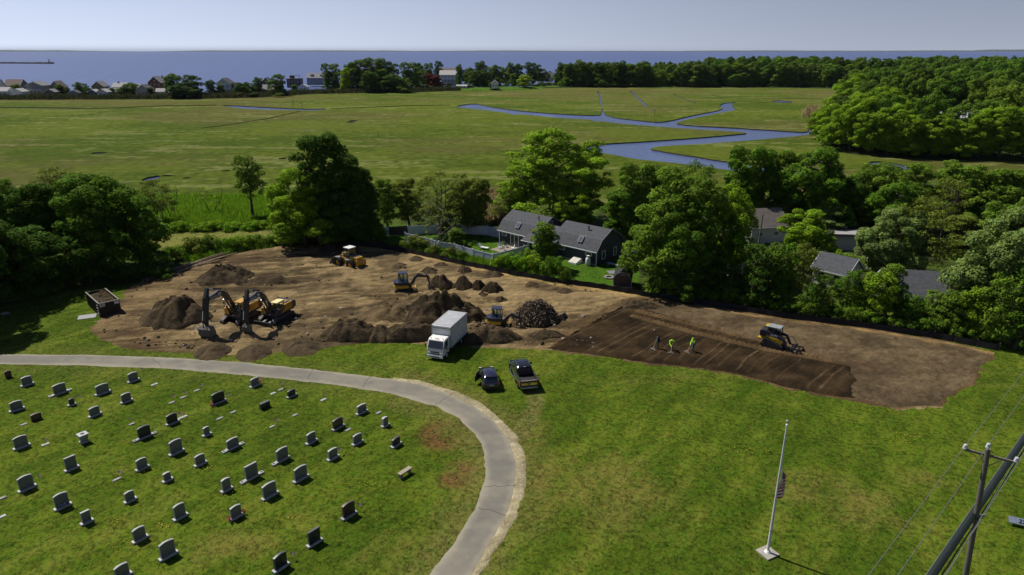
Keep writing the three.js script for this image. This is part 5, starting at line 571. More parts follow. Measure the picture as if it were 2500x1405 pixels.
function headstone(z, zx, zy, zw, zh, style, m, label, o = {}) {
  const [px, py] = zp(z, zx, zy), base = G(px, py), sc = ZM[z][2], L = (w) => { const a = PX(V(base.x - (SX * w) / 2, 0, base.z - (SZ * w) / 2)), b = PX(V(base.x + (SX * w) / 2, 0, base.z + (SZ * w) / 2)); return Math.abs(b[0] - a[0]); };
  const w = clamp(((zw / sc) / L(1)) * 0.92, 0.4, 1.6), hTop = HT(base, py - (zh / sc) * 0.86), h = clamp(hTop, 0.35, 1.35), t = o.thin ?? 0.2, b = o.nobase ? 0 : 0.18, T = thing('headstone', label, 'headstone', base, SA);
  T.rotation.set(rr(-0.025, 0.025), SA + rr(-0.05, 0.05), rr(-0.02, 0.02)); T.position.x -= 0.14 * 0.8; T.position.z -= 0.14 * 0.6;
  new B().add(tablet(w, h - b, t, style), 0, b, 0).mesh('tablet', m, T);
  const bw = w + (o.wing ? 0.84 : 0.3), bm = o.bm ?? (m === mat.graniteDark || m === mat.graniteBrown ? mat.granite : mat.graniteLight);
  if (b) { if (o.wing) { new B().box(w + 0.24, b, 0.36, 0, b / 2, 0).mesh('base', bm, T); for (const s of o.wing === 2 ? [-1, 1] : [-1]) { new B().box(0.38, b * 0.8, 0.36, s * (w / 2 + 0.31), b * 0.4, 0).mesh('wing', bm, T); new B().cyl(0.1, 0.1, 0.012, s * (w / 2 + 0.34), b * 0.8 + 0.004, 0).mesh('vase_hole', vaseDark, T); } } else new B().box(bw, b, 0.38, 0, b / 2, 0).mesh('base', bm, T); }
  const pm = m === mat.graniteDark ? mat.polishedDark : m === mat.graniteBrown ? mat.polishedBrown : mat.polished; for (const s of [1, -1]) new B().add(tablet(w * 0.95, (h - b) * 0.965, 0.036, style), 0, b + 0.012, s * (t / 2 - 0.012)).mesh('polished_face', pm, T);
  if (o.flowers) for (const s of o.flowers) { const g = new THREE.Group(); g.name = 'flowers'; g.position.set(s * (w / 2 + 0.2), 0, 0.16); T.add(g); const fb = new B(), lb = new B(); for (let k = 0; k < 14; k++) { const x = rr(-0.16, 0.16), y = rr(0.18, 0.5), zz = rr(-0.12, 0.12); fb.sph(rr(0.03, 0.055), x, y, zz, 6); lb.bar(V(0, 0, 0), V(x, y, zz), 0.008); } fb.mesh('blossoms', o.fm ?? flower, g); lb.mesh('stalks', leafDull, g); }
  return T;
}
const gr = mat.granite, gd = mat.graniteDark, gb = mat.graniteBrown, gl = mat.graniteLight;
[[5, 85, 250, 65, 78, 's', gb, 'small brown headstone alone at the top left corner of the lawn', { nobase: 1 }], [5, 265, 322, 105, 98, 's', gl, 'pale grey headstone right of the small brown one by the drive'], [5, 578, 402, 130, 110, 's', gr, 'wide grey headstone on a long base third along the back row', { wing: 2 }], [5, 985, 402, 130, 105, 's', gr, 'wide dark grey headstone in the middle of the back row'], [5, 1278, 284, 95, 98, 's', gr, 'grey headstone nearest the drive with a tiny flag behind', {}], [5, 1212, 482, 95, 98, 's', gr, 'grey headstone below the one nearest the drive'], [5, 2440, 330, 80, 92, 's', gr, 'small headstone with reddish flowers at the bend of the drive', { flowers: [0.8] }], [5, 2092, 490, 122, 118, 's', gd, 'dark wide headstone with red flowers at its left foot', { flowers: [-1] }], [5, 165, 562, 125, 102, 's', gr, 'grey headstone near the left edge in the second row'], [5, 690, 514, 55, 76, 'o', gd, 'little black rounded headstone with a flag beside it', { thin: 0.24 }],
  [5, 352, 652, 105, 72, 's', gb, 'low brown headstone without a base near a flat marker', { nobase: 1, thin: 0.3 }], [5, 912, 612, 105, 98, 's', gr, 'grey headstone in the second row right of the low brown one'], [5, 1652, 688, 105, 108, 's', gd, 'dark headstone with a small flag at a flat marker'], [7, 190, 460, 95, 66, 'f', gd, 'low dark slanted headstone without a base', { nobase: 1, thin: 0.34 }], [7, 445, 352, 76, 76, 's', gd, 'small dark headstone near the drive bend with a flag to its left'], [5, 212, 918, 140, 128, 's', gr, 'broad grey headstone at the left edge above the flag and marker'], [5, 1388, 822, 125, 128, 's', gd, 'dark headstone with vase blocks on both sides in the third row', { wing: 2 }], [5, 1980, 802, 60, 96, 's', gl, 'narrow pale headstone standing alone in the third row'], [5, 1690, 972, 125, 152, 's', gr, 'large tall grey headstone in the middle of the lawn'], [5, 2230, 925, 115, 112, 's', gr, 'grey headstone with two vase wings right of the large tall one', { wing: 2 }],
  [5, 690, 1128, 115, 142, 'f', gr, 'tall flat topped grey headstone left of centre'], [5, 1365, 1124, 105, 118, 's', gr, 'brownish grey headstone below the dark one with vase blocks', { bm: mat.granite }], [5, 1920, 1082, 95, 112, 's', gr, 'grey headstone with yellow flowers in the grass at its foot'], [5, 1606, 1238, 72, 96, 's', gl, 'small narrow grey headstone in the middle of the fourth row'], [6, 265, 302, 150, 152, 's', gr, 'broad headstone at the left edge with a flag on its right'], [6, 606, 476, 140, 160, 's', gr, 'large headstone with a pale bouquet at its foot', { flowers: [0], fm: flowerW }], [6, 836, 624, 92, 132, 'f', gl, 'white flat topped headstone in the lower left'], [6, 1250, 416, 92, 112, 's', gr, 'grey headstone in the fourth row left of the narrow one'], [6, 2170, 314, 86, 136, 's', gl, 'narrow tall pale headstone left of the flat topped one with vases'], [6, 2412, 196, 122, 172, 'f', gr, 'tall flat topped headstone with two round vase holes', { wing: 2 }],
  [6, 1730, 576, 112, 156, 's', gr, 'grey headstone in the fifth row below yellow dandelions'], [6, 2262, 572, 106, 132, 's', gr, 'headstone with red flowers on both sides', { flowers: [-0.9, 0.9] }], [6, 1345, 788, 122, 142, 's', gr, 'grey headstone in the lower middle left of the largest one'], [6, 1615, 948, 150, 172, 's', gr, 'largest grey headstone near the bottom edge'], [6, 1182, 1150, 140, 150, 's', gr, 'headstone cut by the bottom picture edge'], [7, 1115, 510, 86, 96, 's', gl, 'pale headstone at the right end of the row below the drive bend'], [7, 890, 655, 96, 112, 's', gb, 'tall dark brown headstone with a flag on its right side'], [7, 1340, 635, 50, 102, 's', gl, 'very narrow pale headstone farthest right in its row', { thin: 0.26 }], [7, 1075, 802, 82, 106, 's', gr, 'grey headstone below the tall brown one'], [7, 1445, 822, 76, 92, 's', gd, 'small dark headstone on a white base nearest the brown grass', { bm: gl }],
  [7, 636, 792, 86, 112, 's', gr, 'grey headstone left of the tall dark brown one'], [7, 360, 962, 116, 138, 's', gr, 'grey headstone with one vase block on its left', { wing: 1 }], [7, 842, 946, 86, 112, 's', gl, 'pale rounded headstone with a flag at its right foot'], [7, 536, 1146, 126, 146, 's', gr, 'grey headstone in front of the pale rounded one'], [8, 472, 440, 156, 182, 's', gr, 'broad headstone between the flat topped one and the bench'], [8, 1366, 666, 136, 184, 's', gb, 'brown headstone with a flag right of the broad grey one'], [8, 976, 976, 136, 184, 'f', gd, 'dark headstone with a white top in the bottom row', { bm: gl }], [8, 596, 1256, 150, 192, 's', gd, 'dark headstone with a striped flag at the bottom edge', { bm: gl }]].forEach((a) => headstone(...a));
{ const [px, py] = zp(5, 800, 862), t = thing('planter', 'square stone urn with a round hole in its top among the headstones', 'planter', G(px, py), SA); new B().cyl(0.5, 0.34, 0.62, 0, 0.5, 0, 0, Math.PI / 4, 0, 4).mesh('bowl', gr, t); new B().box(0.8, 0.1, 0.8, 0, 0.84, 0).mesh('rim', gl, t); new B().cyl(0.17, 0.17, 0.012, 0, 0.896, 0).mesh('hole', vaseDark, t); new B().box(0.7, 0.18, 0.5, 0, 0.09, 0).mesh('foot', gl, t); }
const markers = [[5, 225, 693, 'flat marker left of the low brown headstone'], [5, 430, 885, 'white flat marker with a flag near the left edge'], [5, 1470, 312, 'white flat marker beside the drive'], [5, 1875, 370, 'flat marker at the foot of a thin flag near the dark wide headstone'], [5, 1745, 435, 'flat marker with a white flag, right one of a pair'], [5, 1638, 484, 'dull flat marker with a white flag, left one of a pair'], [5, 1255, 690, 'flat marker with a flag above the dark headstone with vase blocks'], [5, 2095, 636, 'flat marker in the grass below the dark wide headstone'], [5, 2222, 576, 'flat marker right of the dark wide headstone'], [5, 1738, 626, 'long white flat marker beside the dark headstone with a flag'], [5, 1112, 1218, 'flat marker with a thin flag in the fourth row'], [7, 258, 320, 'oval white flat marker near the drive bend'], [7, 335, 282, 'flat marker with a dark flag beside the oval one'], [7, 740, 380, 'white flat marker with a flag below the drive bend'], [7, 468, 527, 'flat marker right of the low dark slanted headstone'], [7, 250, 637, 'dull flat marker with a flag left of the tall brown headstone'], [7, 1266, 504, 'flat marker right of the pale headstone at the row end'], [7, 975, 667, 'flat marker right of the tall dark brown headstone'], [6, 8, 562, 'white flat marker cut by the left edge'], [6, 6, 386, 'flat marker cut by the left edge above the white one']];
markers.forEach(([z, x, y, l], i) => { const [px, py] = zp(z, x, y), t = thing('grave_marker', l, 'grave marker', G(px, py), SA); const w = i === 9 ? 0.9 : rr(0.55, 0.72); new B().box(w, 0.07, 0.3, 0, 0.03, 0).mesh('slab', [1, 2, 9, 11, 13, 18].includes(i) ? mat.graniteLight : mat.markerDull, t); new B().box(w * 0.6, 0.012, 0.14, 0, 0.067, 0).mesh('plaque', mat.granite, t); });
const starTex = (n) => tex(192, (u, v) => { const s = Math.floor((1 - v) * 13); if (u < 0.4 && v > 6 / 13) { const a = (u / 0.4) * 6, b = ((v - 6 / 13) / (7 / 13)) * 5, d = Math.hypot(a - Math.floor(a) - 0.5, b - Math.floor(b) - 0.5); return d < 0.24 ? [0.7, 0.7, 0.72] : [0.012, 0.02, 0.09]; } return s % 2 ? [0.75, 0.74, 0.74] : [0.36, 0.012, 0.02]; }, true, 104);
const tFlag = starTex(), mFlag = M([1, 1, 1], 0.8, { phys: true, map: tFlag, side: THREE.DoubleSide, transmission: 0.3, thickness: 0 });
function cloth(w, h, f, nx = 14, ny = 8) { const g = new THREE.PlaneGeometry(w, h, nx, ny), p = g.attributes.position; for (let i = 0; i < p.count; i++) { const q = f(clamp(p.getX(i) / w + 0.5, 0, 1), clamp(p.getY(i) / h + 0.5, 0, 1)); p.setXYZ(i, ...q); } g.computeVertexNormals(); return g; }
const smallFlags = [[5, 1352, 205, 'small white looking flag right of the headstone nearest the drive'], [5, 1470, 275, 'small flag above the white marker beside the drive'], [5, 755, 470, 'small bright flag right of the little black headstone'], [5, 1640, 465, 'small white flag, left one of the pair on markers'], [5, 1760, 425, 'small white flag, right one of the pair on markers'], [5, 1915, 362, 'small dark thin flag above a marker in the back row'], [5, 2470, 300, 'small flag behind the headstone with reddish flowers'], [5, 2165, 455, 'small dark flag right of the dark wide headstone'], [5, 1240, 685, 'small flag at the marker above the dark headstone with vase blocks'], [5, 1708, 640, 'small flag between the dark headstone and the long white marker'], [5, 430, 878, 'small flag at the white marker near the left edge'], [6, 372, 215, 'small flag right of the broad headstone at the left edge'], [5, 1132, 1200, 'small flag at the marker in the fourth row'], [7, 338, 268, 'small dark flag near the drive bend'], [7, 742, 368, 'small dark flag on the marker below the drive bend'], [7, 278, 622, 'small flag on the dull marker left of the tall brown headstone'], [7, 930, 615, 'small flag touching the tall dark brown headstone'], [7, 890, 905, 'small flag at the right foot of the pale rounded headstone'], [8, 1452, 590, 'small flag right of the brown headstone near the drive'], [8, 700, 1150, 'striped small flag right of the dark headstone at the bottom edge']];
smallFlags.forEach(([z, x, y, l], i) => { const [px, py] = zp(z, x, y), t = thing('grave_flag', l, 'flag', G(px, py), rr(-0.6, 0.9)); new B().cyl(0.009, 0.009, 0.72, 0, 0.36, 0, 0, 0, 0, 6).sph(0.018, 0, 0.73, 0, 6).mesh('stick', mat.wood, t); const sag = i % 3 ? 0.5 : 0.15, o = shadows(new THREE.Mesh(cloth(0.4, 0.26, (u, v) => [u * 0.4 * (1 - sag * 0.55), 0.44 + v * 0.26 - sag * 0.25 * u, 0.05 * Math.sin(u * 7 + i) * u]), mFlag)); o.name = 'cloth'; t.add(o); });
{ const [px, py] = zp(8, 1985, 195), t = thing('bench', 'low stone bench without a back alone on the lawn', 'bench', G(px, py), SA); new B().box(1.35, 0.1, 0.42, 0, 0.47, 0).mesh('seat', M([0.36, 0.31, 0.22], 0.85, { map: gr05, bump: hg1, bs: 0.01 }), t); for (const s of [-1, 1]) new B().box(0.16, 0.42, 0.34, s * 0.46, 0.21, 0).mesh('leg', M([0.2, 0.18, 0.14], 0.85, { map: gr05 }), t); }
{ // dandelions
  const n = 560, im = new THREE.InstancedMesh(new THREE.IcosahedronGeometry(0.028, 0), M([0.5, 0.42, 0.02], 0.7), n), o = new THREE.Object3D(); const spots = [[505, 1145, 22, 8], [290, 1268, 25, 10], [400, 1285, 20, 8], [345, 1150, 40, 10], [560, 1205, 60, 12], [730, 1265, 40, 8], [310, 1325, 60, 20], [860, 1190, 80, 20], [1830, 1100, 50, 10], [2200, 1070, 60, 20], [1700, 1110, 120, 40], [300, 1080, 60, 15], [150, 970, 60, 10], [660, 1150, 40, 10]];
  for (let k = 0; k < n; k++) { const [x, y, a, b] = pick(spots), r = Math.sqrt(-2 * Math.log(rnd() + 1e-6)) * 0.5, t = rr(0, 6.28), p = G(x + a * r * Math.cos(t), y + b * r * Math.sin(t)); o.position.set(p.x, 0.05, p.z); o.scale.setScalar(rr(0.7, 1.5)); o.updateMatrix(); im.setMatrixAt(k, o.matrix); } im.name = 'dandelions'; shadows(im); scene.add(im); tag(im, 'scattered yellow dandelions in the mown lawn', null, null, 'stuff');
}
// ---------------------------------------------------------------- flagpole, utility pole, wires, board
{
  const b = G(1874, 1352), t = thing('flagpole', 'tall white flagpole with a ball on top standing on a square slab', 'flagpole', b), h = HT(b, 1040); new B().box(1.15, 0.12, 1.15, 0, 0.06, 0, 0, R(28)).mesh('slab', mat.concrete, t); new B().cyl(0.15, 0.24, 0.16, 0, 0.2, 0, 0, 0, 0, 24).mesh('flange', mat.whitePlain, t); new B().cyl(0.045, 0.1, h - 0.2, 0, h / 2 + 0.1, 0, 0, 0, 0, 20).mesh('pole', mat.white, t); new B().cyl(0.07, 0.07, 0.14, 0, h + 0.02, 0).cyl(0.02, 0.02, 0.2, 0, h + 0.18, 0).mesh('truck', mat.whitePlain, t); new B().sph(0.1, 0, h + 0.32, 0, 20).mesh('ball', mat.steel, t); new B().box(0.12, 0.05, 0.04, 0.11, 2.0, 0).cyl(0.11, 0.11, 0.04, 0, 1.95, 0).mesh('cleat', mat.steel, t); new B().bar(V(0.1, 2, 0), V(0.09, h, 0), 0.006).mesh('rope', mat.whitePlain, t);
  const f = thing('flag', 'limp striped flag hanging at half mast against the white pole', 'flag', V(b.x, 0, b.z)); const y1 = HT(b, 1138), o = shadows(new THREE.Mesh(cloth(2.4, 1.5, (u, v) => { const fold = 0.09 * Math.sin(u * 15) * Math.min(1, u * 3), drop = 1.5 * Math.pow(u, 0.8); return [0.1 + 0.42 * Math.sin(Math.min(u, 1) * 2.6) * (0.55 + 0.45 * (1 - v)) - 0.34 * Math.max(0, u - 0.55) + fold * 0.25 - 0.3 * (1 - v) * Math.max(0, u - 0.35), y1 - 1.5 * (1 - v) - drop * 0.75, 0.1 * Math.sin(u * 11 + v * 2) + 0.12]; }, 40, 14), mFlag)); o.name = 'cloth'; f.add(o); new B().cyl(0.012, 0.012, 1.5, 0.1, y1 - 0.75, 0.1).mesh('heading', mat.whitePlain, f);
}
{
  const d = 36, ray = (px, py, dd) => { const x = ((px - CX) / FPX) * dd, yc = -((py - CY) / FPX) * dd; return V(x, CAMH + yc * CP - dd * SP, -dd * CP - yc * SP); };
  const top = ray(2413, 1098, d), tl = PX(top), foot = (() => { const a = V(top.x, 0, top.z); let best = a, e = 1e9; for (let k = -20; k < 60; k++) { const q = V(top.x + k * 0.06, 0, top.z), m = q.clone().lerp(top, 0.25), p = PX(m), want = 2413 + ((p[1] - 1098) * (2360 - 2413)) / (1405 - 1098); if (Math.abs(p[0] - want) < e) { e = Math.abs(p[0] - want); best = q; } } return best; })();
  const t = thing('utility_pole', 'tall wooden utility pole with a crossarm at the lower right', 'utility pole', foot), L = (p) => p.clone().sub(foot), T = L(top); new B().bar(V(0, -0.5, 0), T, 0.17, 0.13, 14).mesh('pole', mat.oldWood, t);
  const A = ray(2358, 1090, d + 0.6), C = ray(2483, 1122, d - 0.6), M0 = ray(2414, 1088, d - 0.2); const a = L(A), c = L(C); new B().beam(a.clone().add(V(0, -0.2, 0)), c.clone().add(V(0, -0.2, 0)), 0.1, 0.13).mesh('crossarm', mat.oldWood, t);
  const mid = a.clone().lerp(c, 0.5); for (const q of [a, c]) new B().beam(mid.clone().lerp(q, 0.45).add(V(0, -0.26, 0.06)), V(T.x * 0.93, T.y - 0.95, T.z + 0.14), 0.03, 0.04).mesh('brace', mat.oldWood, t);
  const ins = (p) => { const b = new B(); for (let k = 0; k < 3; k++) b.cyl(0.1 - k * 0.012, 0.12 - k * 0.012, 0.05, p.x, p.y - 0.1 + k * 0.09, p.z, 0, 0, 0, 14); b.cyl(0.045, 0.045, 0.3, p.x, p.y - 0.03, p.z).mesh('insulator', M([0.55, 0.56, 0.58], 0.15, { phys: true, clearcoat: 1 }), t); }; ins(a); ins(c); ins(L(M0)); new B().bar(L(M0).add(V(0, -0.1, 0)), T, 0.03).mesh('pin', mat.steel, t);
  // the three bare wires run on through the insulators, parallel
  const dir = (() => { const p = A.clone(), q = G(2128, 1403, A.y - 0.35); return q.sub(p).setY(0).normalize(); })(); const wm2 = M([0.2, 0.2, 0.2], 0.5, { metal: 0.5 }), wire = (p, label) => { const pts = []; for (let k = -6; k <= 6; k++) { const s = k * 6; pts.push(p.clone().addScaledVector(dir, s).add(V(0, 0.04 - 0.02 * Math.abs(s) + 0.0004 * s * s, 0))); } const o = new B().tube(pts, 0.014, 60, 6).mesh('power_line', wm2); tag(o, label, 'power line'); }; wire(A, 'thin overhead wire over the left end of the crossarm'); wire(M0, 'thin overhead wire over the top of the utility pole'); wire(C, 'thin overhead wire over the right end of the crossarm');
  const hC = top.y - 4.2, p1 = G(2278, 1403, hC), p2 = G(2500, 1074, hC), cd = p2.clone().sub(p1), ext = (s) => p1.clone().addScaledVector(cd, s), pts = []; for (let k = 0; k <= 10; k++) pts.push(ext(lerp(-0.8, 1.9, k / 10)));
  tag(new B().tube(pts, 0.19, 50, 12).mesh('thick_cable', M([0.014, 0.022, 0.018], 0.5, { map: gr2 })), 'thick black wrapped cable slung past the utility pole', 'cable'); const off = (x, y) => pts.map((p) => p.clone().add(V(x, y, 0))); tag(new B().tube(off(-0.26, 0.1), 0.024, 50, 6).mesh('support_wire', wm2), 'grey support wire along the left of the thick black cable', 'cable'); tag(new B().tube(off(0.42, -0.15).map((p, i) => p.add(V(0, 0.05 * Math.sin(i * 2), 0))), 0.035, 50, 6).mesh('phone_cable', mat.black), 'thin black cable hanging right of the thick one', 'cable'); tag(new B().tube(off(0.62, -0.05), 0.02, 50, 6).mesh('phone_cable', wm2), 'thin grey cable farthest right of the cable bundle', 'cable');
  const near2 = pts.map((p) => p.clone()), onPole = foot.clone().lerp(top, hC / top.y), ck = near2.reduce((m, p) => (p.distanceTo(onPole) < m.distanceTo(onPole) ? p : m)); new B().beam(L(onPole), L(onPole).add(V(0.5, 0.02, 0)), 0.08, 0.1).mesh('bracket', mat.steel, t);
}
{ const t = thing('sign_board', 'small blue grey board with black figures lying tilted at the right edge', 'sign', G(2490, 1286), R(-24)); new B().box(1.5, 0.5, 0.08, 0, 0.42, 0, -0.9).mesh('board', M([0.2, 0.24, 0.33], 0.5, { map: gr05 }), t); const q = new THREE.Group(); q.name = 'lettering'; new B().add(text('22', 0.3, 0.012), 0.1, 0, 0).mesh('figures', mat.black, q); q.position.set(-0.02, 0.46, 0.035); q.rotation.x = -0.9; t.add(q); for (const s of [-1, 1]) new B().box(0.05, 0.5, 0.05, s * 0.6, 0.2, -0.08).mesh('leg', mat.grey, t); }
// ---------------------------------------------------------------- vehicles and machines (forward is +z, the left side +x)
function wheel(parent, x, y, z, r, w, rimM = mat.steel, o = {}) {
  const g = new THREE.Group(); g.name = 'wheel'; g.position.set(x, y, z); parent.add(g); const ri = r * (o.rim ?? 0.62), h = w / 2, pr = [[ri, -h * 0.9], [r * 0.9, -h], [r * 0.985, -h * 0.75], [r, -h * 0.4], [r, h * 0.4], [r * 0.985, h * 0.75], [r * 0.9, h], [ri, h * 0.9]].map(([a, b]) => new THREE.Vector2(a, b));
  const ty = new B().add(new THREE.LatheGeometry(pr, 28), 0, 0, 0, 0, 0, Math.PI / 2); if (o.lugs) for (let k = 0; k < 22; k++) { const a = (k / 22) * 6.283; for (const s of [-1, 1]) ty.box(h * 0.95, 0.05, 0.09, s * h * 0.5, Math.cos(a + s * 0.07) * r, Math.sin(a + s * 0.07) * r, -(a + s * 0.07) + Math.PI, s * 0.35, 0); } ty.mesh('tyre', mat.rubber, g, 35);
  const s = x > 0 ? 1 : -1, rb = new B().cyl(ri, ri, w * 0.5, 0, 0, 0, 0, 0, Math.PI / 2, 24).cyl(ri * 0.35, ri * 0.4, w * 0.2, s * w * 0.28, 0, 0, 0, 0, Math.PI / 2, 14); for (let k = 0; k < 6; k++) { const a = (k / 6) * 6.283; rb.box(w * 0.12, ri * 0.85, ri * 0.22, s * w * 0.27, Math.cos(a) * ri * 0.5, Math.sin(a) * ri * 0.5, -a + Math.PI, 0, 0); } rb.mesh('rim', rimM, g); return g;
}
function loft(secs) { // secs: {z, pts: half outline from bottom middle to top middle}
  const P = [], rows = secs.map((s) => { const f = s.pts.map(([x, y]) => [x, y, s.z]), m = s.pts.slice(1, -1).reverse().map(([x, y]) => [-x, y, s.z]); return [...f, ...m]; }), n = rows[0].length, T = (a, b, c) => P.push(...a, ...b, ...c);
  for (let i = 0; i < rows.length - 1; i++) for (let k = 0; k < n; k++) { const a = rows[i][k], b = rows[i][(k + 1) % n], c = rows[i + 1][(k + 1) % n], d = rows[i + 1][k]; T(a, b, c); T(a, c, d); }
  const cap = (r, f) => { const c = [0, (r[0][1] + r[n >> 1][1]) / 2, r[0][2]]; for (let k = 0; k < n; k++) f ? T(c, r[(k + 1) % n], r[k]) : T(c, r[k], r[(k + 1) % n]); }; cap(rows[0], true); cap(rows[rows.length - 1], false);
  let g = new THREE.BufferGeometry(); g.setAttribute('position', new THREE.Float32BufferAttribute(P, 3)); g.computeVertexNormals(); g = toCreasedNormals(mergeVertices(g), R(32)); return g;
}
const carSec = (z, y0, belt, roof, w, rw) => { const f = clamp((roof - belt) / 0.5, 0, 1), r = lerp(w * 0.93, rw, f); return { z, pts: [[0, y0], [w * 0.82, y0], [w * 0.95, y0 + 0.14], [w, (y0 + belt) / 2 + 0.05], [w * 0.97, belt], [r, Math.max(roof - 0.07, belt + 0.008)], [r - 0.13, roof], [0, roof + 0.025]] }; };
const lampM = M([0.8, 0.8, 0.82], 0.15, { phys: true, clearcoat: 1 }), plateM = M([0.32, 0.36, 0.48], 0.5);
{ // dark hatchback with its rear side door open
  const a = G(1200, 956), f = V(-0.17, 0, -0.985), t = thing('car', 'dark blue black hatchback parked on the grass with an open left door', 'car', a.clone().addScaledVector(f, 2.1), yaw(f.x, f.z)), w = 0.9;
  new B().add(loft([carSec(-2.18, 0.42, 0.85, 0.87, 0.8, 0.7), carSec(-2.1, 0.32, 0.93, 1.02, 0.88, 0.66), carSec(-1.72, 0.27, 0.97, 1.48, w, 0.64), carSec(-1.3, 0.26, 0.97, 1.6, w, 0.64), carSec(-0.2, 0.25, 0.96, 1.63, w, 0.65), carSec(0.4, 0.25, 0.95, 1.53, w, 0.65), carSec(1.12, 0.26, 0.95, 1.03, w, 0.7), carSec(1.75, 0.28, 0.84, 0.9, 0.88, 0.7), carSec(2.1, 0.34, 0.7, 0.74, 0.8, 0.66), carSec(2.2, 0.42, 0.62, 0.64, 0.7, 0.6)])).mesh('body', mat.suv, t);
  for (const s of [-1, 1]) for (const [z0, z1] of [[-1.6, -0.72], [-0.64, 0.28]]) { const gl2 = new B(), q = (z, k) => [s * (lerp(w * 0.97, 0.645, k) + 0.012), lerp(0.97, 1.54, k), z]; gl2.quad(q(z0, 0.1), q(z1, 0.1), q(z1 - 0.05, 0.86), q(z0 + (z0 < -1 ? 0.12 : 0), 0.86)).mesh('side_window', mat.glass, t); }
  new B().quad([-0.68, 1.0, -2.122], [0.68, 1.0, -2.122], [0.56, 1.44, -1.76], [-0.56, 1.44, -1.76]).mesh('rear_window', mat.glass, t); new B().quad([-0.72, 1.04, 1.13], [0.72, 1.04, 1.13], [0.58, 1.5, 0.49], [-0.58, 1.5, 0.49]).mesh('windscreen', mat.glass, t);
  for (const s of [-1, 1]) { new B().box(0.34, 0.2, 0.06, s * 0.66, 0.86, -2.13, 0.2, s * 0.3).mesh('tail_light', mat.red, t); new B().box(0.3, 0.16, 0.1, s * 0.62, 0.68, 2.1, 0, -s * 0.3).mesh('headlight', lampM, t); new B().box(0.24, 0.13, 0.1, s * 1.0, 1.02, 0.62).mesh('mirror', mat.black, t); for (const z of [-1.35, 1.35]) wheel(t, s * 0.8, 0.33, z, 0.33, 0.22); }
  new B().box(0.5, 0.13, 0.02, 0, 0.72, -2.18).mesh('number_plate', plateM, t); new B().cyl(0.012, 0.02, 0.18, 0, 1.72, -1.2, -0.5).mesh('aerial', mat.black, t); new B().box(1.5, 0.16, 0.12, 0, 0.38, -2.16).mesh('bumper', mat.black, t); new B().box(1.15, 0.04, 0.16, 0, 1.53, -1.72, -0.2).mesh('spoiler', mat.suv, t); new B().cyl(0.06, 0.06, 0.02, 0, 0.9, -2.13, Math.PI / 2).mesh('emblem', mat.chrome, t);
  const d = new THREE.Group(); d.name = 'door'; d.position.set(0.9, 0, 0.36); d.rotation.y = R(-38); t.add(d); new B().box(0.08, 0.62, 0.95, 0.02, 0.64, -0.48).mesh('panel', mat.suv, d); new B().box(0.03, 0.45, 0.8, -0.06, 1.18, -0.5, 0, 0, 0.3).mesh('door_glass', mat.glass, d);
}
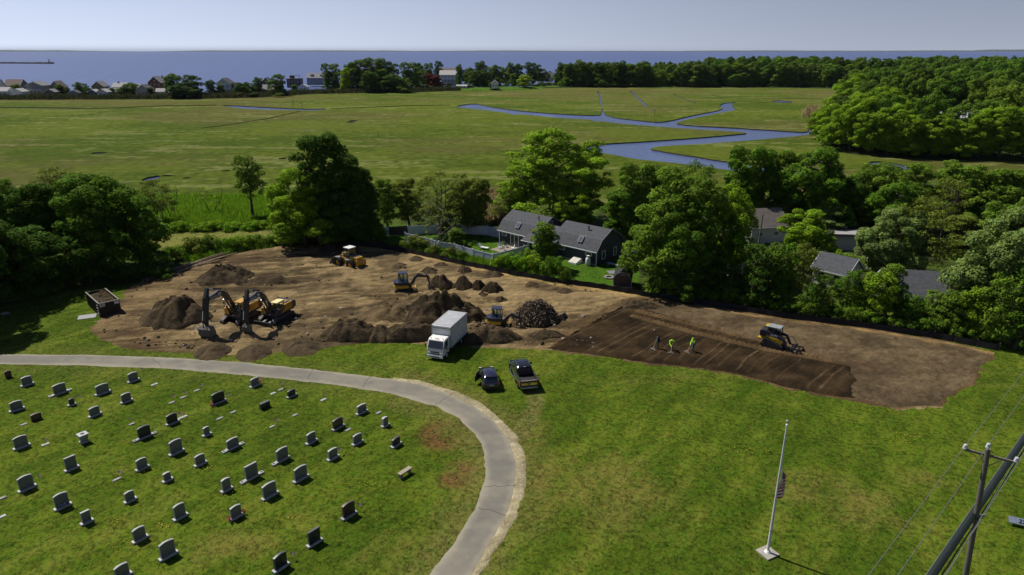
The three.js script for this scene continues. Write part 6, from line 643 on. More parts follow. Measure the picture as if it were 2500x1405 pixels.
{ // black crew cab pickup
  const a = G(1292, 957), f = V(-0.215, 0, -0.977), t = thing('pickup_truck', 'black crew cab pickup with an open bed and chrome steps parked on the grass', 'pickup', a.clone().addScaledVector(f, 2.85), yaw(f.x, f.z)), w = 0.99, k = mat.carBlack;
  new B().add(loft([carSec(-0.78, 0.42, 1.2, 1.22, w, 0.8), carSec(-0.74, 0.42, 1.2, 1.78, w, 0.74), carSec(-0.5, 0.42, 1.2, 1.9, w, 0.74), carSec(0.6, 0.42, 1.18, 1.93, w, 0.74), carSec(1.0, 0.42, 1.17, 1.84, w, 0.74), carSec(1.62, 0.42, 1.16, 1.24, w, 0.85), carSec(2.5, 0.45, 1.1, 1.17, 0.97, 0.85), carSec(2.84, 0.5, 0.98, 1.04, 0.93, 0.85), carSec(2.9, 0.55, 0.9, 0.92, 0.88, 0.8)])).mesh('cab', k, t);
  const bd = new B().box(1.7, 0.1, 2.0, 0, 0.78, -1.8); for (const s of [-1, 1]) bd.box(0.14, 0.72, 2.06, s * 0.91, 0.88, -1.8); bd.box(1.7, 0.5, 0.08, 0, 1.0, -0.82).mesh('bed', k, t); new B().box(1.66, 0.02, 1.9, 0, 0.845, -1.8).mesh('bed_liner', mat.rubber, t); { const g = new B(); for (const s of [-1, 1]) g.box(0.17, 0.05, 2.05, s * 0.91, 1.265, -1.8); g.mesh('bed_rail', mat.black, t); }
  const tg = new THREE.Group(); tg.name = 'tailgate'; tg.position.set(0, 0.9, -2.84); t.add(tg); new B().box(1.72, 0.66, 0.08, 0, 0.03, 0).mesh('panel', k, tg); new B().box(1.66, 0.26, 0.02, 0, 0.0, -0.05).mesh('chrome_strip', M([0.6, 0.55, 0.42], 0.22, { metal: 1 }), tg); new B().box(0.3, 0.09, 0.02, 0, 0.02, -0.07).mesh('emblem', mat.black, tg); new B().box(1.74, 0.07, 0.12, 0, 0.36, 0).mesh('cap', mat.grey, tg);
  for (const s of [-1, 1]) for (const [z0, z1] of [[-0.6, 0.18], [0.28, 1.1]]) { const gl2 = new B(), q = (z, c) => [s * (lerp(w * 0.97, 0.745, c) + 0.012), lerp(1.2, 1.84, c), z]; gl2.quad(q(z0, 0.12), q(z1, 0.12), q(z1 - (z1 > 1 ? 0.2 : 0), 0.86), q(z0, 0.86)).mesh('side_window', mat.glass, t); } new B().quad([-0.74, 1.3, -0.782], [0.74, 1.3, -0.782], [0.66, 1.72, -0.765], [-0.66, 1.72, -0.765]).mesh('rear_window', mat.glass, t); new B().quad([-0.78, 1.26, 1.63], [0.78, 1.26, 1.63], [0.66, 1.8, 1.07], [-0.66, 1.8, 1.07]).mesh('windscreen', mat.glass, t);
  const rb = new B(); for (let i = -3; i <= 3; i++) rb.box(0.05, 0.02, 1.3, i * 0.18, 1.95, 0.1); rb.mesh('roof_rib', k, t); new B().box(0.9, 0.02, 0.6, 0, 1.955, 0.62).mesh('sunroof', mat.glass, t); new B().box(0.16, 0.07, 0.04, 0, 1.86, -0.76).mesh('brake_light', lampM, t);
  for (const s of [-1, 1]) { new B().box(0.14, 0.4, 0.08, s * 0.93, 0.98, -2.84).mesh('tail_light', mat.red, t); new B().box(0.34, 0.24, 0.1, s * 0.7, 0.86, 2.86).mesh('headlight', lampM, t); new B().box(0.26, 0.22, 0.12, s * 1.16, 1.3, 1.15).mesh('mirror', mat.black, t); new B().bar(V(s * 1.06, 0.4, -0.7), V(s * 1.06, 0.4, 1.5), 0.06).mesh('step_bar', mat.chrome, t); for (const z of [-1.75, 1.9]) { wheel(t, s * 0.86, 0.41, z, 0.41, 0.28, mat.chrome); new B().add(new THREE.TorusGeometry(0.47, 0.05, 8, 20, Math.PI), s * 0.97, 0.42, z, 0, Math.PI / 2, 0).mesh('wheel_arch', mat.black, t); } }
  new B().box(1.8, 0.2, 0.2, 0, 0.52, -2.92).mesh('bumper', mat.steel, t); new B().box(0.42, 0.14, 0.02, 0, 0.55, -3.03).mesh('number_plate', plateM, t); new B().box(1.5, 0.32, 0.08, 0, 0.84, 2.92).mesh('grille', mat.chrome, t);
}
{ // white box truck
  const a = G(1063, 880), f = V(-0.325, 0, 0.946), t = thing('box_truck', 'white box truck parked at the edge of the grass with its cab forward', 'truck', a.clone().addScaledVector(f, -3.3), yaw(f.x, f.z)), W = 2.44;
  const cab = [[1.62, 0.55], [3.28, 0.5], [3.34, 0.9], [3.28, 1.35], [2.86, 2.3], [2.55, 2.42], [1.66, 2.42]]; new B().prism(cab, 2.05, 0, 0, 0, 0.06).mesh('cab', mat.white, t);
  new B().quad([-0.93, 1.42, 3.27], [0.93, 1.42, 3.27], [0.86, 2.22, 2.915], [-0.86, 2.22, 2.915]).mesh('windscreen', mat.glass, t); for (const s of [-1, 1]) { new B().quad([s * 1.032, 1.38, 2.1], [s * 1.032, 1.38, 3.08], [s * 1.032, 2.16, 2.78], [s * 1.032, 2.16, 2.1]).mesh('side_window', mat.glass, t); new B().box(0.02, 1.7, 0.02, s * 1.03, 1.3, 2.02).mesh('door_seam', mat.black, t); new B().box(0.34, 0.26, 0.12, s * 0.82, 0.84, 3.33).mesh('headlight', lampM, t); new B().box(0.14, 0.12, 0.1, s * 0.97, 1.05, 3.3).mesh('turn_signal', mat.amber, t); new B().box(0.14, 0.42, 0.1, s * 1.32, 1.6, 3.05).bar(V(s * 1.02, 1.85, 2.95), V(s * 1.32, 1.8, 3.05), 0.02).mesh('mirror', mat.black, t); }
  for (const x of [-0.75, -0.18, 0, 0.18, 0.75]) new B().box(0.09, 0.06, 0.09, x, 2.45, 2.68).mesh('marker_light', mat.amber, t);
  { const g = new B(); for (let k = 0; k < 2; k++) g.box(1.05, 0.13, 0.05, 0, 1.0 - k * 0.19, 3.35); g.mesh('grille', mat.black, t); new B().box(1.0, 0.07, 0.05, 0, 0.9, 3.37).mesh('grille_bar', mat.whitePlain, t); } new B().box(2.0, 0.3, 0.22, 0, 0.5, 3.36).mesh('bumper', mat.whitePlain, t); new B().box(1.1, 0.1, 0.04, 0, 0.5, 3.48).mesh('bumper_opening', mat.black, t); for (const s of [-1, 1]) new B().box(0.4, 0.3, 0.26, s * 0.92, 0.5, 3.3).mesh('bumper_corner', mat.black, t); { const b = new B(); for (const s of [-0.4, 0.4]) b.bar(V(s, 1.4, 3.31), V(s + 0.5, 1.62, 3.2), 0.012); b.mesh('wiper', mat.black, t); }
  const boxB = [[-3.35, 0.95], [1.52, 0.95], [1.52, 3.2], [1.45, 3.42], [1.28, 3.5], [-3.35, 3.5]], boxM = M([0.68, 0.69, 0.7], 0.45, { map: gr6 }); new B().prism(boxB, W, 0, 0, 0, 0.03).mesh('cargo_box', boxM, t); new B().box(W - 0.12, 0.02, 4.6, 0, 3.512, -1.0).mesh('roof_skin', M([0.42, 0.43, 0.45], 0.6, { map: gr2 }), t);
  new B().prism([[1.535, 3.18], [1.535, 3.32], [1.44, 3.45], [1.25, 3.515], [1.1, 3.515], [1.1, 3.48], [1.5, 3.2]], W + 0.03, 0, 0, 0, 0).mesh('front_cap', mat.steel, t); { const b = new B(); for (const s of [-1, 1]) b.box(0.07, 0.12, 4.9, s * W / 2, 0.98, -0.92).box(0.07, 0.1, 4.9, s * W / 2, 3.45, -0.95).box(0.09, 2.5, 0.1, s * (W / 2 - 0.03), 2.2, 1.52); b.box(W, 0.14, 0.1, 0, 0.95, -3.37).mesh('edge_rail', mat.steel, t); } new B().box(0.03, 0.3, 0.12, W / 2 + 0.02, 1.6, 1.25).mesh('hook', mat.grey, t);
  new B().box(0.9, 0.22, 6.2, 0, 0.72, -0.2).box(0.5, 0.45, 0.9, 0.85, 0.62, 0.6).box(2.0, 0.12, 0.12, 0, 0.5, -3.3).box(0.1, 0.4, 0.1, -0.8, 0.7, -3.3).box(0.1, 0.4, 0.1, 0.8, 0.7, -3.3).mesh('chassis', mat.black, t); for (const s of [-1, 1]) { wheel(t, s * 0.92, 0.4, 2.35, 0.4, 0.24, mat.whitePlain); wheel(t, s * 0.9, 0.4, -1.75, 0.4, 0.48, mat.whitePlain); new B().box(0.5, 0.5, 0.03, s * 0.9, 0.45, -2.35).mesh('mud_flap', mat.black, t); }
}
function stadium(L, H, n = 8) { const r = H / 2, o = []; for (let k = 0; k <= n; k++) { const a = -Math.PI / 2 + (Math.PI * k) / n; o.push([L / 2 - r + r * Math.cos(a), r + r * Math.sin(a)]); } for (let k = 0; k <= n; k++) { const a = Math.PI / 2 + (Math.PI * k) / n; o.push([-L / 2 + r + r * Math.cos(a), r + r * Math.sin(a)]); } return o; }
function trackUnit(t, x, prof, w, step, y = 0, z = 0, m = mat.rubber) { // belt with shoes, and the frame and rollers inside
  const b = new B(), n = prof.length, inner = prof.map(([a, c], i) => { const [pa, pc] = prof[(i + n - 1) % n], [na, nc] = prof[(i + 1) % n], dx = na - pa, dy = nc - pc, l = Math.hypot(dx, dy) || 1; return [a - (dy / l) * 0.07, c + (dx / l) * 0.07]; }); for (let i = 0; i < n; i++) { const j = (i + 1) % n; const q = (p, s) => [x + s * w / 2, y + p[1], z + p[0]]; b.quad(q(prof[i], -1), q(prof[j], -1), q(prof[j], 1), q(prof[i], 1)); for (const s of [-1, 1]) b.quad(q(prof[i], s), q(prof[j], s), q(inner[j], s), q(inner[i], s)); b.quad(q(inner[i], 1), q(inner[j], 1), q(inner[j], -1), q(inner[i], -1)); }
  let acc = 0; for (let i = 0; i < n; i++) { const [a, c] = prof[i], [d, e] = prof[(i + 1) % n], l = Math.hypot(d - a, e - c); while (acc < l) { const u = acc / l; b.box(w, 0.035, step * 0.42, x, y + lerp(c, e, u), z + lerp(a, d, u), -Math.atan2(e - c, d - a), 0, 0); acc += step; } acc -= l; } b.mesh('track', m, t);
  const xs = prof.map((p) => p[0]), ys = prof.map((p) => p[1]), x0 = Math.min(...xs), x1 = Math.max(...xs), f = new B().prism(inner.map(([a, c]) => [a * 0.93, c * 0.9 + 0.03]), w * 0.55, x, y, z, 0); for (let k = 0; k < 6; k++) f.cyl(0.11, 0.11, w * 0.7, x, y + 0.17, z + lerp(x0 + 0.45, x1 - 0.45, k / 5), 0, 0, Math.PI / 2, 12); f.mesh('track_frame', mat.charcoal, t);
}
function bucket(t, py, pz, w, s, m, teeth = 5) { const b = new B(), out = [[-0.1, 0.1], [0.3, 0.08], [0.62, -0.35], [0.66, -0.95], [0.4, -1.42], [-0.12, -1.62], [-0.5, -1.55]], inn = [[-0.48, -1.48], [-0.12, -1.52], [0.33, -1.34], [0.57, -0.93], [0.53, -0.38], [0.25, 0.0], [-0.1, 0.02]]; b.prism([...out, ...inn].map(([z, y]) => [pz + z * s, py + y * s]), w, 0, 0, 0, 0); for (const k of [-1, 1]) b.prism([[-0.1, 0.1], [0.3, 0.08], [0.62, -0.35], [0.66, -0.95], [0.4, -1.42], [-0.12, -1.62], [-0.5, -1.55], [-0.42, -0.7]].map(([z, y]) => [pz + z * s, py + y * s]), 0.05, k * (w / 2 - 0.02), 0, 0, 0); for (let k = 0; k < 7; k++) { const u = k / 6; b.box(w * 0.98, 0.05 * s, 0.05 * s, 0, py + lerp(-0.3, -1.35, u) * s, pz + (0.63 + 0.06 * Math.sin(u * 3) - (u > 0.65 ? (u - 0.65) * 0.75 : 0)) * s); } b.mesh('bucket', m, t); const tb = new B(); for (let k = 0; k < teeth; k++) tb.box(0.11 * s + 0.02, 0.07, 0.26 * s, (k / (teeth - 1) - 0.5) * w * 0.88, py - 1.6 * s, pz - 0.6 * s, 0.1, 0, 0); tb.mesh('bucket_teeth', mat.dirtySteel, t); }
function cabBox(t, x, y0, z0, w, h, d, fm, roofM, slope = 0.25, nm = 'cab') { // posts, panes, roof
  const g = new THREE.Group(); g.name = nm; t.add(g); const b = new B(), z1 = z0 + d, top = y0 + h, p = 0.09; for (const s of [-1, 1]) { b.beam(V(x + s * (w / 2 - p / 2), y0, z1), V(x + s * (w / 2 - p / 2), top, z1 - slope), p, p).beam(V(x + s * (w / 2 - p / 2), y0, z0), V(x + s * (w / 2 - p / 2), top, z0 + 0.04), p, p).beam(V(x + s * (w / 2 - p / 2), y0, z0 + d * 0.52), V(x + s * (w / 2 - p / 2), top, z0 + d * 0.5), p * 0.7, p).box(p, h * 0.28, d, x + s * (w / 2 - p / 2), y0 + h * 0.14, z0 + d / 2); } b.box(w, h * 0.26, p, x, y0 + h * 0.13, z0).box(w, h * 0.16, p, x, y0 + h * 0.08, z1).box(w, p, p, x, top, z1 - slope).box(w, p, d - slope, x, y0 + 0.02, z0 + d / 2); b.mesh('cab_frame', fm, g);
  const gl3 = new B().quad([x - w / 2 + p, y0 + h * 0.16, z1 + 0.01], [x + w / 2 - p, y0 + h * 0.16, z1 + 0.01], [x + w / 2 - p, top - 0.05, z1 - slope], [x - w / 2 + p, top - 0.05, z1 - slope]); for (const s of [-1, 1]) gl3.quad([x + s * (w / 2 - 0.03), y0 + h * 0.28, z0 + p], [x + s * (w / 2 - 0.03), y0 + h * 0.28, z1 - p], [x + s * (w / 2 - 0.03), top - 0.03, z1 - slope - p], [x + s * (w / 2 - 0.03), top - 0.03, z0 + p]); gl3.quad([x - w / 2 + p, y0 + h * 0.28, z0 - 0.01], [x + w / 2 - p, y0 + h * 0.28, z0 - 0.01], [x + w / 2 - p, top - 0.04, z0 + 0.03], [x - w / 2 + p, top - 0.04, z0 + 0.03]); gl3.mesh('cab_glass', mat.cabGlass, g);
  new B().box(0.5, 0.12, 0.5, x, y0 + 0.42, z0 + 0.45).box(0.5, 0.7, 0.12, x, y0 + 0.8, z0 + 0.2, -0.15).mesh('seat', mat.black, g); new B().box(w + 0.06, 0.1, d - slope + 0.12, x, top + 0.06, z0 + (d - slope) / 2).mesh('cab_roof', roofM, g); return g;
}
const ram = (t, a, c, r) => { const m = a.clone().lerp(c, 0.58); new B().bar(a, m, r, r, 10).mesh('cylinder', mat.charcoal, t); new B().bar(m, c, r * 0.5, r * 0.5, 8).mesh('piston_rod', mat.chrome, t); };
function bigExcavator(p, f, s, label, o = {}) {
  const t = thing('excavator', label, 'excavator', p, yaw(f.x, f.z)); t.scale.setScalar(s); for (const k of [-1, 1]) trackUnit(t, k * 1.2, stadium(4.4, 0.95), 0.62, 0.19, 0, 0, M([0.15, 0.135, 0.115], 0.7, { metal: 0.2, map: gr05 })); new B().box(1.9, 0.35, 2.0, 0, 0.72, 0).cyl(0.75, 0.75, 0.3, 0, 1.0, 0, 0, 0, 0, 24).mesh('undercarriage', mat.charcoal, t);
  const y = 1.15; new B().box(2.6, 0.22, 4.0, 0, y + 0.1, -0.55).mesh('deck', mat.charcoal, t); new B().prism([[-2.95, y + 0.1], [-2.2, y + 0.1], [-2.2, y + 1.15], [-2.75, y + 1.15], [-3.0, y + 0.9]], 2.6, 0, 0, 0, 0.08).mesh('counterweight', mat.charcoal, t); new B().box(2.5, 0.95, 1.7, 0, y + 0.7, -1.4).box(0.75, 0.85, 2.2, -0.9, y + 0.62, 0.3).mesh('engine_house', mat.yellow, t); { const b = new B(); for (const k of [-0.8, 0, 0.8]) b.box(0.5, 0.06, 1.2, k, y + 1.2, -1.4); b.box(0.03, 0.6, 1.1, 1.26, y + 0.7, -1.5).mesh('vent_panel', mat.charcoal, t); new B().cyl(0.08, 0.08, 0.6, -0.7, y + 1.4, -1.7).mesh('exhaust', mat.black, t); } new B().prism([[0.65, y + 0.2], [-0.6, y + 0.2], [-0.6, y + 1.0], [-1.9, y + 1.05], [-1.9, y + 0.25]].reverse(), 0.06, 1.27, 0, 0, 0).mesh('side_panel', mat.yellow, t);
  cabBox(t, 0.78, y + 0.15, -0.35, 1.0, 1.7, 1.75, mat.charcoal, o.roof ?? mat.yellow, 0.3); const hr = new B(); hr.bar(V(-1.25, y + 1.0, 1.3), V(-1.25, y + 1.7, 1.1), 0.02).bar(V(-1.25, y + 1.7, 1.1), V(-1.25, y + 1.7, -0.3), 0.02).bar(V(1.3, y + 1.2, 1.4), V(1.5, y + 1.6, 1.45), 0.02); hr.box(0.06, 0.32, 0.2, -1.32, y + 1.65, 1.2).box(0.06, 0.3, 0.2, 1.52, y + 1.7, 1.45).mesh('mirror', mat.black, t);
  const bm = new B().prism([[0.75, 1.7], [1.2, 1.75], [1.7, 2.9], [2.45, 4.25], [3.0, 4.55], [5.15, 4.65], [5.4, 4.85], [5.25, 5.1], [3.2, 5.3], [2.5, 5.1], [1.75, 4.3], [0.95, 2.6]], 0.55, 0, 0, 0, 0.03).mesh('boom', mat.charcoal, t);
  new B().prism([[4.75, 6.1], [5.1, 6.25], [5.65, 5.1], [6.02, 3.6], [6.05, 1.75], [5.72, 1.7], [5.35, 3.5], [5.0, 4.7], [4.95, 5.3]], 0.42, 0, 0, 0, 0.03).mesh('stick', mat.charcoal, t); bucket(t, 1.6, 5.85, o.bw ?? 1.45, o.bs ?? 0.9, mat.dirtySteel);
  for (const k of [-1, 1]) ram(t, V(k * 0.42, 1.45, 1.3), V(k * 0.36, 3.75, 2.2), 0.11); ram(t, V(0, 5.35, 2.7), V(0, 6.12, 4.95), 0.11); ram(t, V(0, 5.2, 5.75), V(0, 2.5, 6.42), 0.09); new B().bar(V(0, 2.5, 6.42), V(0, 1.8, 6.05), 0.07).bar(V(0, 2.5, 6.42), V(0, 1.5, 6.4), 0.07).mesh('linkage', mat.charcoal, t); new B().tube([V(0.2, 3.2, 1.6), V(0.24, 5.1, 2.2), V(0.2, 5.55, 3.2), V(0.2, 5.7, 4.4), V(0.2, 5.9, 5.0)], 0.03, 24, 6).mesh('hose', mat.black, t);
  new B().box(0.012, 0.42, 0.5, 0.284, 4.93, 3.35).mesh('sign_plate', M([0.55, 0.55, 0.56], 0.6), t); new B().add(text('VOLVO', 0.26, 0.012), 0.278, 4.87, 4.4, 0, Math.PI / 2, 0).mesh('lettering', M([0.55, 0.55, 0.56], 0.5), t); const l2 = new B().box(0.02, 0.12, 0.06, 0.292, 4.95, 3.4).box(0.02, 0.05, 0.28, 0.292, 4.82, 3.35).mesh('sign_figure', mat.black, t);
  if (o.blade) { new B().prism([[2.75, 0.02], [2.98, 0.05], [2.9, 0.4], [3.0, 0.85], [2.85, 0.85], [2.75, 0.45]], 2.9, 0, 0, 0, 0.01).mesh('dozer_blade', mat.charcoal, t); for (const k of [-0.5, 0.5]) new B().beam(V(k, 0.55, 1.0), V(k, 0.4, 2.8), 0.32, 0.16).mesh('blade_arm', mat.steel, t); }
  return t;
}
{ const f = V(-0.33, 0, 0.944), e1 = G(505, 828), e2 = G(603, 822); bigExcavator(e1.addScaledVector(f, -6.15), f, 1, 'large yellow excavator with a black boom and its ribbed bucket on the ground', { bw: 1.75, bs: 0.98 }); bigExcavator(e2.addScaledVector(f, -5.7), f, 0.93, 'second yellow excavator with a dozer blade standing right of the larger one', { blade: 1, roof: M([0.7, 0.6, 0.3], 0.5), bw: 0.95, bs: 0.72 }); }
function miniExcavator(p, f, s, label, o = {}) {
  const t = thing('mini_excavator', label, 'mini excavator', p, yaw(f.x, f.z)); t.scale.setScalar(s); for (const k of [-1, 1]) trackUnit(t, k * 0.75, stadium(2.4, 0.52), 0.38, 0.13, 0, 0, mat.rubber); new B().box(1.1, 0.22, 1.2, 0, 0.42, 0).mesh('undercarriage', mat.charcoal, t); new B().box(1.85, 0.38, 0.09, 0, 0.28, 1.65).beam(V(0.35, 0.3, 0.5), V(0.35, 0.28, 1.65), 0.12, 0.1).beam(V(-0.35, 0.3, 0.5), V(-0.35, 0.28, 1.65), 0.12, 0.1).mesh('dozer_blade', o.blade ?? mat.deereYellow, t);
  const y = 0.6, arc = (r, y0, y1, m, nm) => { const sh = new THREE.Shape(); sh.moveTo(-0.85, 0.7); sh.lineTo(0.85, 0.7); sh.lineTo(0.88, -0.3); sh.quadraticCurveTo(0.8, -r, 0, -r); sh.quadraticCurveTo(-0.8, -r, -0.88, -0.3); sh.closePath(); const g = new THREE.ExtrudeGeometry(sh, { depth: y1 - y0 - 0.08, bevelEnabled: true, bevelThickness: 0.04, bevelSize: 0.05, bevelOffset: -0.05, bevelSegments: 2, curveSegments: 10 }); g.rotateX(Math.PI / 2); g.translate(0, y1 - 0.04, 0); return new B().add(g).mesh(nm, m, t); };
  arc(1.2, y, y + 0.42, mat.deereYellow, 'lower_body'); arc(1.26, y + 0.42, y + 0.86, mat.navy, 'hood'); { const b = new B(); for (let k = 0; k < 4; k++) b.box(0.9, 0.045, 0.1, 0, y + 0.08 + k * 0.1, -1.17); b.mesh('warning_stripe', M([0.75, 0.55, 0.03], 0.5), t); }
  cabBox(t, 0.2, y + 0.5, -0.55, 1.05, 1.35, 1.25, mat.navy, mat.navy, 0.12); new B().cyl(0.16, 0.16, 0.5, -0.25, y + 0.25, 0.9).mesh('boom_swing', mat.charcoal, t);
  const B0 = [-0.25, y + 0.35, 1.0], e = o.elbow ?? [2.3, 2.0], tip = o.tip ?? [3.1, 3.4], end = o.end ?? [1.0, 3.6], poly = (pts, w) => { const up = [], dn = []; pts.forEach(([yy, zz, h], i) => { const [py, pz] = pts[Math.max(0, i - 1)], [ny, nz] = pts[Math.min(pts.length - 1, i + 1)], l = Math.hypot(ny - py, nz - pz), dy = (nz - pz) / l, dz = -(ny - py) / l; up.push([zz + dz * h, yy + dy * h]); dn.unshift([zz - dz * h, yy - dy * h]); }); return [...up, ...dn]; };
  new B().prism(poly([[B0[1], B0[2], 0.12], [e[0] * 0.7 + B0[1] * 0.3, lerp(B0[2], e[1], 0.6), 0.17], [e[0], e[1], 0.19], [tip[0], tip[1], 0.11]]), 0.24, B0[0], 0, 0, 0.02).mesh('boom', mat.charcoal, t); const so = [tip[0] + 0.32, tip[1] - 0.14]; new B().prism(poly([[so[0], so[1], 0.08], [tip[0], tip[1] + 0.02, 0.16], [end[0], end[1], 0.09]]), 0.18, B0[0], 0, 0, 0.02).mesh('stick', mat.charcoal, t);
  ram(t, V(B0[0], B0[1] - 0.15, B0[2] + 0.2), V(B0[0], lerp(B0[1], e[0], 0.75), lerp(B0[2], e[1], 0.95)), 0.06); ram(t, V(B0[0], e[0] + 0.24, e[1]), V(B0[0], so[0], so[1]), 0.055); ram(t, V(B0[0], tip[0] + 0.1, tip[1] + 0.22), V(B0[0], lerp(tip[0], end[0], 0.8), lerp(tip[1], end[1], 0.8) + 0.24), 0.05); const g = new THREE.Group(); g.name = 'bucket_set'; g.position.x = B0[0]; t.add(g); bucket(g, end[0], end[1], 0.6, 0.5, mat.dirtySteel, 4);
  return t;
}
miniExcavator(G(985, 711), V(0.975, 0, -0.22), 1.1, 'navy and yellow mini excavator beside the dark soil heaps', { elbow: [2.15, 1.9], tip: [1.9, 3.2], end: [0.75, 3.5] });
miniExcavator(G(1212, 798), V(0.99, 0, 0.14), 1.0, 'small yellow mini excavator digging behind the front soil bank', { elbow: [1.8, 1.9], tip: [1.5, 3.0], end: [0.5, 3.2] });
{ // wheel loader
  const a = G(828, 651), b = G(861, 660), f = a.clone().sub(b).normalize(), t = thing('wheel_loader', 'yellow wheel loader with a white cab roof at the back of the site', 'wheel loader', a.clone().lerp(b, 0.5).add(V(0.5, 0, -0.8)), yaw(f.x, f.z)), y = mat.yellow;
  for (const s of [-1, 1]) for (const z of [-1.5, 1.5]) { wheel(t, s * 1.12, 0.84, z, 0.84, 0.6, mat.yellow, { lugs: 1, rim: 0.5 }); }
  for (const s of [-1, 1]) new B().prism([[0.75, 1.2], [1.0, 1.62], [2.0, 1.62], [2.2, 1.35], [2.1, 1.35], [1.95, 1.54], [1.05, 1.54], [0.85, 1.2]], 0.6, s * 1.12, 0.12, 0, 0).mesh('fender', mat.grey, t);
  new B().box(1.1, 0.8, 2.3, 0, 1.1, 1.3).box(0.5, 1.3, 0.9, 0, 1.7, 0.9).mesh('front_frame', y, t); new B().box(1.2, 0.6, 2.7, 0, 0.95, -1.2).box(1.3, 0.85, 1.8, 0, 1.65, -1.65).mesh('rear_frame', y, t); new B().prism([[-2.75, 0.75], [-2.5, 0.75], [-2.5, 1.7], [-2.65, 1.65], [-2.85, 1.2]], 1.7, 0, 0, 0, 0.05).mesh('counterweight', y, t); { const v = new B(); for (let k = 0; k < 3; k++) v.box(1.1, 0.07, 0.26, 0, 2.1, -1.1 - k * 0.48); v.mesh('vent', mat.steel, t); } new B().bar(V(0.4, 2.1, -1.6), V(0.4, 2.75, -1.6), 0.08).mesh('exhaust', mat.black, t);
  { const b2 = new B(); for (const s of [-1, 1]) b2.box(0.5, 0.07, 1.0, s * 0.95, 1.55, -0.55).box(0.45, 0.06, 0.5, s * 0.95, 0.7, -0.2); b2.mesh('step', mat.grey, t); } cabBox(t, 0, 1.75, -0.85, 1.4, 1.55, 1.45, mat.charcoal, mat.white, 0.15);
  for (const s of [-1, 1]) new B().prism([[0.85, 2.0], [1.3, 2.05], [2.4, 1.1], [2.9, 0.55], [2.7, 0.4], [2.1, 0.95], [1.0, 1.75]], 0.16, s * 0.5, 0, 0, 0.01).mesh('lift_arm', y, t); new B().prism([[2.75, 0.15], [3.75, 0.08], [3.75, 0.14], [2.95, 0.3], [2.75, 0.7], [2.85, 1.25], [2.75, 1.3], [2.62, 0.75]], 2.6, 0, 0, 0, 0).prism([[2.75, 0.15], [3.75, 0.08], [2.85, 1.28], [2.64, 0.75]], 0.05, 1.28, 0, 0, 0).prism([[2.75, 0.15], [3.75, 0.08], [2.85, 1.28], [2.64, 0.75]], 0.05, -1.28, 0, 0, 0).mesh('bucket', mat.charcoal, t); for (const s of [-1, 1]) ram(t, V(s * 0.35, 1.0, 1.0), V(s * 0.45, 1.35, 2.1), 0.09); ram(t, V(0, 2.2, 1.1), V(0, 1.6, 2.2), 0.08); new B().beam(V(0, 1.7, 2.1), V(0, 0.8, 2.75), 0.12, 0.2).mesh('linkage', mat.charcoal, t); for (const s of [-1, 1]) new B().box(0.18, 0.2, 0.12, s * 0.65, 2.35, 0.75).mesh('headlight', lampM, t);
}
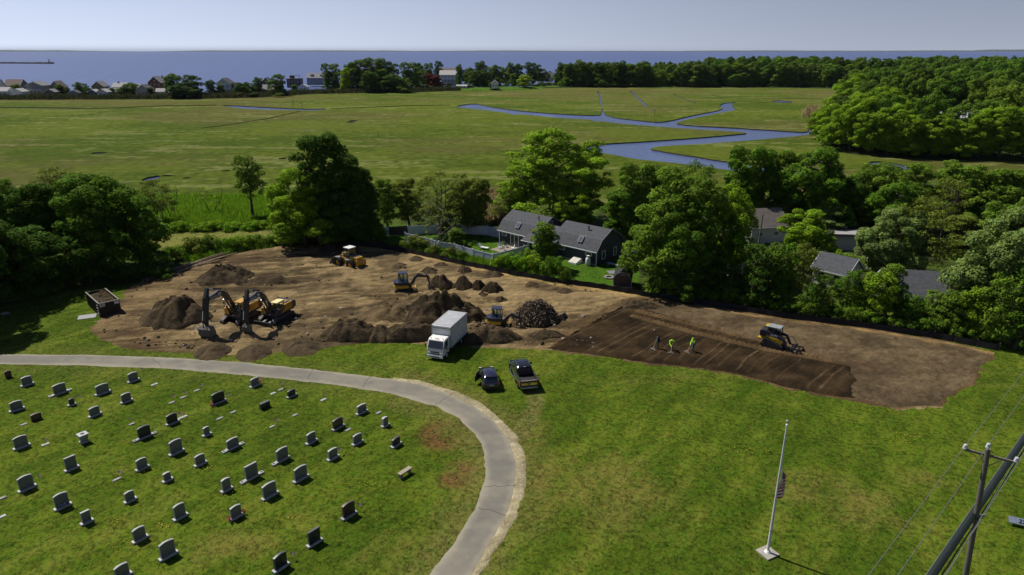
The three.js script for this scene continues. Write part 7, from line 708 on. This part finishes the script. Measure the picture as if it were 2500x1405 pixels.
{ // tracked loader with a power rake
  const a = G(1866, 851), b = G(1912, 862), f = b.clone().sub(a).normalize(), t = thing('compact_loader', 'dark and yellow tracked loader pulling a rake over the topsoil', 'track loader', a.clone().lerp(b, 0.5).add(V(0.3, 0.28, -0.9)), yaw(f.x, f.z)); t.scale.setScalar(0.98);
  const tp = [[1.15, 0.02], [1.3, 0.2], [1.2, 0.4], [-0.75, 1.05], [-1.0, 1.0], [-1.3, 0.3], [-1.2, 0.06], [-1.0, 0]]; for (const k of [-1, 1]) trackUnit(t, k * 0.82, tp, 0.42, 0.14); new B().box(1.2, 0.8, 2.2, 0, 0.75, -0.1).prism([[-1.5, 0.75], [-0.9, 0.75], [1.1, 0.6], [1.15, 1.1], [-0.6, 1.45], [-1.5, 1.3]], 1.16, 0, 0, 0, 0.03).mesh('body', mat.deereYellow, t); new B().box(1.9, 0.16, 0.5, 0, 0.92, -1.5).mesh('rear_bumper', mat.deereYellow, t); new B().box(1.6, 0.7, 0.7, 0, 1.5, -1.25).mesh('engine_cover', mat.charcoal, t);
  cabBox(t, 0, 1.1, -0.75, 1.15, 1.3, 1.5, mat.charcoal, M([0.3, 0.33, 0.34], 0.4, { map: gr2 }), 0.1); new B().box(1.0, 0.08, 0.35, 0, 2.42, -0.95).mesh('roof_flap', mat.deereYellow, t); new B().box(0.14, 0.07, 0.1, 0.5, 2.4, 0.62).box(0.14, 0.07, 0.1, -0.5, 2.4, 0.62).mesh('work_light', lampM, t);
  for (const s of [-1, 1]) { new B().prism([[-1.6, 1.35], [-1.55, 2.0], [-1.2, 2.05], [1.3, 1.45], [1.75, 0.55], [1.95, 0.3], [1.6, 0.28], [1.1, 1.15], [-0.9, 1.5]], 0.16, s * 0.78, 0, 0, 0.02).mesh('lift_arm', mat.navy, t); new B().add(text('DEERE', 0.2, 0.012), s * 0.862, 1.56, 0.1, 0, s * Math.PI / 2, 0).mesh('lettering', M([0.6, 0.6, 0.6], 0.5), t); new B().bar(V(s * 0.7, 0.7, 1.0), V(s * 0.72, 1.35, 1.35), 0.05).mesh('cylinder', mat.chrome, t); }
  const r = new THREE.Group(); r.name = 'power_rake'; r.position.y = -0.25; t.add(r); new B().box(1.9, 0.12, 0.12, 0, 0.6, 2.15).box(0.14, 0.14, 1.4, -0.6, 0.62, 2.6).box(0.14, 0.14, 1.4, 0.6, 0.62, 2.6).box(2.0, 0.5, 0.05, 0, 0.4, 2.4, -0.3).mesh('rake_frame', mat.black, r); const ro = new B().cyl(0.2, 0.2, 1.9, 0, 0.26, 2.65, 0, 0, Math.PI / 2, 14); for (let k = 0; k < 60; k++) { const q = k * 2.4; ro.box(0.04, 0.09, 0.04, (k / 59 - 0.5) * 1.85, 0.26 + Math.cos(q) * 0.22, 2.65 + Math.sin(q) * 0.22, q, 0, 0); } ro.mesh('roller', mat.dirtySteel, r); for (const s of [-1, 1]) { const w = new THREE.Group(); w.name = 'caster'; r.add(w); new B().cyl(0.2, 0.2, 0.14, s * 0.65, 0.2, 3.3, 0, 0, Math.PI / 2, 14).mesh('caster_wheel', mat.rubber, w); new B().box(0.08, 0.4, 0.1, s * 0.65, 0.48, 3.25).mesh('caster_fork', mat.black, w); } new B().cyl(0.13, 0.16, 0.4, 0, 0.9, 2.6).sph(0.13, 0, 1.12, 2.6, 10).mesh('motor', mat.charcoal, r); new B().tube([V(0.3, 1.5, 1.3), V(0.35, 1.75, 1.9), V(0.2, 1.3, 2.4), V(0.05, 1.0, 2.6)], 0.03, 20, 6).tube([V(0.4, 1.4, 1.3), V(0.5, 1.65, 1.85), V(0.3, 1.2, 2.4), V(0.05, 0.95, 2.6)], 0.03, 20, 6).mesh('hose', mat.black, r);
}
{ // loose bucket
  const t = thing('loader_bucket', 'loose grey digging bucket lying beside the wood chip heap', 'bucket', G(1378, 782), R(60)); new B().prism([[-0.5, 0.02], [0.5, 0.02], [0.52, 0.1], [-0.3, 0.12], [-0.42, 0.5], [-0.2, 0.9], [-0.32, 0.95], [-0.58, 0.45]], 1.1, 0, 0, 0, 0).prism([[-0.5, 0.02], [0.5, 0.04], [-0.25, 0.94], [-0.56, 0.45]], 0.05, 0.54, 0, 0, 0).prism([[-0.5, 0.02], [0.5, 0.04], [-0.25, 0.94], [-0.56, 0.45]], 0.05, -0.54, 0, 0, 0).mesh('shell', M([0.3, 0.27, 0.21], 0.6, { metal: 0.3, map: gr05 }), t);
}
// ---------------------------------------------------------------- open dumpster, board, logs, heaps
{
  const a = G(250, 775), b = G(293, 765), f = b.clone().sub(a), len = 6.2, back = V(f.z, 0, -f.x).normalize().multiplyScalar(1), nrm = V(-f.z, 0, f.x).normalize(), out = nrm.z > 0 ? nrm : nrm.negate(), W = 2.4, p = a.clone().lerp(b, 0.5), t = thing('dumpster', 'rusty black open dumpster heaped with brush at the edge of the lawn', 'dumpster', p, yaw(out.x, out.z)), m = M([0.03, 0.024, 0.02], 0.6, { metal: 0.3, map: gr05 }), h = 1.75;
  new B().box(W, 0.12, len, 0, 0.2, -len / 2).box(0.08, h, len, W / 2, h / 2 + 0.15, -len / 2).box(0.08, h, len, -W / 2, h / 2 + 0.15, -len / 2).box(W, h, 0.08, 0, h / 2 + 0.15, 0).box(W, h, 0.08, 0, h / 2 + 0.15, -len).mesh('body', m, t); { const r = new B(); for (const s of [-1, 1]) { r.box(0.14, 0.1, len + 0.1, s * W / 2, h + 0.17, -len / 2); } r.box(W + 0.2, 0.1, 0.14, 0, h + 0.17, 0).mesh('rim', M([0.26, 0.24, 0.22], 0.5, { metal: 0.4, map: gr05 }), t); } for (const s of [-1, 1]) for (let k = 0; k < 9; k++) new B().box(0.1, h - 0.1, 0.1, s * (W / 2 + 0.07), h / 2 + 0.15, -0.3 - k * 0.7).mesh('rib', m, t); for (let k = 0; k < 4; k++) new B().box(0.1, 0.05, 0.7 - (k % 2) * 0.25, -W / 2 - 0.13, 0.45 + k * 0.38, -0.5).mesh('ladder_rung', mat.steel, t);
  new B().box(0.62, 0.42, 0.02, -0.85, h - 0.12, 0.055).mesh('sticker', M([0.6, 0.58, 0.6], 0.6), t); new B().box(0.58, 0.4, 0.02, 0.88, h - 0.12, 0.055).mesh('sticker', M([0.6, 0.58, 0.6], 0.6), t); new B().box(0.3, 0.1, 0.012, -0.85, h - 0.05, 0.07).box(0.4, 0.04, 0.012, -0.85, h - 0.2, 0.07).mesh('sticker_print', mat.black, t); for (const s of [-1, 1]) for (const z of [-0.6, -len + 0.6]) new B().cyl(0.14, 0.14, 0.3, s * 0.9, 0.14, z, 0, 0, Math.PI / 2).mesh('roller', mat.steel, t);
  const bb = thing('brush_heap', 'brush and torn roots heaped inside the open dumpster', 'brush heap', p, yaw(out.x, out.z)), sb = new B(), L0 = []; for (let k = 0; k < 160; k++) { const z = rr(-len + 0.2, -0.3), x = rr(-1, 1), y = h - 0.35 + 0.5 * Math.sin(((-z) / len) * 3.1) * rr(0.2, 1), d = V(rr(-1, 1), rr(-0.3, 0.6), rr(-1, 1)).normalize().multiplyScalar(rr(0.3, 1)); sb.bar(V(x, y, z), V(clamp(x + d.x, -1.1, 1.1), y + d.y * 0.5, clamp(z + d.z, -len + 0.1, -0.1)), rr(0.012, 0.05), 0.01, 5); } sb.mesh('branches', M([0.17, 0.12, 0.07], 0.9, { map: gr05 }), bb); for (let k = 0; k < 8; k++) L0.push([rr(-0.7, 0.7), h - 0.3 + rr(0, 0.25), -0.6 - k * 0.7, rr(0.5, 0.8), 0.7]); const lf = shadows(new THREE.Mesh(crown(L0, 34, 0.2, { gap: 0.3 }), leafM([0.13, 0.1, 0.035], 0.3))); lf.name = 'dead_leaves'; bb.add(lf); const so = shadows(new THREE.Mesh(boxUV(new THREE.BoxGeometry(W - 0.2, 0.9, len - 0.2)), M([0.05, 0.035, 0.02], 1))); so.name = 'fill'; so.position.set(0, 1.1, -len / 2); bb.add(so);
}
{ const t = tag(new B().box(2.1, 0.05, 1.6, 0, 0.03, 0).mesh('board', M([0.3, 0.3, 0.31], 0.7, { map: gr05 })), 'pale board lying on the grass left of the dumpster', 'board'); t.position.copy(G(212, 774)); t.rotation.y = R(24); }
{ const t = tag(new B().cyl(0.5, 0.5, 0.06, 0, 0.04, 0, 0, 0, 0, 24).mesh('manhole_cover', mat.marker), 'round pale concrete cover in the shaded lawn at the left edge', 'cover'); t.position.copy(G(12, 766)); }
{ // felled trunks
  const a = G(352, 690), b = G(578, 622), d = b.clone().sub(a), L = d.length(), u = d.clone().normalize(), n = V(-u.z, 0, u.x), m = [mat.bark, M([0.19, 0.15, 0.105], 0.9, { map: gr05, bump: hg1, bs: 0.03 }), M([0.26, 0.18, 0.1], 0.9, { map: gr05 })], cut = M([0.5, 0.36, 0.2], 0.8, { map: gr05 }), where = ['at the back', 'near the back', 'in the middle', 'near the front', 'at the front'];
  [[0.02, 0.42, 0.2, 0.2, 0], [0.1, 0.5, -0.5, 0.17, 1], [0.3, 0.75, 0.7, 0.19, 2], [0.36, 0.86, 0.1, 0.2, 2], [0.42, 0.95, -0.4, 0.17, 1], [0.48, 1.0, 0.4, 0.18, 2], [0.34, 0.7, -0.9, 0.15, 1], [0.55, 0.9, -0.8, 0.14, 2], [0.4, 0.66, 1.1, 0.15, 0], [0.0, 0.3, -0.3, 0.16, 0], [0.22, 0.6, -0.2, 0.2, 1], [0.5, 0.8, 0.85, 0.14, 2]].forEach(([s, e, o, r, k], i) => { const y = r + (i % 3 === 1 ? 0.32 : 0.02) + 0.1, p = a.clone().addScaledVector(u, s * L).addScaledVector(n, o).setY(y), q = a.clone().addScaledVector(u, e * L).addScaledVector(n, o + rr(-0.5, 0.5)).setY(y * rr(0.9, 1.1)), t = thing('log', 'long felled trunk lying in the log pile along the upper site edge', 'log', p, 0, 'felled trunks in the log pile'), v = q.clone().sub(p), mid = v.clone().multiplyScalar(0.5).add(V(rr(-0.3, 0.3), rr(0, 0.1), rr(-0.3, 0.3))); new B().bar(V(0, 0, 0), mid, r, r * 0.85, 10).bar(mid, v, r * 0.85, r * 0.6, 10).bar(mid, mid.clone().add(V(rr(-0.6, 0.6), rr(0.2, 0.5), rr(-0.6, 0.6))), r * 0.35, 0.03, 6).mesh('bark', m[k], t); const z = v.clone().normalize().multiplyScalar(0.012); new B().bar(z.clone().negate(), z, r * 0.96, r * 0.96, 12).bar(v.clone().sub(z), v.clone().add(z), r * 0.57, r * 0.57, 12).mesh('cut_end', cut, t); });
}
// heaps: middle foot, width, top row, tones
function heap(px, py, w, top, c1, c2, label, o = {}) {
  const { rough = 0.12, dz = 1, pow = 0.9, turn = 0, flat = 0, name = 'soil_heap', clod = 0 } = o, c = G(px, py), d = PX(c)[2], rx = ((w / FPX) * d) / 2, rz = rx * dz, peak = V(c.x, 0, c.z - rz * 0.15), H = Math.max(0.3, HT(peak, top)), nr = 26, na = 64, P = [], C = [], I = [], s0 = rr(0, 99);
  for (let i = 0; i <= nr; i++) for (let k = 0; k < na; k++) { const a = (k / na) * 6.2832, r = i / nr, wob = 1 + 0.3 * (fbm(Math.cos(a) * 1.6 + s0, Math.sin(a) * 1.6, 3) - 0.5) * 2, ca = Math.cos(a + turn), sa = Math.sin(a + turn), x = Math.cos(a) * r * rx * wob, z = Math.sin(a) * r * rz * wob, X = x * Math.cos(turn) - z * Math.sin(turn), Z = x * Math.sin(turn) + z * Math.cos(turn), n = fbm(X * 1.3 + s0, Z * 1.3, 5) - 0.5, rid = Math.abs(fbm(X * 0.6 + s0, Z * 0.6 + 9, 3) - 0.5); let f = Math.pow(Math.max(0, 1 - Math.max(r - flat, 0) / (1 - flat)), pow); f = f * (1 - 0.25 * Math.exp(-((r / 0.16) ** 2)) * (1 - flat)); const y = H * f * (1 + 0.5 * (rid * 2 - 0.25)) + (rough * n * 2 + clod * (fbm(X * 4, Z * 4 + s0, 2) - 0.5)) * Math.min(1, (1 - r) * 5) - 0.12 * r * r; P.push(X, y + 0.08, Z); const q = mix3(c1, c2, sstep(fbm(X * 0.8 + s0, Z * 0.8, 4) + 0.25 * n, 0.35, 0.65)); C.push(...q); }
  for (let i = 0; i < nr; i++) for (let k = 0; k < na; k++) { const k2 = (k + 1) % na, a = i * na + k, b = i * na + k2, e = a + na, f = b + na; I.push(a, b, e, b, f, e); }
  const g = new THREE.BufferGeometry(); g.setAttribute('position', new THREE.Float32BufferAttribute(P, 3)); g.setAttribute('color', new THREE.Float32BufferAttribute(C, 3)); g.setIndex(I); g.computeVertexNormals(); const nn = g.attributes.normal; let up = 0; for (let i = 0; i < nn.count; i++) up += nn.getY(i); if (up < 0) { g.setIndex(I.map((_, i) => I[i - (i % 3) + [0, 2, 1][i % 3]])); g.computeVertexNormals(); } boxUV(g); const m = shadows(new THREE.Mesh(g, mDirt)); m.name = numbered(name); m.position.copy(c); scene.add(m); return tag(m, label, 'heap');
}
const dk = [0.045, 0.033, 0.02], dk2 = [0.074, 0.054, 0.033], md = [0.094, 0.067, 0.038], tn = [0.15, 0.106, 0.055];
heap(437, 782, 175, 708, dk2, md, 'largest brown soil heap left of the big excavators', { dz: 0.8, rough: 0.2 }); heap(545, 682, 150, 640, dk, dk2, 'dark rough heap with roots below the felled trunks', { rough: 0.45, clod: 0.35 }); heap(1072, 778, 225, 711, dk, md, 'broad rough rubble mound in the middle of the site', { dz: 0.55, rough: 0.6, clod: 0.4, flat: 0.2 }); heap(960, 775, 170, 742, md, tn, 'low trampled slope at the left of the rubble mound', { dz: 0.6, rough: 0.3, flat: 0.2 });
const chips = heap(1305, 786, 126, 727, [0.07, 0.048, 0.028], [0.11, 0.08, 0.05], 'pointed heap of wood chips and roots right of the small excavator', { dz: 0.75, rough: 0.35, clod: 0.5, pow: 0.85, name: 'chip_heap' });
{ const n = 2600, im = new THREE.InstancedMesh(new THREE.BoxGeometry(0.3, 0.05, 0.07), M([1, 1, 1], 0.9), n), o = new THREE.Object3D(), c = new THREE.Color(), pos = chips.geometry.attributes.position; for (let k = 0; k < n; k++) { const i = Math.floor(rnd() * pos.count * 0.92); o.position.set(pos.getX(i) + chips.position.x + rr(-0.15, 0.15), pos.getY(i) + 0.04, pos.getZ(i) + chips.position.z + rr(-0.15, 0.15)); o.rotation.set(rr(-1, 1), rr(0, 6), rr(-1, 1)); o.scale.set(rr(0.5, 2.2), rr(0.7, 2), rr(0.7, 1.8)); o.updateMatrix(); im.setMatrixAt(k, o.matrix); const t = pick([[0.24, 0.185, 0.115], [0.13, 0.092, 0.055], [0.075, 0.052, 0.031], [0.05, 0.034, 0.02], [0.05, 0.034, 0.02]]); im.setColorAt(k, c.setRGB(...t)); } im.name = 'wood_chips'; shadows(im); scene.add(im); tag(im, 'chips and splinters covering the pointed wood chip heap', null, null, 'stuff'); }
[[1077, 703, 66, 667, 'first of the four dark soil heaps beside the navy mini excavator'], [1131, 707, 62, 671, 'second of the four dark soil heaps, counted from the navy mini excavator'], [1167, 710, 46, 680, 'third and narrowest of the four dark soil heaps in the row'], [1204, 716, 60, 681, 'last of the four dark soil heaps at the right end of the row']].forEach(([x, y, w, t, l]) => heap(x, y, w, t, dk, dk2, l, { dz: 0.85, pow: 0.75 }));
[[977, 655, 62, 639, 'low soil heap nearest the wheel loader'], [1048, 670, 58, 651, 'low soil heap above the navy mini excavator'], [1078, 652, 48, 638, 'small soil heap beside the bend of the silt fence'], [1133, 666, 44, 647, 'small pointed soil heap near the silt fence'], [1205, 678, 60, 658, 'soil heap close to the silt fence below the weedy bushes'], [1300, 701, 50, 687, 'flat dark soil heap right of the row of four'], [1378, 718, 56, 702, 'flat dark soil heap below the back lawn'], [1018, 641, 58, 624, 'tan soil heap in the tree shade by the silt fence'], [1400, 702, 0, 0]].filter((a) => a[2]).forEach(([x, y, w, t, l]) => heap(x, y, w, t, dk2, md, l, { dz: 0.9 }));
[[858, 822, 150, 780, 'left front soil bank at the grass edge', { flat: 0.3, dz: 0.62 }], [928, 824, 74, 786, 'steep narrow soil bank between the two long front banks', { dz: 1.1 }], [1005, 827, 180, 792, 'long front soil bank left of the box truck', { flat: 0.5, dz: 0.34 }], [1200, 828, 165, 799, 'long flat topped front soil bank right of the box truck', { flat: 0.4, dz: 0.45 }], [520, 860, 100, 838, 'low soil heap in front of the big excavator bucket', {}], [618, 862, 96, 841, 'low soil heap in front of the second excavator', {}], [735, 851, 100, 832, 'low soil heap at the grass edge right of the excavators', {}], [1178, 727, 46, 712, 'small clod heap behind the rubble mound', { clod: 0.3 }], [1222, 738, 42, 722, 'small clod heap beside the wood chip heap', { clod: 0.3 }], [660, 690, 150, 675, 'low trampled ridge above the excavators', { dz: 0.3, flat: 0.3 }], [1560, 752, 120, 735, 'dark ridge of pushed up soil at the top corner of the topsoil bed', { dz: 0.4, flat: 0.3, clod: 0.2 }], [1330, 824, 110, 806, 'low ridge of soil left of the topsoil bed', { dz: 0.4, flat: 0.2 }], [805, 606, 60, 590, 'dark soil heap in the shade of the tall maples', {}]].forEach(([x, y, w, t, l, o]) => heap(x, y, w, t, dk2, md, l, o));
// ---------------------------------------------------------------- three people with rakes
function field(bones, k, cell) {
  let lo = V(1e9, 1e9, 1e9), hi = V(-1e9, -1e9, -1e9); for (const [a, ra, b, rb] of bones) for (const [p, r] of [[a, ra], [b, rb]]) { lo.min(V(p[0] - r, p[1] - r, p[2] - r)); hi.max(V(p[0] + r, p[1] + r, p[2] + r)); } const c = lo.clone().add(hi).multiplyScalar(0.5), half = Math.max(...hi.sub(lo).toArray()) / 2 + cell * 3, n = Math.min(150, Math.ceil((2 * half) / cell)), mc = new MarchingCubes(n, mat.black, false, false, 120000); mc.isolation = 0; const hs = n / 2, F = mc.field;
  const bs = bones.map(([a, ra, b, rb]) => { const d = [b[0] - a[0], b[1] - a[1], b[2] - a[2]]; return [a, ra, d, rb - ra, d[0] * d[0] + d[1] * d[1] + d[2] * d[2] || 1e-9]; });
  for (let z = 0; z < n; z++) for (let y = 0; y < n; y++) for (let x = 0; x < n; x++) { const px = c.x + ((x - hs) / hs) * half, py = c.y + ((y - hs) / hs) * half, pz = c.z + ((z - hs) / hs) * half; let s = 1e3; for (const [a, ra, d, dr, dd] of bs) { const wx = px - a[0], wy = py - a[1], wz = pz - a[2], t = Math.max(0, Math.min(1, (wx * d[0] + wy * d[1] + wz * d[2]) / dd)), e = Math.hypot(wx - d[0] * t, wy - d[1] * t, wz - d[2] * t) - ra - dr * t, h = Math.max(0, Math.min(1, 0.5 + (0.5 * (s - e)) / k)); s = s * (1 - h) + e * h - k * h * (1 - h); } F[z * n * n + y * n + x] = -s; }
  mc.update(); const cnt = mc.count, P = new Float32Array(cnt * 3); for (let i = 0; i < cnt; i++) { P[3 * i] = c.x + mc.positionArray[3 * i] * half; P[3 * i + 1] = c.y + mc.positionArray[3 * i + 1] * half; P[3 * i + 2] = c.z + mc.positionArray[3 * i + 2] * half; }
  let g = new THREE.BufferGeometry(); g.setAttribute('position', new THREE.BufferAttribute(P, 3)); g = mergeVertices(g, 1e-5); g.computeVertexNormals(); return g.toNonIndexed();
}
const skin = M([0.42, 0.24, 0.16], 0.6), skinD = M([0.2, 0.11, 0.07], 0.6);
function person(p, f, o, label, rakeLabel) {
  const t = thing('person', label, 'person', p, yaw(f.x, f.z)), A = (v) => [v.x, v.y, v.z], b = o.bend, hip = V(0, 0.92 - o.crouch, -0.06 - 0.12 * Math.sin(b)), up = V(0, Math.cos(b), Math.sin(b)), chest = hip.clone().addScaledVector(up, 0.36), neck = hip.clone().addScaledVector(up, 0.53), hd = V(0, Math.cos(b * 0.75 + 0.25), Math.sin(b * 0.75 + 0.25)), head = neck.clone().addScaledVector(hd, 0.17);
  const rt = o.top, rb = o.foot, grip = [rt.clone().lerp(rb, o.g[0]), rt.clone().lerp(rb, o.g[1])], sh = [], el = [], an = [], kn = [];
  for (const s of [1, -1]) { sh.push(neck.clone().addScaledVector(up, -0.06).add(V(s * 0.19, 0, 0))); const i = sh.length - 1, m = sh[i].clone().lerp(grip[i], 0.5); el.push(m.add(V(s * 0.11, -0.06, -0.06))); an.push(V(s * 0.13, 0.09, s * o.stride)); kn.push(hip.clone().lerp(an[i], 0.5).add(V(s * 0.02, 0, 0.07 + o.crouch * 0.5))); }
  const body = [[A(hip), 0.12, A(chest), 0.135], [A(chest), 0.135, A(neck), 0.07], [A(neck), 0.052, A(head), 0.06]]; for (const i of [0, 1]) { const s = i ? -1 : 1; body.push([A(sh[i]), 0.05, A(el[i]), 0.038], [A(el[i]), 0.038, A(grip[i]), 0.026], [A(chest.clone().addScaledVector(up, 0.08)), 0.07, A(sh[i]), 0.055], [A(hip.clone().add(V(s * 0.08, -0.03, 0))), 0.085, A(kn[i]), 0.058], [A(kn[i]), 0.056, A(an[i]), 0.036], [A(an[i].clone().add(V(0, -0.03, 0))), 0.035, A(an[i].clone().add(V(0, -0.05, 0.15))), 0.03]); }
  const gs = [field(body, 0.05, 0.014)]; const fx = V(1, 0, 0), q = (v) => head.clone().addScaledVector(hd, v[1]).addScaledVector(V(0, -hd.z, hd.y), v[2]).add(V(v[0], 0, 0)), hb = (a, r, c, r2) => [A(q(a)), r, A(q(c)), r2]; gs.push(field([hb([0, 0.03, -0.015], 0.092, [0, 0.035, 0.02], 0.085), hb([0, -0.05, 0.03], 0.058, [0, -0.085, 0.055], 0.032), hb([0, 0.0, 0.095], 0.014, [0, -0.03, 0.115], 0.016), hb([-0.03, 0.015, 0.085], 0.014, [-0.031, 0.015, 0.086], 0.014), hb([0.03, 0.015, 0.085], 0.014, [0.031, 0.015, 0.086], 0.014), hb([-0.022, -0.06, 0.088], 0.009, [0.022, -0.06, 0.088], 0.009), hb([-0.09, 0.02, 0.0], 0.018, [-0.092, -0.02, 0.0], 0.012), hb([0.09, 0.02, 0.0], 0.018, [0.092, -0.02, 0.0], 0.012), hb([0, -0.06, -0.02], 0.05, [0, -0.14, -0.03], 0.05)], 0.014, 0.006));
  const ax = rb.clone().sub(rt).normalize(); grip.forEach((c, i) => { const away = c.clone().sub(el[i]).normalize(), n = away.clone().addScaledVector(ax, -away.dot(ax)).normalize(), sd = V().crossVectors(ax, n), bones = [[A(c.clone().addScaledVector(n, -0.075)), 0.024, A(c.clone().addScaledVector(n, -0.028).addScaledVector(sd, 0.012)), 0.03]]; for (let k = 0; k < 4; k++) { const o2 = (k - 1.5) * 0.021, r = 0.0092 - 0.0008 * Math.abs(k - 1), e = 0.9 + 0.1 * Math.cos(k), a0 = c.clone().addScaledVector(ax, o2).addScaledVector(n, -0.03).addScaledVector(sd, 0.03), a1 = c.clone().addScaledVector(ax, o2).addScaledVector(n, 0.018 * e).addScaledVector(sd, 0.03), a2 = c.clone().addScaledVector(ax, o2).addScaledVector(n, 0.032 * e).addScaledVector(sd, -0.006), a3 = c.clone().addScaledVector(ax, o2).addScaledVector(n, 0.012).addScaledVector(sd, -0.028); bones.push([A(a0), r, A(a1), r], [A(a1), r, A(a2), r * 0.95], [A(a2), r * 0.95, A(a3), r * 0.85]); } const th0 = c.clone().addScaledVector(n, -0.05).addScaledVector(ax, -0.03), th1 = c.clone().addScaledVector(n, -0.008).addScaledVector(ax, -0.042).addScaledVector(sd, -0.024), th2 = c.clone().addScaledVector(n, 0.022).addScaledVector(ax, -0.03).addScaledVector(sd, -0.02); bones.push([A(th0), 0.014, A(th1), 0.011], [A(th1), 0.011, A(th2), 0.009]); gs.push(field(bones, 0.006, 0.004)); });
  const bg = new B(); gs.forEach((g) => bg.add(g)); bg.mesh('body', o.skin ?? skin, t);
  const jk = [[A(hip.clone().addScaledVector(up, 0.02)), 0.15, A(chest), 0.17], [A(chest), 0.17, A(neck.clone().addScaledVector(up, -0.04)), 0.1]]; for (const i of [0, 1]) jk.push([A(chest.clone().addScaledVector(up, 0.08)), 0.1, A(sh[i]), 0.085], [A(sh[i]), 0.082, A(el[i]), 0.064], [A(el[i]), 0.062, A(el[i].clone().lerp(grip[i], 0.8)), 0.046]); new B().add(field(jk, 0.05, 0.016)).mesh('jacket', o.jm, t);
  const tr = [[A(hip.clone().add(V(-0.05, 0.02, 0))), 0.135, A(hip.clone().add(V(0.05, 0.02, 0))), 0.135]]; for (const i of [0, 1]) { const s = i ? -1 : 1; tr.push([A(hip.clone().add(V(s * 0.08, -0.03, 0))), 0.115, A(kn[i]), 0.082], [A(kn[i]), 0.08, A(an[i].clone().add(V(0, 0.02, 0))), 0.066]); } new B().add(field(tr, 0.03, 0.016)).mesh('trousers', o.tm, t);
  const bt = new B(); for (const i of [0, 1]) bt.add(field([[A(an[i].clone().add(V(0, 0.03, -0.01))), 0.055, A(an[i].clone().add(V(0, -0.03, 0))), 0.056], [A(an[i].clone().add(V(0, -0.035, -0.02))), 0.048, A(an[i].clone().add(V(0, -0.045, 0.16))), 0.044]], 0.03, 0.01)); bt.mesh('boots', mat.black, t);
  const hat = o.hood ? [hb([0, 0.035, -0.03], 0.112, [0, 0.03, 0.01], 0.104), hb([0, -0.06, -0.05], 0.095, [0, -0.14, -0.06], 0.1)] : [hb([0, 0.05, -0.02], 0.1, [0, 0.06, 0.015], 0.094), hb([0, 0.055, 0.09], 0.03, [0, 0.045, 0.15], 0.022)]; new B().add(field(hat, 0.03, 0.01)).mesh(o.hood ? 'hood' : 'cap', o.hm, t);
  const k = thing('rake', rakeLabel, 'rake', p, yaw(f.x, f.z)); new B().bar(rt, rb.clone().add(V(0, 0.05, 0)), 0.016, 0.016, 8).mesh('handle', M([0.5, 0.42, 0.3], 0.7), k); const hd2 = new B().box(0.85, 0.035, 0.03, rb.x, 0.06, rb.z + 0.02); for (let i = 0; i < 15; i++) hd2.box(0.012, 0.08, 0.012, rb.x + (i / 14 - 0.5) * 0.82, 0.025, rb.z + 0.03); for (const s of [-1, 1]) hd2.bar(V(rb.x + s * 0.3, 0.065, rb.z), V(rb.x, 0.2, rb.z - 0.12), 0.012); hd2.mesh('rake_head', M([0.5, 0.5, 0.5], 0.4, { metal: 0.5 }), k); return t;
}
const hiv = M([0.32, 0.62, 0.012], 0.7), jeans = M([0.05, 0.075, 0.13], 0.85, { map: gr05 }), dkCl = M([0.012, 0.012, 0.014], 0.85), dkTr = M([0.03, 0.025, 0.025], 0.85);
const yTop = 0.36; const at2 = (x, y) => { const p = G(x, y); p.y = yTop - 0.02; const q = G(x, y, p.y); return q; };
person(at2(1606, 850), V(-0.8, 0, 0.6), { bend: 0.22, crouch: 0.02, stride: 0.12, top: V(0.1, 1.62, 0.22), foot: V(-0.02, 0.02, 0.82), g: [0.12, 0.4], jm: dkCl, tm: dkTr, hm: dkCl, skin: skinD }, 'person in black jacket and dark trousers standing with a rake, leftmost of three', 'wide landscape rake held by the person in black');
person(at2(1639, 853), V(-0.25, 0, 0.97), { bend: 0.95, crouch: 0.06, stride: 0.18, top: V(0.08, 1.08, 0.42), foot: V(-0.02, 0.02, 1.2), g: [0.12, 0.45], jm: hiv, tm: dkTr, hm: hiv, hood: 1 }, 'person in bright green hooded top bending low over a rake, middle of three', 'landscape rake under the bending person in bright green');
person(at2(1692, 857), V(-0.85, 0, 0.53), { bend: 0.4, crouch: 0.02, stride: 0.1, top: V(0.1, 1.42, 0.3), foot: V(-0.02, 0.02, 0.95), g: [0.14, 0.42], jm: hiv, tm: jeans, hm: hiv, hood: 1 }, 'person in bright green top and blue jeans holding a rake, rightmost of three', 'landscape rake of the person in blue jeans');
// small posts in the marsh
[[716, 262, 244, 'thin dark post in the marsh left of the pair'], [738, 266, 250, 'thin dark post in the marsh right of the pair'], [923, 334, 322, 'lone dark post in the middle of the marsh']].forEach(([x, y, t, l]) => { const p = G(x, y), T = thing('post', l, 'post', p); new B().cyl(0.12, 0.14, HT(p, t), 0, HT(p, t) / 2, 0).mesh('pole', mat.oldWood, T); new B().box(0.6, 0.08, 0.1, 0, HT(p, t) - 0.2, 0).mesh('crosspiece', mat.oldWood, T); });
{ const p = G(1598, 282), T = thing('nest_post', 'white topped post standing in the marsh right of the ditches', 'post', p); new B().cyl(0.1, 0.12, 2.6, 0, 1.3, 0).mesh('pole', mat.oldWood, T); new B().box(1.1, 0.9, 0.12, 0, 2.9, 0).mesh('white_panel', mat.white, T); }
renderer.render(scene, camera);
